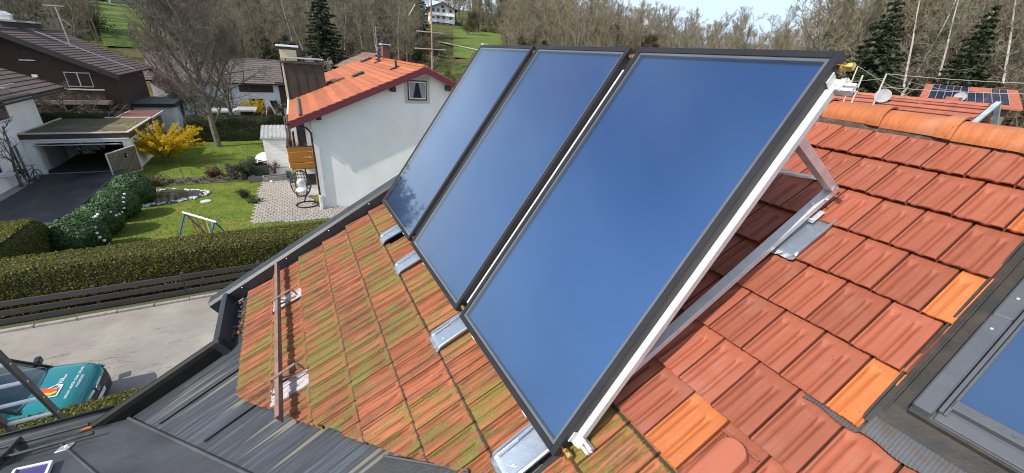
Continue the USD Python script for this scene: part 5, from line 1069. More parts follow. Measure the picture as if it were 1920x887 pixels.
mb = MB(); mb.box((-1.2, 10.1, 5.2), (-.15, 10.9, 8.50), .01); ch = mb.build('chimney', flat('stained_cream_render', (0.60, 0.50, 0.32), 0.9, c2=(0.38, 0.26, 0.12), scale=1.7, lo=.5, hi=.8), wh)
mb = MB(); mb.box((-1.4, 9.95, 8.68), (.03, 11.05, 8.80), .02); mb.build('chimney_cap', WHP, ch)
mb = MB(); mb.box((-1.15, 10.15, 8.5), (-.2, 10.85, 8.69)); mb.build('chimney_throat', DARKMET, ch)
# roof mast with cross arms
ma = thing('antenna_mast', 'tall rusty antenna mast with four cross arms behind the ridge of the white house', 'antenna', W0, WZ)
RUSTM = flat('rusty_tube', (0.30, 0.17, 0.09), 0.7, c2=(0.40, 0.33, 0.24), scale=6, bump=0.2)
mb = MB(); mb.tube([(7.3, 1.5, 7.5), (7.3, 1.5, 12.4)], .045, 8); mb.build('mast', RUSTM, ma, 40)
PALET = flat('pale_antenna_tube', (0.52, 0.50, 0.44), 0.6)
for z, l, a in ((11.86, 1.75, .25), (11.05, .9, .9), (10.15, 1.0, .2), (9.22, 1.25, .35)):
    mb = MB(); d = A([math.cos(a), math.sin(a), .02]); mb.tube([A([7.3, 1.5, z]) - d * l, A([7.3, 1.5, z]) + d * l * .85], .028, 6); mb.build('cross_arm', PALET, ma, 40)
mb = MB(); mb.tube([(5.9, 1.3, 10.9), (6.3, 1.35, 11.5)], .025, 6); mb.tube([(8.75, 2.0, 11.85), (8.75, 2, 12.25)], .02, 6); mb.build('stub_arm', PALET, ma, 40, kind='stuff')
# --- low white annexe with a ribbed roof in front of the lawn, left of the balcony
an = thing('white_annexe', 'small white brick annexe with a ribbed sheet roof left of the pine balcony', 'shed', (0, 0, 0))
WBR = flat('whitewashed_brick', (0.74, 0.73, 0.70), 0.9, c2=(0.66, 0.65, 0.61), scale=3, bump=0.3, bscale=14)
mb = MB(); mb.box((-4.60, 31.72, 0), (-2.75, 35.0, 2.70)); an_w = mb.build('wall', WBR, an)
for k in range(11):
    mb = MB(); z = .02 + .245 * k; mb.box((-4.612, 31.70, z), (-2.74, 31.74, z + .232), .006); mb.build('block_course', WBR, an_w)
mb = MB(); V = []
for j, x in enumerate(np.linspace(-4.72, -2.66, 33)): zz = .035 * (1 if (j // 2) % 2 else 0); V += [[x, 31.45, 2.72 + zz], [x, 35.2, 2.98 + zz]]
mb.add(V, [[2 * j, 2 * j + 2, 2 * j + 3, 2 * j + 1] for j in range(32)]); mb.build('ribbed_roof', flat('weathered_zinc_rib', (0.42, 0.42, 0.41), 0.6, metal=0.3, c2=(0.22, 0.22, 0.22), scale=2.5, stretch=(6, .5, 1)), an)
mb = MB(); mb.tube([(-4.75, 31.42, 2.66), (-2.78, 31.42, 2.66)], .05, 8); mb.build('gutter', flat('blue_grey_gutter', (0.20, 0.25, 0.33), .5), an, 40)
# --- paved terrace with every paver laid
PAV = flat('grey_paver', (0.33, 0.30, 0.265), 0.9, c2=(0.25, 0.225, 0.20), scale=4, bump=0.2, rnd=0.2)
tp = thing('terrace', 'grey paved terrace between the lawn and the white house', 'terrace'); tag(tp, kind='structure')
mb = MB(); mb.add([[-5.45, 22.1, .02], [1.6, 21.35, .02], [2.6, 24.3, .02], [-1.75, 23.45, .02], [-3, 31.6, .02], [-5.0, 31.6, .02]], [[0, 1, 2, 3], [0, 3, 4, 5]]); mb.build('joint_sand', flat('joint_sand', (0.13, 0.12, 0.095), 0.95), tp)
edge = Polygon([(-5.42, 22.12), (-2.2, 21.55), (1.5, 21.35), (2.6, 24.3), (-1.80, 23.32), (-4.0, 33.0), (-5.02, 30.2)]); mb = MB(); r = np.random.default_rng(77); R_ = rotz(WZ); big = []
for i in range(-36, 60):
    for j in range(-8, 50):
        lx, ly = i * .27 + (.135 if j % 2 else 0), j * .27; p = A(W0) + R_ @ A([lx, ly - 2.6, 0])
        if edge.contains(Point(p[0], p[1])):
            mb.obox(p + [0, 0, .035 + r.uniform(-.004, .004)], R_.T, (.122, .122, .025), .006)
mb.build('paver', PAV, tp, kind='stuff')
# hanging egg chair
eg = thing('hanging_chair', 'black wicker hanging egg chair with white cushion on its stand, at the house corner', 'chair', (-2.55, 24.15, 0.06), 0, None, 1.30)
mb = MB(); mb.tube([(.45 * math.cos(a), .42 * math.sin(a), .03) for a in np.linspace(0, 2 * math.pi, 30)], .028, 6, False); mb.tube([(-.1, .40, .03), (.1, .42, .5), (.18, .45, 1.3), (.12, .42, 1.85), (-.05, .25, 2.02), (-.12, 0, 1.98)], .028, 6); mb.build('stand', BLKP, eg, 40)
mb = MB(); c = A([-.12, 0, 1.05])
for a in np.linspace(0, 2 * math.pi, 18, endpoint=False):
    if abs(a - 4.4) > .75: mb.tube([c + [.42 * math.sin(t) * math.cos(a), .42 * math.sin(t) * math.sin(a), -.62 * math.cos(t)] for t in np.linspace(.1, math.pi - .05, 12)], .012, 4, False)
for z in np.linspace(-.5, .5, 7):
    q = .42 * math.sqrt(max(0, 1 - (z / .62) ** 2)); mb.tube([c + [q * math.cos(a), q * math.sin(a), z] for a in np.linspace(5.2, 5.2 + 4.75, 20)], .012, 4, False)
mb.build('wicker_basket', BLKP, eg, kind='stuff')
mb = MB(); mb.ball(c + [0, 0, -.30], .26, 2, (1, 1, .5)); mb.ball(c + [.03, .15, .0], .2, 2, (1, .5, 1)); mb.build('cushion', WHP, eg, True, kind='stuff')
# pots, planters, crates along the terrace
CONC = flat('grey_planter', (0.20, 0.195, 0.185), 0.9, c2=(0.28, 0.27, 0.26), scale=6); GRNB = flat('green_crate', (0.05, 0.075, 0.05), 0.7); SOIL = flat('soil', (0.03, 0.022, 0.016), 1.0)
def trough(name, label, c, l, w, h, m_, rz=0.0, fill=True):
    t = thing(name, label, 'planter', c, rz); mb = MB(); mb.prism(Polygon([(-l / 2, -w / 2), (l / 2, -w / 2), (l / 2, w / 2), (-l / 2, w / 2)]).difference(Polygon([(-l / 2 + .05, -w / 2 + .05), (l / 2 - .05, -w / 2 + .05), (l / 2 - .05, w / 2 - .05), (-l / 2 + .05, w / 2 - .05)])), (0, 0, 0), (1, 0, 0), (0, 1, 0), (0, 0, h)); mb.build('box', m_, t)
    mb = MB(); mb.box((-l / 2 + .05, -w / 2 + .05, 0), (l / 2 - .05, w / 2 - .05, h - .06)); mb.build('soil', SOIL, t); return t
trough('planter', 'long low grey trough planter on the terrace in front of the white annexe', (-4.05, 30.0, .06), 1.75, .5, .34, CONC, .1)
trough('planter', 'white box planter behind the long trough, against the annexe wall', (-3.65, 31.1, .06), .9, .5, .62, flat('pale_box', (0.55, 0.56, 0.57), .7))
trough('planter', 'small dark wooden box beside the shrubs at the lawn edge', (-5.35, 30.15, .03), .85, .45, .28, flat('grey_wood_box', (0.12, 0.11, 0.10), .85))
trough('raised_bed', 'dark green raised bed crate beside the sage shrub', (-5.15, 31.7, .03), 1.15, .75, .75, GRNB)
trough('raised_bed', 'light wooden raised bed frame with crop behind the green crate', (-4.75, 33.2, .03), .9, .7, .6, flat('pale_wood_frame', (0.35, 0.30, 0.21), .85))
fluffy('pot_plant', 'brown dry plant growing in the trough in front of the annexe', (-4.2, 30.9, .3), .45, .8, RUST, 900, .035, 61, 'plant', 16)
for (x, y, lb, pc_, lm_, s) in ((-3.30, 29.3, 'blue-green leafy plant in a grey pot at the end of the trough', (0.22, 0.21, 0.21), leafmat('bluegreen', (0.10, 0.20, 0.16), (0.14, 0.22, 0.18), .3), 62), (-2.45, 28.9, 'yellow-green leafy plant in a turquoise pot near the hanging chair', (0.12, 0.30, 0.30), leafmat('yellowgreen', (0.22, 0.26, 0.06), (0.13, 0.20, 0.05), .3), 63), (-2.0, 28.6, 'dark green potted plant under the balcony by the house wall', (0.25, 0.12, 0.07), GRN, 64)):
    t = fluffy('pot_plant', lb, (x, y, .05), .32, .85, lm_, 420, .06, s, 'plant', 9); mb = MB(); mb.lathe([(0, 0), (.16, 0), (.22, .30), (.20, .30), (.17, .05), (0, .05)], (0, 0, 0), 18); mb.build('pot', flat('pot_%d' % s, pc_, .6), t, 40)
one('white_ball', MB().ball((-4.45, 29.4, .14), .09, 2), WHP, 'small white ball lying on the terrace in front of the trough', 'ball', smooth=True)
t = thing('garden_table', 'white oval garden table tipped against the left side of the annexe', 'table', (-5.0, 34.2, .05)); mb = MB(); mb.lathe([(0, 0), (.55, 0), (.57, .02), (.55, .04), (0, .04)], (0, 0, .62), 24, (-.4, -.5, .8)); mb.build('table_top', WHP, t, 30)
for a in (.5, 2.6, 4.5): mb = MB(); mb.tube([(.3 * math.cos(a), .3 * math.sin(a), .6), (.4 * math.cos(a), .4 * math.sin(a), 0)], .03, 6); mb.build('leg', WHP, t)
t = thing('watering_pot', 'dark round pot with white rim standing on the green crate', 'pot', (-5.0, 31.8, .76)); mb = MB(); mb.lathe([(0, 0), (.14, 0), (.19, .28), (.17, .28), (0, .05)], (0, 0, 0), 16); mb.build('pot', BLKP, t, 40); mb = MB(); mb.add(trimesh.creation.torus(.18, .02, 20, 6).vertices + [0, 0, .28], trimesh.creation.torus(.18, .02, 20, 6).faces); mb.build('rim', WHP, t, True)
t = thing('terracotta_figures', 'two small terracotta figures on a tray by the white gable wall', 'garden figure', (1.05, 23.35, .06), WZ); mb = MB(); mb.box((-.30, -.12, 0), (.30, .10, .10), .02); mb.build('tray', flat('terracotta', (0.5, 0.2, 0.1), .8), t)
for x in (-.15, .12): mb = MB(); mb.ball((x, 0, .18), .09, 2, (1, .8, 1.2)); mb.ball((x, -.01, .33), .055, 2); mb.build('figure', flat('terracotta', (0.5, 0.2, 0.1), .8), t, True)
# --- white house at the left edge
lh, lhr = gable_house('left_white_house', 'white house at the left edge with dark brown roof, bicycle by its door', (-27.6, 27.0, 0), 0, 10.0, 11.4, 5.05, .40, .8, 2.7, WHITEWALL, BROWN_R, BLKW, 14, .26)
def lwin(y, z, w, h, **k): return win(lh, 'r', y - 27.0, z, w, h, W=10.0, fm=WINW, gl=WGL, **k)
lwin(34.2, 3.55, 1.3, 1.15, trim=flat('grey_sill', (.55, .56, .57), .8), tw=.10); lwin(33.75, 0.12, .85, 2.05, bars=2, trim=WINW, tw=.12); lwin(31.2, 1.0, 1.3, 1.1, bars=2)
mb = MB(); mb.box((9.98, 4.1, .95), (10.5, 5.1, 1.0)); mb.build('wall_shelf', WHP, lh)
mb = MB(); mb.tube([(10.86, -2.6, 4.66), (10.86, 14.1, 4.66)], .07, 8); mb.build('gutter', BLKP, lh, 40)
for k in range(4):
    mb = MB(); y = 6.4 + .55 * k; mb.box((10.05, y, 5.28), (10.40, y + .16, 5.34)); mb.build('snow_hook', GREYT, lh)
mb = MB(); mb.tube([(10.2, 5.6, 5.45), (10.2, 9.4, 5.45)], .04, 6); mb.build('snow_pipe', GREYT, lh)
mb = MB(); mb.box((9.55, 13.7, 5.5), (9.8, 13.85, 5.66)); mb.build('roof_vent', WHP, lh)
# bicycle
bk = thing('bicycle', 'dark bicycle with a rear basket parked against the left white house', 'bicycle', (-17.05, 33.0, 0.03), math.radians(80))
def wheel(x, nm):
    mb = MB(); t_ = trimesh.creation.torus(.33, .02, 28, 6); mb.add(t_.vertices @ A([[1, 0, 0], [0, 0, 1.0], [0, 1, 0]]).T + [x, 0, .35], t_.faces); w_ = mb.build('wheel', TYRE, bk, True)
    mb = MB()
    for a in np.linspace(0, math.pi, 9): mb.tube([(x - .32 * math.cos(a), 0, .35 - .32 * math.sin(a)), (x + .32 * math.cos(a), 0, .35 + .32 * math.sin(a))], .004, 3, False)
    mb.build('spokes', RIM, w_, kind='stuff')
wheel(-.52, 'r'); wheel(.55, 'f')
mb = MB()
for a, b in (((-.52, 0, .35), (-.12, 0, .32)), ((-.12, 0, .32), (-.25, 0, .85)), ((-.12, 0, .32), (.38, 0, .75)), ((-.22, 0, .75), (.36, 0, .85)), ((-.52, 0, .35), (-.22, 0, .75)), ((.55, 0, .35), (.34, 0, .98))): mb.tube([a, b], .02, 6)
mb.build('frame', BLKP, bk, 40)
mb = MB(); mb.ball((-.26, 0, .92), .12, 2, (1.2, .6, .4)); mb.build('saddle', BLKP, bk, True)
mb = MB(); mb.tube([(.25, -.28, 1.04), (.34, -.1, 1.02), (.34, .1, 1.02), (.25, .28, 1.04)], .016, 6); mb.build('handlebar', BLKP, bk, 40)
mb = MB(); mb.box((-.80, -.18, .78), (-.42, .18, 1.0), .03); mb.build('basket', BLKW, bk)
mb = MB(); mb.box((-.20, -.05, .29), (-.02, .05, .35)); mb.build('crank_case', RIM, bk)
# --- flat-roofed garage
ga = thing('garage', 'flat-roofed white garage with mossy gravel roof, brown fascia and open door', 'garage', (0, 0, 0))
for (lo, hi) in (((-17.58, 34.98, 0), (-17.12, 35.25, 2.24)), ((-12.95, 34.98, 0), (-12.55, 35.25, 2.24)), ((-17.58, 35.25, 0), (-17.4, 41.2, 2.24)), ((-12.75, 35.25, 0), (-12.56, 41.2, 2.24)), ((-17.4, 41.0, 0), (-12.75, 41.2, 2.24)), ((-17.12, 34.99, 2.02), (-12.95, 35.24, 2.24))):
    mb = MB(); mb.box(lo, hi); mb.build('wall', WHITEWALL, ga)
mb = MB(); mb.box((-17.62, 34.82, 2.25), (-12.45, 41.4, 2.62)); mb.build('roof_deck', flat('brown_fascia', (0.055, 0.03, 0.026), .7, c2=(.04, .022, .02), scale=4), ga)
MOSSR = mat('mossy_gravel', {'g': ('geometry', {}), 'n': ('noise_texture', {'scale': 0.42, 'detail': 6.0, 'roughness': .7}), 'r': ('rgb_ramp', {'ramp': [(.40, (.13, .12, .105)), (.52, (.10, .085, .03)), (.66, (.14, .085, .018))]}), 'n2': ('noise_texture', {'scale': 16.0, 'detail': 4.0}), 'v': ('map_range', {'to_min': .4, 'to_max': 1.6}), 'h': ('hsv', {}), 'b': ('bump', {'strength': .8, 'distance': .06}), 'p': ('principled_bsdf', {'roughness': .95})},
    [('g.position', 'n.vector'), ('n.fac', 'r.fac'), ('g.position', 'n2.vector'), ('n2.fac', 'v.value'), ('v.result', 'h.value'), ('r.color', 'h.color'), ('h.color', 'p.base_color'), ('n2.fac', 'b.height'), ('b.normal', 'p.normal')])
mb = MB(); P = [[x, y, 2.64 + .03 * math.sin(3 * x + 2 * y)] for y in np.linspace(34.95, 41.25, 9) for x in np.linspace(-17.5, -12.58, 9)]; mb.add(P, [[i * 9 + j, i * 9 + j + 1, (i + 1) * 9 + j + 1, (i + 1) * 9 + j] for i in range(8) for j in range(8)]); mb.build('gravel', MOSSR, ga, True)
PALEW = flat('pale_edge_board', (.56, .53, .47), .7, c2=(.46, .43, .38), scale=3)
for lo, hi in (((-17.64, 34.80, 2.62), (-12.43, 34.94, 2.70)), ((-17.64, 41.28, 2.62), (-12.43, 41.42, 2.70)), ((-12.57, 34.94, 2.62), (-12.43, 41.28, 2.70)), ((-17.64, 34.94, 2.62), (-17.50, 41.28, 2.70))): mb = MB(); mb.box(lo, hi, .01); mb.build('edge_board', PALEW, ga)
mb = MB(); mb.box((-17.62, 34.79, 2.24), (-12.50, 34.83, 2.30)); mb.build('fascia_trim', WHP, ga)
mb = MB(); mb.bar((-17.05, 34.7, 1.93), (-13.0, 34.7, 1.93), .5, .05, (0, .25, 1)); mb.build('raised_door', flat('grey_door', (.42, .43, .43), .5), ga)
mb = MB(); mb.box((-17.38, 36.5, .02), (-17.32, 39.2, 1.5)); mb.build('inner_panel', flat('grey_panel', (.3, .3, .29), .8), ga)
gc = thing('parked_car', 'dark car parked inside the open garage, only its tail showing', 'car', (-13.95, 37.4, .03), 0)
mb = MB(); sec = [(-2.1, .35), (-2.15, .75), (-2.0, .95), (-1.5, 1.0), (-1.0, 1.42), (.6, 1.42), (1.3, .95), (2.0, .85), (2.15, .4), (2.1, .3)]
mb.prism([(x, z) for x, z in sec], (-.85, 2.1, 0), (0, 1, 0), (0, 0, 1), (1.7, 0, 0)); mb.build('body', flat('black_car_paint', (.01, .011, .014), .25, coat=.8), gc)
mb = MB(); mb.box((-.75, -.06, .70), (-.42, -.02, .82)); mb.build('tail_light', flat('tail_light', (.45, .04, .02), .3), gc); mb = MB(); mb.box((.42, -.06, .70), (.75, -.02, .82)); mb.build('tail_light', flat('tail_light', (.45, .04, .02), .3), gc)
mb = MB(); mb.box((-.26, -.08, .50), (.26, -.03, .61)); mb.build('number_plate', WHP, gc)
for x in (-.8, .8):
    for y in (.7, 3.4): mb = MB(); mb.lathe([(0, -.09), (.3, -.09), (.31, 0), (.3, .09), (0, .09)], (x, y, .31), 20, (1, 0, 0)); mb.build('tyre', TYRE, gc, 40)
fp = thing('screen_fence', 'weathered diagonal-board fence panel with a round hole beside the garage opening', 'fence', (-13.45, 33.2, 0), math.radians(58))
WOODG = flat('weathered_fence_wood', (.15, .13, .095), .9, c2=(.10, .088, .06), scale=5, bump=.2, rnd=.2)
fpoly = Polygon([(0, .05), (2.0, .05), (2.0, 1.75), (0, 1.55)]).difference(Point(1.25, 1.25).buffer(.16))
for k in range(22):
    s_ = Polygon([(-2 + k * .2, 0), (-2 + k * .2 + .175, 0), (-2 + k * .2 + .175 + 1.9, 1.9), (-2 + k * .2 + 1.9, 1.9)]).intersection(fpoly)
    for g_ in getattr(s_, 'geoms', [s_]):
        if g_.area > .01: mb = MB(); mb.prism(g_, (0, 0, 0), (1, 0, 0), (0, 0, 1), (0, .025, 0)); mb.build('diagonal_board', WOODG, fp)
for a, b in (((0, 0, 1.58), (2.05, 0, 1.78)), ((0, 0, .04), (2.05, 0, .04)), ((0, 0, 0), (0, 0, 1.6)), ((2.03, 0, 0), (2.03, 0, 1.8))): mb = MB(); mb.bar(a, b, .06, .06, (0, 1, 0)); mb.build('frame', PALEW, fp)
# --- sheds behind
def flat_shed(name, label, P, z, th, wallm, roofm, fasm, cat='shed'):
    t = thing(name, label, cat); Q = Polygon(P); mb = MB(); mb.prism(Q.buffer(-.35), (0, 0, 0), (1, 0, 0), (0, 1, 0), (0, 0, z - th)); mb.build('wall', wallm, t)
    mb = MB(); mb.prism(Q, (0, 0, z - th), (1, 0, 0), (0, 1, 0), (0, 0, th)); mb.build('fascia', fasm, t); mb = MB(); mb.prism(Q.buffer(-.12), (0, 0, z), (1, 0, 0), (0, 1, 0), (0, 0, .02)); mb.build('roof', roofm, t); return t
GREENR = flat('grey_green_felt', (.17, .19, .16), .9, c2=(.12, .135, .115), scale=2); REDF = flat('red_felt', (.17, .055, .045), .9, c2=(.12, .045, .04), scale=3)
flat_shed('flat_garage', 'white flat-roofed garage with grey-green felt roof in front of the dark wooden house', [(-17.6, 49.0), (-12.2, 49.2), (-12.3, 55.2), (-17.2, 55.1)], 2.75, .32, WHITEWALL, GREENR, BLKW, 'garage')
rs = flat_shed('red_roof_shed', 'small shed with a red felt roof and slatted side behind the mossy garage', [(-14.9, 41.9), (-12.6, 41.9), (-12.6, 46.3), (-14.9, 46.3)], 2.55, .15, DKW, REDF, PALEW)
for k in range(9): mb = MB(); mb.box((-12.9, 42.3, .3 + .235 * k), (-12.82, 46, .3 + .235 * k + .17)); mb.build('slat', flat('grey_slat', (.17, .165, .16), .8, rnd=.1), rs)
flat_shed('white_garden_house', 'small white flat-roofed garden building between the hedge and the bare tree', [(-12.7, 53.0), (-11.6, 53.0), (-11.6, 58.0), (-12.7, 58.0)], 2.6, .2, WHITEWALL, GREENR, BLKW)
flat_shed('grey_shed', 'grey garden shed with pale roof left of the bare tree, beyond the hedge', [(-9.9, 50.0), (-7.6, 50.0), (-7.6, 52.4), (-9.9, 52.4)], 2.0, .15, flat('grey_wall', (.30, .29, .28), .9), flat('pale_metal_roof', (.34, .37, .42), .6), PALEW)
flat_shed('dark_shed', 'low dark timber shed beside the leaning bare tree, beyond the hedge', [(-7.4, 49.0), (-5.6, 49.0), (-5.6, 51.6), (-7.4, 51.6)], 2.25, .15, DKW, flat('pale_metal_roof', (.34, .37, .42), .6), PALEW)
flat_shed('lean_to', 'dark lean-to with a black roof beside the sheet-clad chimney box', [(-3.6, 60), (-1.0, 60), (-1.0, 63), (-3.6, 63)], 4.2, .3, DKW, BLKW, BLKW)
RBW = flat('red_brown_fence', (.12, .055, .036), .85, c2=(.085, .04, .03), scale=4, rnd=.2)
for i, (x0, x1, y, lb) in enumerate(((-6.5, -5.35, 51.2, 'dark brown board fence panel left of the pale gap'), (-5.05, -3.95, 49.8, 'red-brown slatted fence panel right of the pale gap'), (-3.3, -1.4, 51.6, 'brown fence panel near the eave of the white house'))):
    t = thing('fence_panel', lb, 'fence', (0, 0, 0), 0, 'garden fence panels')
    for k in range(8): mb = MB(); mb.box((x0, y, .05 + .2 * k), (x1, y + .03, .05 + .2 * k + .18)); mb.build('board', RBW, t)
    for x in (x0, x1): mb = MB(); mb.box((x - .05, y - .03, 0), (x + .05, y + .06, 1.75)); mb.build('post', RBW, t)
af = thing('garden_a_frame', 'white timber A-frame standing in the garden behind the fence', 'frame', (-4.4, 53.5, 0))
for s in (-1, 1): mb = MB(); mb.bar((s * .75, 0, 0), (s * .1 - .1, 0, 2.6), .09, .09, (0, 1, 0)); mb.build('leg', WHP, af)
# --- dark timber house
dh, dhr = gable_house('dark_timber_house', 'large dark brown timber house with brown tile roof and a balcony, upper left', (-26.6, 47.0, 0), 0, 11.2, 9.2, 5.62, .47, .62, 1.2, DKW, BROWN_R, BLKW, 20, .42, gablem=DKW, gable_z=.4)
win(dh, 'f', 8.95, 4.32, 1.55, 1.15, fm=WINW, gl=WGL, bars=2); win(dh, 'f', 6.45, 6.3, .75, .8, fm=BLKW, gl=WGL)
mb = MB(); mb.box((6.0, -.25, 6.2), (6.85, -.02, 6.28)); mb.build('window_sill', WHP, dh)
for k in range(22): mb = MB(); x = 5.4 + .235 * k; mb.box((x, -1.25, 3.38), (x + .215, -1.2, 4.2)); mb.build('balcony_board', flat('mixed_brown_board', (.10, .05, .03), .85, c2=(.05, .03, .022), scale=3, stretch=(1, 1, .3), rnd=.35), dh)
mb = MB(); mb.box((5.3, -1.32, 4.2), (10.65, -1.14, 4.28)); mb.build('balcony_rail', PALEW, dh)
mb = MB(); mb.box((5.3, -1.25, 3.05), (10.6, 0, 3.3)); mb.build('balcony_slab', flat('grey_slab', (.26, .24, .22), .9), dh)
mb = MB(); mb.box((5.0, -.04, .2), (11.2, .0, 2.4)); mb.build('ground_floor_front', flat('stone_front', (.20, .18, .15), .95, c2=(.12, .11, .09), scale=2), dh)
mb = MB(); mb.box((8.9, -.06, .2), (10.7, -.01, 2.1)); mb.build('dark_opening', BLKW, dh)
DSTR = nrm([5.6 + .62, 0, -.47 * 6.22])
mb = MB(); a = A([5.75, 4.6, dhr + .1]); mb.bar(a, a + DSTR * 6.6, .22, .05, (0, 0, 1)); mb.build('metal_strip', flat('bright_strip', (.45, .45, .46), .5, metal=.3), dh)
for x, y, z, w_ in ((5.25, 3.2, dhr - .1, 1.5), (5.25, 6.2, dhr - .1, .9)):
    mb = MB(); mb.box((x - .45, y - w_ / 2, z - .4), (x + .45, y + w_ / 2, z + .75), .02); c_ = mb.build('chimney', BLKW, dh); mb = MB(); mb.box((x - .52, y - w_ / 2 - .08, z + .75), (x + .52, y + w_ / 2 + .08, z + .90)); mb.build('chimney_slab', flat('yellowish_slab', (.40, .38, .27), .9), c_)
bh = thing('bird_house', 'little white house-shaped cowl on the left chimney of the dark timber house', 'chimney cowl', (-21.6, 50.2, dhr + .78)); mb = MB(); mb.box((-.3, -.25, 0), (.3, .25, .35)); mb.build('box', WHP, bh); mb = MB(); mb.prism([(-.38, .35), (.38, .35), (0, .62)], (0, -.32, 0), (1, 0, 0), (0, 0, 1), (0, .64, 0)); mb.build('hood', WHP, bh)
pm = thing('tv_mast', 'grey pole with a small aerial on the roof of the dark timber house', 'antenna', (-18.4, 50.2, 0)); mb = MB(); mb.tube([(0, 0, 7.3), (-.05, 0, 10.4)], .05, 6); mb.build('mast', GREYT, pm); mb = MB(); mb.bar((-.8, 0, 10.35), (.5, 0, 10.4), .06, .06); mb.bar((.1, -.1, 9.4), (.5, .1, 8.9), .06, .06); mb.build('arm', PALET, pm, kind='stuff')
# --- houses further back
h2, z2 = gable_house('far_brown_roof_house', 'white house with a long grey-brown roof behind the bare tree and the yellow shrub', (-3.0, 60.5, 0), math.radians(90), 7.4, 13.0, 4.15, .62, .5, .35, WHITEWALL, GREY_R, BLKW, 12, .2)
mb = MB(); mb.box((-.04, .9, 2.9), (0, 4.6, 3.75)); mb.build('timber_band', DKW, h2)
win(h2, 'l', 1.1, 1.0, .8, .9, fm=BLKW, gl=WGL); win(h2, 'l', 3.0, .2, 1.6, 1.9, fm=BLKW, gl=WGL)
h3, z3 = gable_house('far_tan_roof_house', 'white house with a tan tile roof behind the blossoming tree, beyond the orange roof', (5.2, 58.0, 0), math.radians(4), 7.6, 10, 6.6, .42, .7, .5, WHITEWALL, TAN_R, DKW, 12, .25)
mb = MB(); mb.box((5.6, 3.4, 7.6), (6.6, 4.5, 9.6)); c_ = mb.build('chimney', flat('brick_red', (.22, .075, .06), .9, c2=(.13, .05, .045), scale=6), h3); mb = MB(); mb.box((5.45, 3.25, 9.6), (6.75, 4.65, 9.72)); mb.build('chimney_cap', WHP, c_)
mb = MB(); mb.prism([(-.6, 0), (.6, 0), (.35, .45), (-.35, .45)], (6.1, 3.4, 9.72), (1, 0, 0), (0, 0, 1), (0, 1.1, 0)); mb.build('chimney_hood', DARKMET, c_)
ds = thing('satellite_dish', 'white satellite dish and aerials on the ridge of the tan-roofed house', 'antenna', (8.8, 57.6, 8.2)); mb = MB(); mb.lathe([(0, 0), (.2, .03), (.36, .10), (.37, .11), (.2, .05), (0, .02)], (0, -.1, .9), 20, (.9, -.45, .2)); mb.build('dish', WHP, ds, 40); mb = MB(); mb.tube([(.1, 0, 0), (.1, 0, 3.4)], .035, 6); mb.bar((.1, 0, 3.4), (1.1, .2, 3.3), .05, .05); mb.bar((-.3, 0, 2.5), (.6, 0, 2.5), .05, .05); mb.build('mast', GREYT, ds)
# farmhouse on the hill
fz = ground_z(56.5, 163.5) + .3
fh, fz2 = gable_house('hill_farmhouse', 'three-storey white farmhouse with a dark grey roof on the hill above the meadow', (51.8, 166.5, fz - 1.5), math.radians(-14), 9.6, 13.0, 7.2, .40, 1.3, 1.2, WHITEWALL, flat('dark_grey_slate', (.075, .078, .085), .6, c2=(.055, .057, .062), scale=1), BLKW, 10, .3)
for z in (1.0, 3.1, 5.4):
    for x in (1.2, 3.1, 5.2, 7.9): win(fh, 'f', x, z + .4, 1.0, 1.15, fm=flat('green_frame', (.06, .07, .08), .6), gl=WGL)
win(fh, 'f', 4.8, 7.3, 1.3, .9, fm=DKW, gl=WGL)
mb = MB(); mb.box((.4, -1.2, 4.5), (9.2, 0, 4.65)); mb.box((.4, -1.2, 2.2), (9.2, 0, 2.35)); mb.build('balcony_slab', WHP, fh, kind='stuff')
mb = MB(); mb.box((.4, -1.25, 4.6), (6.2, -1.2, 5.4)); mb.build('balcony_front', WHP, fh)
hx, hy = -32.5, 148.0; hz = ground_z(hx, hy)
h5, _ = gable_house('upper_left_house', 'pale flat-looking house with a white eave among the trees at the top left', (hx - 5, hy, hz), math.radians(-78), 8.0, 12.0, 4.0, .3, .8, .6, flat('grey_wall2', (.40, .38, .35), .9), GREY_R, WHP, 6, .25)
wb = polar(105, 25.1, 0); one('white_pump_box', MB().box(wb + [-.7, -.7, 0], wb + [.7, .7, 1.9], .05), flat('pale_blue_box', (.62, .68, .72), .7), 'small white box hut standing alone on the green meadow', 'hut')
mb = MB(); PTH = [polar(D, a, .45) for D, a in ((104, 24.9), (108, 22.6), (113, 20.0), (119, 17.0))]
for a, b in zip(PTH, PTH[1:]): mb.bar(a, b, 1.6, .12)
struct('meadow_path', mb, flat('gravel_path', (.42, .38, .30), .95))
oh = polar(92, 46.4, 0); t = thing('orange_hut', 'small orange wooden hut with a grey roof behind the middle and right collectors', 'hut', oh, math.radians(-40)); mb = MB(); mb.prism([(-1.7, 0), (1.7, 0), (1.7, 5.6), (0, 6.4), (-1.7, 5.6)], (0, -2, 0), (1, 0, 0), (0, 0, 1), (0, 4, 0)); mb.build('wall', OAK, t); mb = MB(); mb.bar((-2.0, 0, 5.55), (0, 0, 6.5), 4.6, .12, (0, 0, 1)); mb.bar((2.0, 0, 5.55), (0, 0, 6.5), 4.6, .12, (0, 0, 1)); mb.build('roof', GREY_R, t)
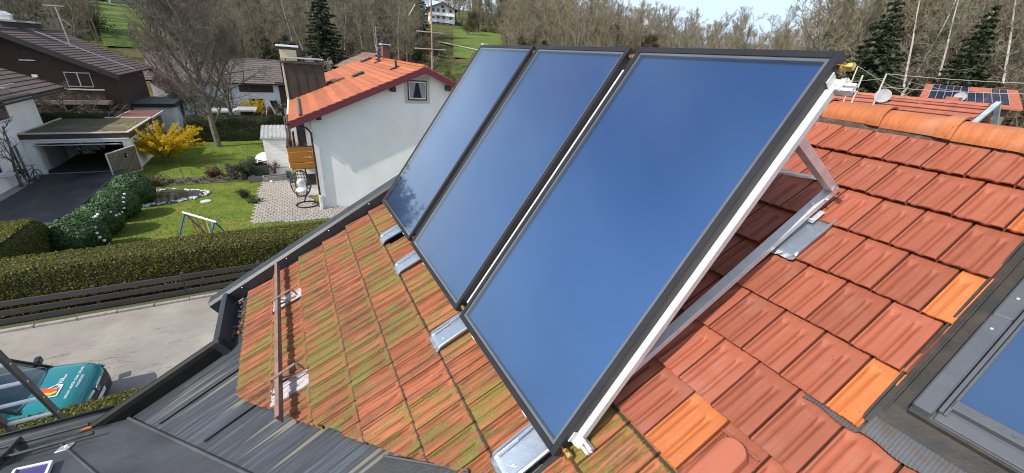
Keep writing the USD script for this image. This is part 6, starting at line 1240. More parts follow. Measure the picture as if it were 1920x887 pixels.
# --- right hand side: neighbouring red roofs just past the ridge
RED_R = flat('red_roof_course', (.40, .125, .075), .75, c2=(.30, .095, .06), scale=2.5, bump=.5, bscale=9, bdist=.03, rnd=.12)
rh_, _ = gable_house('right_red_roof_house', 'neighbouring house with a fine red tile roof just beyond the ridge, on the right', (10.0, 4.2, 0), 0, 24.0, 16.5, 3.10, .45, .5, .25, WHITEWALL, RED_R, RED_R, 34, .12, lift=.075)
gm = thing('metal_gable_frame', 'pale metal A-shaped gable trim at the right end of the fine red tile roof', 'gable trim')
PM = flat('pale_zinc', (.46, .52, .54), .45, metal=.3)
mb = MB(); mb.bar((22.05, 3.75, 8.80), (19.6, 3.75, 7.70), .16, .10, (0, 0, 1)); mb.build('trim_board', PM, gm); mb = MB(); mb.bar((22.0, 3.75, 8.80), (23.6, 3.75, 7.75), .16, .10, (0, 0, 1)); mb.build('trim_board', PM, gm)
def dish(lb, c, rr, ax):
    t = thing('roof_dish', lb, 'antenna', c); mb = MB(); mb.lathe([(0, 0), (rr * .5, rr * .08), (rr, rr * .28), (rr * 1.02, rr * .30), (rr * .5, rr * .13), (0, rr * .05)], (0, 0, .55), 20, ax); mb.build('dish', flat('grey_dish', (.30, .31, .32), .6), t, 40); mb = MB(); mb.tube([(0, 0, -.3), (0, 0, .55)], .03, 6); mb.build('mast', PALET, t); return t
dish('grey satellite dish on the ridge of the fine red tile roof', (21.3, 7.2, 8.12), .30, (-.9, -.35, .25))
def quad_slab(t, nm, Q, th, m_):
    Q = [A(q) for q in Q]; n_ = nrm(np.cross(Q[1] - Q[0], Q[3] - Q[0])); n_ = n_ if n_[2] > 0 else -n_; V = Q + [q - n_ * th for q in Q]; mb = MB(); mb.add(V, [[0, 1, 2, 3], [4, 7, 6, 5], [0, 4, 5, 1], [1, 5, 6, 2], [2, 6, 7, 3], [3, 7, 4, 0]]); return mb.build(nm, m_, t), n_
pvh = thing('solar_roof_house', 'house with photovoltaic modules on its low orange roof, at the right', 'house')
q0, q1, q2, q3 = [CAM + (A(p_) - CAM) * 1.85 for p_ in ([27.1, 7.62, 8.62], [27.9, 4.22, 8.58], [32.0, 5.38, 9.42], [31.2, 8.78, 9.44])]       # eave left, eave right, ridge right, ridge left
q1 = q0 + (q1 - q0) * 1.06; q2 = q3 + (q2 - q3) * 1.04
rp, rn_ = quad_slab(pvh, 'roof', [q0, q1, q2, q3], .2, RED_R)
mb = MB(); q_ = [(q0 * .9 + q2 * .1), (q1 * .9 + q3 * .1), q2 * .95 + q0 * .05, q3 * .95 + q1 * .05]; mb.prism([p_[:2] for p_ in q_], (0, 0, 0), (1, 0, 0), (0, 1, 0), (0, 0, 8.05)); mb.build('wall', flat('dark_wall', (.16, .12, .10), .9), pvh)
mb = MB(); Q = [q3, q2, q2 + [7.5, 2.0, -1.6], q3 + [7.5, 2.0, -1.6]]; quad_slab(pvh, 'rear_slope', Q, .2, RED_R)
PVM = flat('pv_cell', (.018, .022, .045), .25, c2=(.025, .03, .06), scale=3, coat=.4)
for i in range(10):
    for j in range(3):
        if (j == 2 and 5 <= i <= 7): continue
        f0, f1 = .09 + i * .080, .09 + (i + 1) * .080 - .006; g0, g1 = .10 + j * .285, .10 + (j + 1) * .285 - .018
        pt = lambda f, g: (q0 + (q1 - q0) * f) * (1 - g) + (q3 + (q2 - q3) * f) * g
        mb = MB(); P4 = [pt(f0, g0), pt(f1, g0), pt(f1, g1), pt(f0, g1)]; V = [p + rn_ * .06 for p in P4] + [p + rn_ * .02 for p in P4]; mb.add(V, [[0, 1, 2, 3], [0, 4, 5, 1], [1, 5, 6, 2], [2, 6, 7, 3], [3, 7, 4, 0]]); mb.build('pv_module', PVM, rp)
PV2 = flat('pv_frame', (.6, .6, .62), .4, metal=.3)
for i in range(11):
    f0 = .09 + i * .080 - .003; mb = MB(); mb.bar(pt(f0, .10) + rn_ * .05, pt(f0, .95 if not 5 < i < 8 else .65) + rn_ * .05, .03, .03, rn_); mb.build('module_rail', PV2, rp)
mb = MB(); c = pt(.33, -.10); mb.box(c + [-.1, -.45, -.3], c + [.9, .45, .6]); mb.build('chimney', RED_R, pvh)
dish('small white dish on the eave of the roof with photovoltaic modules', pt(.40, .02) + [0, 0, -.1], .42, (-.9, -.2, .3))
# dark gabled shed and poles beyond the red roof
gsd = thing('dark_gable_shed', 'dark open gable with pale bargeboards beyond the red roof, behind the collector clamp', 'shed', (23.5, 9.75, 0), math.radians(-66)); mb = MB(); mb.prism([(-.9, 0), (.9, 0), (.9, 8.35), (0, 9.25), (-.9, 8.35)], (0, 0, 0), (1, 0, 0), (0, 0, 1), (0, 3, 0)); mb.build('wall', BLKW, gsd)
for s in (-1, 1): mb = MB(); mb.bar((s * 1.05, -.05, 8.25), (0, -.05, 9.33), .12, .14, (0, 0, 1)); mb.build('bargeboard', PALET, gsd)
mb = MB(); mb.bar((-1.1, 1.5, 8.26), (0, 1.5, 9.36), 3.2, .06); mb.bar((1.1, 1.5, 8.26), (0, 1.5, 9.36), 3.2, .06); mb.build('roof', GREY_R, gsd, kind='stuff')
def pole(lb, px, py0, py1, D, rr=.05):
    a = ray(px, py1); k = D / math.hypot(a[0], a[1]); b = CAM + a * k; a2 = ray(px, 100); 
    zt = None
    for z in np.arange(2, 16, .02):
        if proj((b[0], b[1], z))[1] < py0: zt = z; break
    return one('roof_pole', MB().tube([(b[0], b[1], 0 if rr > .06 else 6.5), (b[0], b[1], zt)], rr, 6), PALET, lb, 'pole', smooth=40), A([b[0], b[1], zt])
_, pA = pole('pale pole beside the dark gable, left one of three beyond the red roof', 1594, 125, 160, 24, .025); _, pB = pole('pale pole standing on the dark gable, middle one of three', 1606, 142, 170, 21, .03); _, pC = pole('pale pole with wires at its top, right one of three beyond the red roof', 1642, 139, 185, 16, .022)
WIRE = flat('pale_wire', (.42, .41, .37), .6)
far_ = CAM + ray(2050, 160) / math.hypot(*ray(2050, 160)[:2]) * 16; far2 = CAM + ray(2050, 178) / math.hypot(*ray(2050, 178)[:2]) * 16; lf = CAM + ray(1480, 152) / math.hypot(*ray(1480, 152)[:2]) * 22
for i, (a, b, sag, lb) in enumerate(((pC, far_, .05, 'pale overhead wire running right from the pole top, upper one'), (pC - [0, 0, .35], far2, .05, 'pale overhead wire running right from the pole, lower one'), (lf, pC - [0, 0, .12], .1, 'pale overhead wire running left behind the collectors'), (pA, pA + [1.5, -2.2, -1.3], .02, 'thin stay wire of the left pale pole'), (pC, pC + [9, .5, -.25], .1, 'thin wire from the right pole towards the trees'))):
    one('overhead_wire', MB().tube([a + (b - a) * t - [0, 0, sag * 4 * t * (1 - t)] for t in np.linspace(0, 1, 14)], .007, 4), WIRE, lb, 'wire')
# ------------------------------------------------------------------ trees
BARKB = flat('brown_bark', (.125, .108, .070), .95, c2=(.205, .182, .125), scale=1.5, rnd=.28, obj=True)
BARKR = flat('reddish_twigs', (.13, .10, .062), .95, c2=(.19, .148, .095), scale=1.2, rnd=.22, obj=True)
BARKG = flat('grey_bark', (.16, .138, .105), .95, c2=(.085, .074, .056), scale=2.2, rnd=.2, obj=True, bump=.4, bscale=12)
BIRCH = flat('birch_bark', (.46, .43, .38), .85, c2=(.18, .16, .14), scale=3.0, lo=.5, hi=.72, rnd=.15, obj=True, stretch=(1, 1, 3))
def branch_set(seed, H, spread=.45, lean=(0, 0), base=.28, r0=.20, nl=16, nb=6, nt=7, first=.22, up=.55, twig_r=.012, n4=0, droop=0.0):
    """bare tree: returns (trunk MB, limb MB, twig MB)"""
    r = np.random.default_rng(seed); tk, lm, tw = MB(), MB(), MB()
    def path(p, d, L, n, wob, upw):
        out = [p]; d = nrm(d)
        for i in range(n): d = nrm(d + r.normal(0, wob, 3) + A([0, 0, upw])); out.append(out[-1] + d * L / n)
        return A(out)
    T = path(A([0, 0, -.4]), A([lean[0], lean[1], 1]), H * .92, 7, .06, .05); tk.tube(T, np.linspace(r0, .03, 8), 7, False)
    def along(P, f): x = f * (len(P) - 1); i = min(int(x), len(P) - 2); return P[i] + (P[i + 1] - P[i]) * (x - i), nrm(P[i + 1] - P[i])
    Tw = []
    for k in range(nl):
        f = first + (1 - first) * (k + r.random()) / nl * .96; p, d = along(T, f); a = k * 2.4 + r.normal(0, .5); L = H * spread * (1 - f * .62) * r.uniform(.7, 1.2)
        o = A([math.cos(a), math.sin(a), 0]); B = path(p, o + d * up * r.uniform(.7, 1.5), L, 5, .15, .08 - droop); rb = r0 * (1 - f) * .42 + .02; lm.tube(B, np.linspace(rb, .014, 6), 5, False)
        for j in range(nb):
            f2 = .2 + .8 * (j + r.random()) / nb; p2, d2 = along(B, f2); o2 = nrm(np.cross(d2, r.normal(size=3))); L2 = L * .5 * (1.15 - f2) * r.uniform(.6, 1.3) + .3
            C = path(p2, d2 * .8 + o2 * .8 + A([0, 0, .25]), L2, 4, .16, .06 - droop); lm.tube(C, np.linspace(rb * .35 + .006, .009, 5), 4, False)
            for q in range(nt):
                f3 = .15 + .85 * (q + r.random()) / nt; p3, d3 = along(C, f3); o3 = nrm(np.cross(d3, r.normal(size=3))); L3 = L2 * r.uniform(.25, .6) + .15; E_ = path(p3, d3 * .7 + o3 * .8 + A([0, 0, .15]), L3, 2, .18, .05 - droop); tw.tube(E_, [twig_r, twig_r * .8, twig_r * .35], 3, False); Tw.append(E_)
                for w in range(n4):
                    p4, d4 = along(E_, r.random()); o4 = nrm(np.cross(d4, r.normal(size=3))); tw.tube([p4, p4 + (d4 * .6 + o4 * .7) * L3 * r.uniform(.3, .7)], [twig_r * .7, twig_r * .3], 3, False)
    return tk, lm, tw, Tw
def proto(name, mk, mats):
    k = klass(name); p = str(k.GetPath())
    for mb, nm, m_, kind in mk: 
        if mb.v: mb.build(nm, m_, p, kind=kind)
    return p
PROT = {}
for i, (H, kw, m_) in enumerate(((15, dict(nl=17, nb=6, nt=7), BARKB), (17, dict(nl=18, nb=6, nt=7, spread=.36, first=.35), BARKB), (13, dict(nl=16, nb=7, nt=8, spread=.52, first=.12, r0=.16), BARKR), (16, dict(nl=20, nb=6, nt=7, spread=.3, up=1.1, first=.3), BARKB), (11, dict(nl=15, nb=7, nt=8, spread=.6, first=.06, up=.9, r0=.12), BARKR))):
    tk, lm, tw, _ = branch_set(100 + i, H, twig_r=.021, **kw); PROT['bare%d' % i] = (proto('bare_tree_%d' % i, ((tk, 'trunk', m_, None), (lm, 'limbs', m_, 'stuff'), (tw, 'twigs', m_, 'stuff')), None), H)
for i in range(2):
    tk, lm, tw, _ = branch_set(150 + i, 16, spread=.26, nl=18, nb=5, nt=6, first=.38, up=1.0, r0=.15, twig_r=.018, lean=(.05, .02)); PROT['birch%d' % i] = (proto('birch_%d' % i, ((tk, 'trunk', BIRCH, None), (lm, 'limbs', BARKG, 'stuff'), (tw, 'twigs', BARKB, 'stuff')), None), 16)
NEED = [leafmat('spruce_needles', (.028, .052, .020), (.048, .072, .026), .15, scale=.5, obj=True), leafmat('olive_needles', (.058, .072, .018), (.095, .095, .026), .18, scale=.5, obj=True)]
def spruce(seed, H, R, nm_, dens=1.0):
    r = np.random.default_rng(seed); tk, nd = MB(), MB(); tk.tube([(0, 0, -.5), (0, 0, H * .5), (0, 0, H)], [H * .017, H * .010, .02], 6, False); br = MB(); P, N = [], []
    lv = int(H * 2.0 * dens)
    for i in range(lv):
        f = (i + .5) / lv; z = H * (.08 + .92 * f); L0 = R * (1 - f) ** .75 + .15; n = max(4, int(9 * (1 - f) + 4)); a0 = r.uniform(0, 6)
        for k in range(n):
            a = a0 + 2 * math.pi * k / n + r.normal(0, .18); L = L0 * r.uniform(.62, 1.15); d = A([math.cos(a), math.sin(a), 0]); s = A([-d[1], d[0], 0]); q0 = A([0, 0, z]); 
            pts = [q0 + d * L * t + A([0, 0, -L * .30 * t ** 1.2 + L * .12 * t ** 3]) for t in (0, .5, 1)]; br.tube(pts, [.03, .02, .008], 3, False)
            m_ = max(14, int(L * 27)); t = r.random(m_) ** .7; w = (r.random(m_) - .5) * L * .46 * (1.15 - t); c = q0 + d * (L * t)[:, None] + s * w[:, None] + A([0, 0, 1.0]) * (-L * .30 * t ** 1.2 + L * .12 * t ** 3 - .05 - abs(w) * .3 + r.normal(0, .05, m_))[:, None]
            P.append(c); N.append(np.tile(A([0, 0, .9]) + d * .3, (m_, 1)))
    P, N = np.vstack(P), np.vstack(N); V, F = leaf_cards(P, N, .23, r, .75, .5); nd.add(V, F); return tk, br, nd
for i, (H, R, m_) in enumerate(((19, 5.0, 0), (15, 3.2, 0), (16, 5.2, 1))):
    tk, br, nd = spruce(200 + i, H, R, m_); PROT['spruce%d' % i] = (proto('spruce_%d' % i, ((tk, 'trunk', BARKB, None), (br, 'boughs', BARKB, 'stuff'), (nd, 'needles', NEED[m_], 'stuff')), None), H)
def leafy(seed, H, R, n, size, lm_, name, zlo=.15, core_only=False):
    r = np.random.default_rng(seed); tk, l2, tw, Tw = branch_set(seed, H, spread=R / H * 1.5, nl=12, nb=5, nt=4, first=.15, r0=.1, twig_r=.012); E_ = np.vstack([t[1:] for t in Tw]); i = r.integers(0, len(E_), n); P = E_[i] + r.normal(0, .22, (n, 3)); V, F = leaf_cards(P, np.tile(A([0, 0, 1.0]), (n, 1)), size, r, 1.6, .6); mb = MB(); mb.add(V, F)
    return proto(name, ((tk, 'trunk', BARKB, None), (l2, 'limbs', BARKB, 'stuff'), (mb, 'leaves', lm_, 'stuff')), None)
PROT['green0'] = (leafy(301, 8, 2.6, 5200, .10, leafmat('spring_leaf', (.12, .19, .03), (.17, .22, .04), .45, obj=True), 'budding_tree'), 8)
PROT['ivy0'] = (leafy(302, 12, 1.5, 7000, .13, leafmat('ivy_leaf', (.032, .055, .016), (.05, .075, .02), .2, obj=True), 'ivy_tree'), 12)
PROT['olive0'] = (leafy(303, 9, 3.0, 7000, .11, leafmat('olive_brown_leaf', (.10, .095, .03), (.14, .115, .045), .3, obj=True), 'olive_tree'), 9)
KIND = {'bare': ('bare_tree', 'bare brown deciduous tree in the woods behind the houses', 'tree', 'bare trees of the wooded hillside'), 'birch': ('birch_tree', 'slender pale-trunked bare tree in the woods', 'tree', 'pale-trunked trees of the wooded hillside'),
        'spruce': ('spruce_tree', 'dark green conifer among the bare trees of the woods', 'tree', 'conifers of the wooded hillside'), 'green': ('budding_tree', 'fresh green budding tree at the edge of the woods', 'tree', 'budding trees at the edge of the woods'), 'ivy': ('ivy_tree', 'trunk thickly overgrown with dark ivy in the woods', 'tree', 'ivy-covered trees in the woods'), 'olive': ('olive_tree', 'olive brown bushy tree at the edge of the woods', 'tree', 'olive brown trees at the edge of the woods')}
def tree_at(key, D, az, sc, rz, label=None, tilt=None, dz=0):
    k = KIND[key.rstrip('0123456789')]; p = polar(D, az, dz); return copy_of(PROT[key][0], k[0], label or k[1], k[2], p, rz, None if label else k[3], sc)
def px_az(px, py=90): d = ray(px, py); return math.degrees(math.atan2(d[0], d[1]))
def hides(D, az, top, wid):
    """would this tree stand in front of something the photograph keeps clear?"""
    p = polar(D, az); a = proj(p); b = proj(p + [0, 0, top]); w = wid * F_PX / max(a[2], 1)
    for (x0, y0, x1, y1, far) in ((795, 5, 862, 62, 172), (838, 52, 935, 118, 150), (205, 14, 272, 72, 138), (222, 0, 285, 18, 150), (1185, 62, 1215, 84, 100), (1240, 76, 1250, 90, 90), (1585, 0, 1700, 150, 43), (585, 0, 650, 95, 69), (470, 45, 530, 95, 66), (1690, 148, 1920, 196, 67)):
        if D < far and a[0] + w > x0 and a[0] - w < x1 and a[1] > y0 and b[1] < y1: return True
    return False
r = np.random.default_rng(2024); made = 0; placed = []
def scatter(n, D0, D1, a0, a1, keys, s0, s1, mind):
    global made
    tries = 0; got = 0
    while got < n and tries < n * 40:
        tries += 1; D = math.sqrt(r.uniform(D0 ** 2, D1 ** 2)); az = r.uniform(a0, a1); key = keys[r.integers(len(keys))]; sc = r.uniform(s0, s1)
        sc *= float(np.interp(az, [-25, -4, 12], [0.62, 0.72, 1.0])); p = polar(D, az); H = PROT[key][1] * sc
        if hides(D, az, H, H * .16): continue
        if any((p[0] - q[0]) ** 2 + (p[1] - q[1]) ** 2 < mind ** 2 for q in placed): continue
        placed.append(p); tree_at(key, D, az, sc, r.uniform(0, 6.28)); got += 1; made += 1
B5 = ['bare0', 'bare1', 'bare2', 'bare3', 'bare4']
# left and middle hillside
scatter(62, 70, 98, -23, 24, B5 + ['birch0', 'birch1', 'bare1', 'bare3'], .72, 1.0, 2.2)
scatter(80, 98, 150, -24, 34, B5 + ['bare1', 'bare3', 'birch0'], .8, 1.15, 2.8)
scatter(34, 175, 235, -24, 45, B5, 1.1, 1.5, 4)
scatter(16, 88, 150, -20, 18, ['spruce0', 'spruce1', 'olive0', 'ivy0', 'olive0', 'green0'], .7, 1.0, 4)
scatter(7, 180, 210, 20, 36, ['spruce0', 'spruce1', 'olive0'], .9, 1.2, 6)
# behind the collectors
scatter(62, 74, 125, 28, 63, B5 + ['bare2', 'bare4', 'olive0'], .75, 1.22, 2.6)
scatter(24, 125, 190, 30, 64, B5, 1.0, 1.35, 4)
# right hand woods
scatter(50, 68, 98, 64, 86, ['bare0', 'bare1', 'bare3', 'birch0', 'bare1', 'bare3', 'bare0'], 1.2, 1.65, 2.2)
scatter(14, 68, 95, 64, 88, ['bare4', 'bare2', 'bare4'], .9, 1.2, 2.4)
def special(key, px, D, sc, label, dz=0): tree_at(key, D, px_az(px), sc, px * .7, label, dz=dz)
special('spruce0', 1648, 42, .80, 'tallest dark green spruce at the right, left of the leaning bare trunks'); special('spruce2', 1612, 40, .52, 'olive green spruce just left of the tallest one'); special('spruce0', 1690, 47, .62, 'dark spruce half hidden behind the right side of the tallest one')
special('spruce1', 1830, 67, 1.15, 'slim spruce among the bare trunks at the far right'); special('ivy0', 1885, 67, 1.0, 'ivy-grown tree at the far right edge above the solar roof')
special('spruce0', 608, 68, .85, 'tallest dark conifer on the left hill, behind the tan-roofed house'); special('spruce1', 497, 72, .52, 'small dark spruce behind the long grey-brown roof'); special('spruce1', 520, 76, .45, 'second small dark spruce, right of the other behind the long roof'); special('ivy0', 540, 74, .62, 'slim ivy-covered trunk behind the cream chimney')
special('spruce1', 1155, 84, .66, 'dark conifer beyond the middle collector, left of the orange hut'); special('ivy0', 1025, 84, .62, 'ivy-grown tree just above the top edge of the middle collector'); special('spruce1', 1268, 110, .6, 'dark conifer above the left end of the nearest collector'); special('olive0', 1385, 76, .98, 'big yellow-green ivy crown above the nearest collector'); special('spruce1', 1505, 80, .66, 'dark conifer above the right half of the nearest collector'); special('olive0', 1345, 72, .7, 'olive brown shrubby tree above the nearest collector'); special('spruce1', 1470, 110, .95, 'conifer top showing against the sky above the nearest collector')
special('green0', 828, 62, .82, 'fresh yellow-green budding tree right of the antenna mast'); special('green0', 695, 92, .55, 'fresh green bush in the woods left of the antenna mast'); special('olive0', 885, 140, .8, 'pale budding tree beside the hill farmhouse'); special('green0', 770, 150, .45, 'small yellow-green shrub left of the hill farmhouse')
special('birch0', 790, 58, .62, 'white-trunked birch standing close left of the antenna mast'); special('birch1', 1085, 80, .72, 'pinkish birch beyond the middle collector'); special('birch1', 640, 78, .8, 'pale trunk leaning before the dark conifer'); special('birch0', 1745, 69, 1.35, 'pale straight trunk above the solar roof, left one'); special('birch1', 1778, 68.5, 1.4, 'pale forked trunk above the middle of the solar roof'); special('birch0', 1808, 69, 1.3, 'pale trunk above the right part of the solar roof'); special('birch1', 1716, 69, 1.3, 'pale thin trunk between the spruces and the solar roof')
special('olive0', 1900, 12.5, .86, 'tan brown bushy crown just past the ridge at the right edge', -1.0)
# undergrowth of the woods
PI = UsdGeom.PointInstancer.Define(stage, '/World/undergrowth'); bp = '/World/undergrowth/brush'; UsdGeom.Xform.Define(stage, bp); rr = np.random.default_rng(5); mb = MB()
for j in range(60):
    a = rr.uniform(0, 6.28); q = A([math.cos(a) * rr.uniform(.3, 1.6), math.sin(a) * rr.uniform(.3, 1.6), rr.uniform(1.2, 3.0)]); mb.tube([A([math.cos(a), math.sin(a), 0]) * .2, q * A([.5, .5, .6]), q], [.03, .022, .010], 3, False)
    for w in range(5): p = q * rr.uniform(.4, .95); mb.tube([p, p + rr.normal(0, .35, 3) + A([0, 0, .3])], [.016, .006], 3, False)
mb.build('stems', BARKR, bp)
mb = MB(); P = rr.normal(0, 1, (500, 3)) * A([.8, .8, .5]) + A([0, 0, .9]); V, F = leaf_cards(P, np.tile(A([0, 0, 1.0]), (500, 1)), .11, rr, 1.4); mb.add(V, F); mb.build('leaves', leafmat('brush_leaf', (.095, .085, .03), (.085, .12, .03), .35, obj=True), bp)
tag(PI, 'brown and green brushwood under the bare trees of the hillside', 'undergrowth', None, 'stuff')
PI.CreatePrototypesRel().SetTargets([Sdf.Path(bp)]); pts, ors, scs = [], [], []
while len(pts) < 1100:
    D, az = math.sqrt(rr.uniform(66 ** 2, 165 ** 2)), rr.uniform(-24, 88)
    if len(pts) % 3 == 0: D, az = rr.uniform(68, 90), rr.uniform(64, 92)
    if hides(D, az, 3.2, 1.6): continue
    if D < 72 and az < 62 or D < 67: continue
    pts.append(polar(D, az)); a = rr.uniform(0, 6.28); ors.append(Gf.Quath(math.cos(a / 2), 0, 0, math.sin(a / 2))); s = rr.uniform(.7, 1.5); scs.append((s, s, s * rr.uniform(.7, 1.2)))
PI.CreatePositionsAttr(Vt.Vec3fArray([Gf.Vec3f(*map(float, p)) for p in pts])); PI.CreateOrientationsAttr(Vt.QuathArray(ors)); PI.CreateScalesAttr(Vt.Vec3fArray([Gf.Vec3f(*map(float, s)) for s in scs])); PI.CreateProtoIndicesAttr(Vt.IntArray([0] * len(pts)))
# ------------------------------------------------------------------ the bare tree on the lawn and garden trees
def garden_tree(name, label, c, seed, H, bark, rz=0, **kw):
    t = thing(name, label, 'tree', c, rz); tk, lm, tw, Tw = branch_set(seed, H, **kw); tk.build('trunk', bark, t, True); lm.build('limbs', bark, t, True, kind='stuff'); tw.build('twigs', bark, t, kind='stuff'); return t, Tw
garden_tree('lawn_tree', 'big bare many-branched tree at the back of the lawn beside the yellow forsythia', (-8.6, 42.1, 0), 415, 16.0, BARKG, 0, spread=.50, nl=34, nb=10, nt=8, first=.14, up=1.25, r0=.25, twig_r=.014, n4=2, lean=(-.06, 0))
garden_tree('lawn_tree', 'slimmer bare tree just right of the big bare one, beyond the dark hedge', (-7.4, 46.6, 0), 431, 13.0, BARKG, 1.2, spread=.45, nl=26, nb=8, nt=8, first=.22, up=.9, r0=.20, twig_r=.013, n4=1, lean=(.03, 0))
garden_tree('fruit_tree', 'low spreading bare fruit tree between the left white house and the dark timber house', (-17.6, 43.2, 0), 77, 5.2, BARKG, 0, spread=.75, nl=14, nb=7, nt=7, first=.2, up=.35, r0=.14, twig_r=.012, n4=1)
garden_tree('young_tree', 'thin young tree with budding twigs in front of the left white house', (-17.25, 32.2, 0), 55, 4.6, BARKG, 0, spread=.28, nl=9, nb=3, nt=3, first=.35, up=.8, r0=.09, twig_r=.010)
def blossom(name, label, c, seed, H, R, lm_, n, size, up=.7):
    r = np.random.default_rng(seed); t, Tw = garden_tree(name, label, c, seed, H, BARKB, 0, spread=R / H * 1.35, nl=15, nb=6, nt=5, first=.12, up=up, r0=.10, twig_r=.012); E_ = np.vstack([x[1:] for x in Tw]); i = r.integers(0, len(E_), n); P = E_[i] + r.normal(0, .12, (n, 3)); V, F = leaf_cards(P, np.tile(A([0, 0, 1.0]), (n, 1)), size, r, 1.6, .8); mb = MB(); mb.add(V, F); mb.build('blossom', lm_, t, kind='stuff')
PINKB = leafmat('pink_blossom', (.46, .22, .28), (.52, .32, .36), .35); WHITEB = leafmat('white_blossom', (.62, .55, .47), (.5, .42, .36), .35); YELB = leafmat('forsythia_flower', (.90, .60, .008), (.92, .68, .015), .45)
blossom('blossom_tree', 'pink blossoming tree behind the dark timber house', (-13.6, 58.5, 0), 501, 7.2, 2.4, PINKB, 2600, .085); blossom('blossom_tree', 'white blossoming tree behind the sheet-clad chimney box', (.6, 44.5, 0), 502, 8.3, 2.2, WHITEB, 3000, .06); blossom('blossom_tree', 'pale pink flowering shrub tree left of the big bare tree', (-11.6, 54.5, 0), 503, 4.8, 2.0, leafmat('pale_pink', (.34, .25, .23), (.28, .22, .18), .3), 1800, .07)
def forsythia(label, c, R, H, n, seed):
    r = np.random.default_rng(seed); t = thing('forsythia', label, 'shrub', c); st = MB(); P = []
    for k in range(120):
        a = r.uniform(0, 6.28); o = A([math.cos(a), math.sin(a), 0]); L = r.uniform(.5, 1.0); top = H * r.uniform(.45, 1.0); pts = A([o * R * L * f ** 1.5 * r.uniform(.9, 1.1) + A([0, 0, top * (1.25 * f - .28 * f ** 2.4)]) for f in np.linspace(0, 1, 6)]); st.tube(pts, np.linspace(.022, .006, 6), 3, False)
        m_ = n // 120; f = r.uniform(.28, 1, m_) ** .8; idx = np.clip((f * 5).astype(int), 0, 4); w = (f * 5 - idx)[:, None]; P.append(pts[idx] * (1 - w) + pts[idx + 1] * w + r.normal(0, .055, (m_, 3)))
    st.build('stems', BARKB, t, kind='stuff'); P = np.vstack(P); V, F = leaf_cards(P, np.tile(A([0, 0, 1.0]), (len(P), 1)), .050, r, 1.6, .7); mb = MB(); mb.add(V, F); mb.build('flowers', YELB, t, kind='stuff')
forsythia('big yellow forsythia bush in flower beside the garage', (-11.35, 36.8, 0), 2.7, 2.9, 24000, 601); forsythia('yellow forsythia bush in the garden beyond the dark hedge', (-6.2, 55.0, 0), 1.5, 2.9, 5000, 602); forsythia('narrow yellow shrub high up behind the pink blossoming tree', (-14.3, 68.0, 1.0), 1.3, 6.0, 3000, 603)
rr = np.random.default_rng(9)
for i, (x, y, R, H, lm_, lb) in enumerate(((-9.5, 47.6, 1.4, 1.9, GRN, 'green shrub beyond the hedge between the two bare trees'), (-2.9, 57.5, 1.6, 2.0, leafmat('dull_green', (.055, .075, .035), (.08, .085, .04), .3), 'dull green shrub in front of the far white house'), (-4.6, 57.0, 1.3, 1.6, RUST, 'rusty brown shrub in the garden behind the fence panels'), (-13.5, 60.5, 2.2, 3.2, leafmat('yellowgreen2', (.13, .15, .04), (.10, .12, .04), .3), 'yellow-green shrub mass behind the white flat-roofed garage'), (-8.8, 57.0, 2.0, 2.8, leafmat('browngreen', (.11, .10, .05), (.14, .11, .06), .3), 'brown-green bush behind the grey shed'), (1.0, 50.0, 2.0, 3.6, leafmat('browngreen', (.11, .10, .05), (.14, .11, .06), .3), 'brown-green bush behind the cream chimney'))):
    fluffy('garden_bush', lb, (x, y, 0), R, H, lm_, 2600, .075, 700 + i, 'shrub', 22)
# dry ornamental grass mass past the ridge at the right edge
gm_ = MB(); r = np.random.default_rng(66); P = []
for k in range(9000):
    x, y = r.uniform(5.2, 10.5), r.uniform(-3.2, 2.3); c = A([x, y, 7.0 + .9 * r.random() + .45 * math.sin(x * 1.3 + y) * .5]); P.append(c)
P = A(P); V, F = leaf_cards(P, np.tile(A([-.5, 0, .8]), (len(P), 1)), .075, r, 1.2, .35); gm_.add(V, F)
for k in range(70): x, y = r.uniform(5.5, 10), r.uniform(-3, 2.2); gm_.tube([(x, y, 0), (x + r.normal(0, .2), y + r.normal(0, .2), 7.6)], [.05, .01], 3, False)
one('dry_shrubbery', gm_, leafmat('straw', (.42, .34, .20), (.30, .24, .14), .3), 'straw-coloured dry shrubbery filling the gap past the ridge at the right edge', 'shrub', kind='stuff')
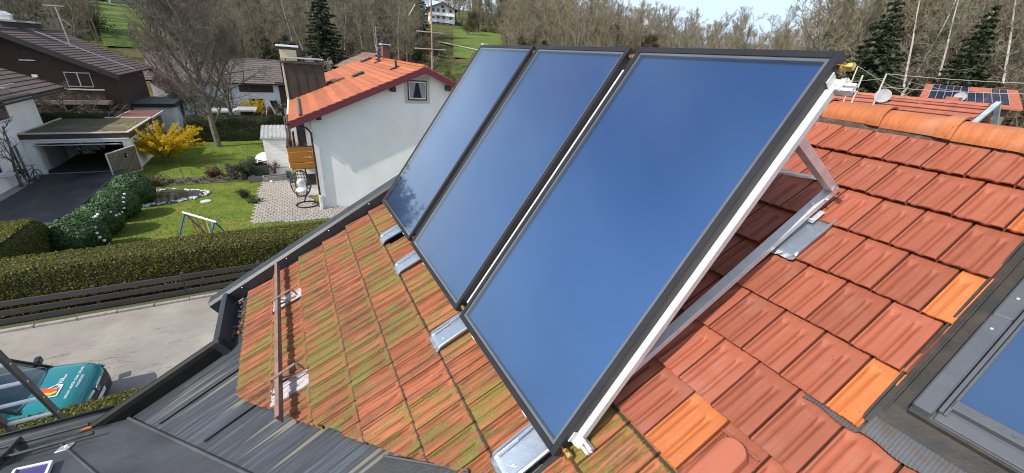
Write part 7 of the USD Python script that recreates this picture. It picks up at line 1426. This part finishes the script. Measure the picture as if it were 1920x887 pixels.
# the mass of the far wood behind the trees one can tell apart
FW = UsdGeom.PointInstancer.Define(stage, '/World/far_wood'); tag(FW, 'mass of bare brown trees filling the wooded hillside behind', 'wood', None, 'stuff')
tg = []
for i in range(3):
    H, kw, m_ = ((15, dict(spread=.40, first=.2), BARKB), (16, dict(spread=.34, first=.3, up=.9), BARKR), (12, dict(spread=.55, first=.06, up=.8), BARKB))[i]
    tk, lm, tw, _ = branch_set(170 + i, H, nl=13, nb=5, nt=6, twig_r=.028, r0=.17, **kw); pth = '/World/far_wood/bare_tree' + ('' if i == 0 else '_%03d' % i); UsdGeom.Xform.Define(stage, pth); tg.append(Sdf.Path(pth))
    for mb, nm in ((tk, 'trunk'), (lm, 'limbs'), (tw, 'twigs')): mb.build(nm, m_, pth)
FW.CreatePrototypesRel().SetTargets(tg); pts, ors, scs, ids = [], [], [], []; rr = np.random.default_rng(17)
zones = [(230, 78, 112, -25, 26, .6, 1.0), (260, 112, 175, -25, 36, .8, 1.15), (150, 175, 260, -26, 50, 1.0, 1.5), (150, 80, 150, 28, 64, .7, 1.1), (130, 70, 120, 64, 92, 1.1, 1.5)]
for n_, D0, D1, a0, a1, s0_, s1_ in zones:
    got = 0; tries = 0
    while got < n_ and tries < 20000:
        tries += 1; D, az, sc = math.sqrt(rr.uniform(D0 ** 2, D1 ** 2)), rr.uniform(a0, a1), rr.uniform(s0_, s1_); sc *= float(np.interp(az, [-25, -4, 12], [0.62, 0.72, 1.0]))
        if hides(D, az, 15 * sc, 2.6 * sc): continue
        pts.append(polar(D, az)); a = rr.uniform(0, 6.28); ors.append(Gf.Quath(math.cos(a / 2), 0, 0, math.sin(a / 2))); scs.append((sc, sc, sc)); ids.append(int(rr.integers(3))); got += 1
FW.CreatePositionsAttr(Vt.Vec3fArray([Gf.Vec3f(*map(float, p)) for p in pts])); FW.CreateOrientationsAttr(Vt.QuathArray(ors)); FW.CreateScalesAttr(Vt.Vec3fArray([Gf.Vec3f(*map(float, s)) for s in scs])); FW.CreateProtoIndicesAttr(Vt.IntArray(ids))
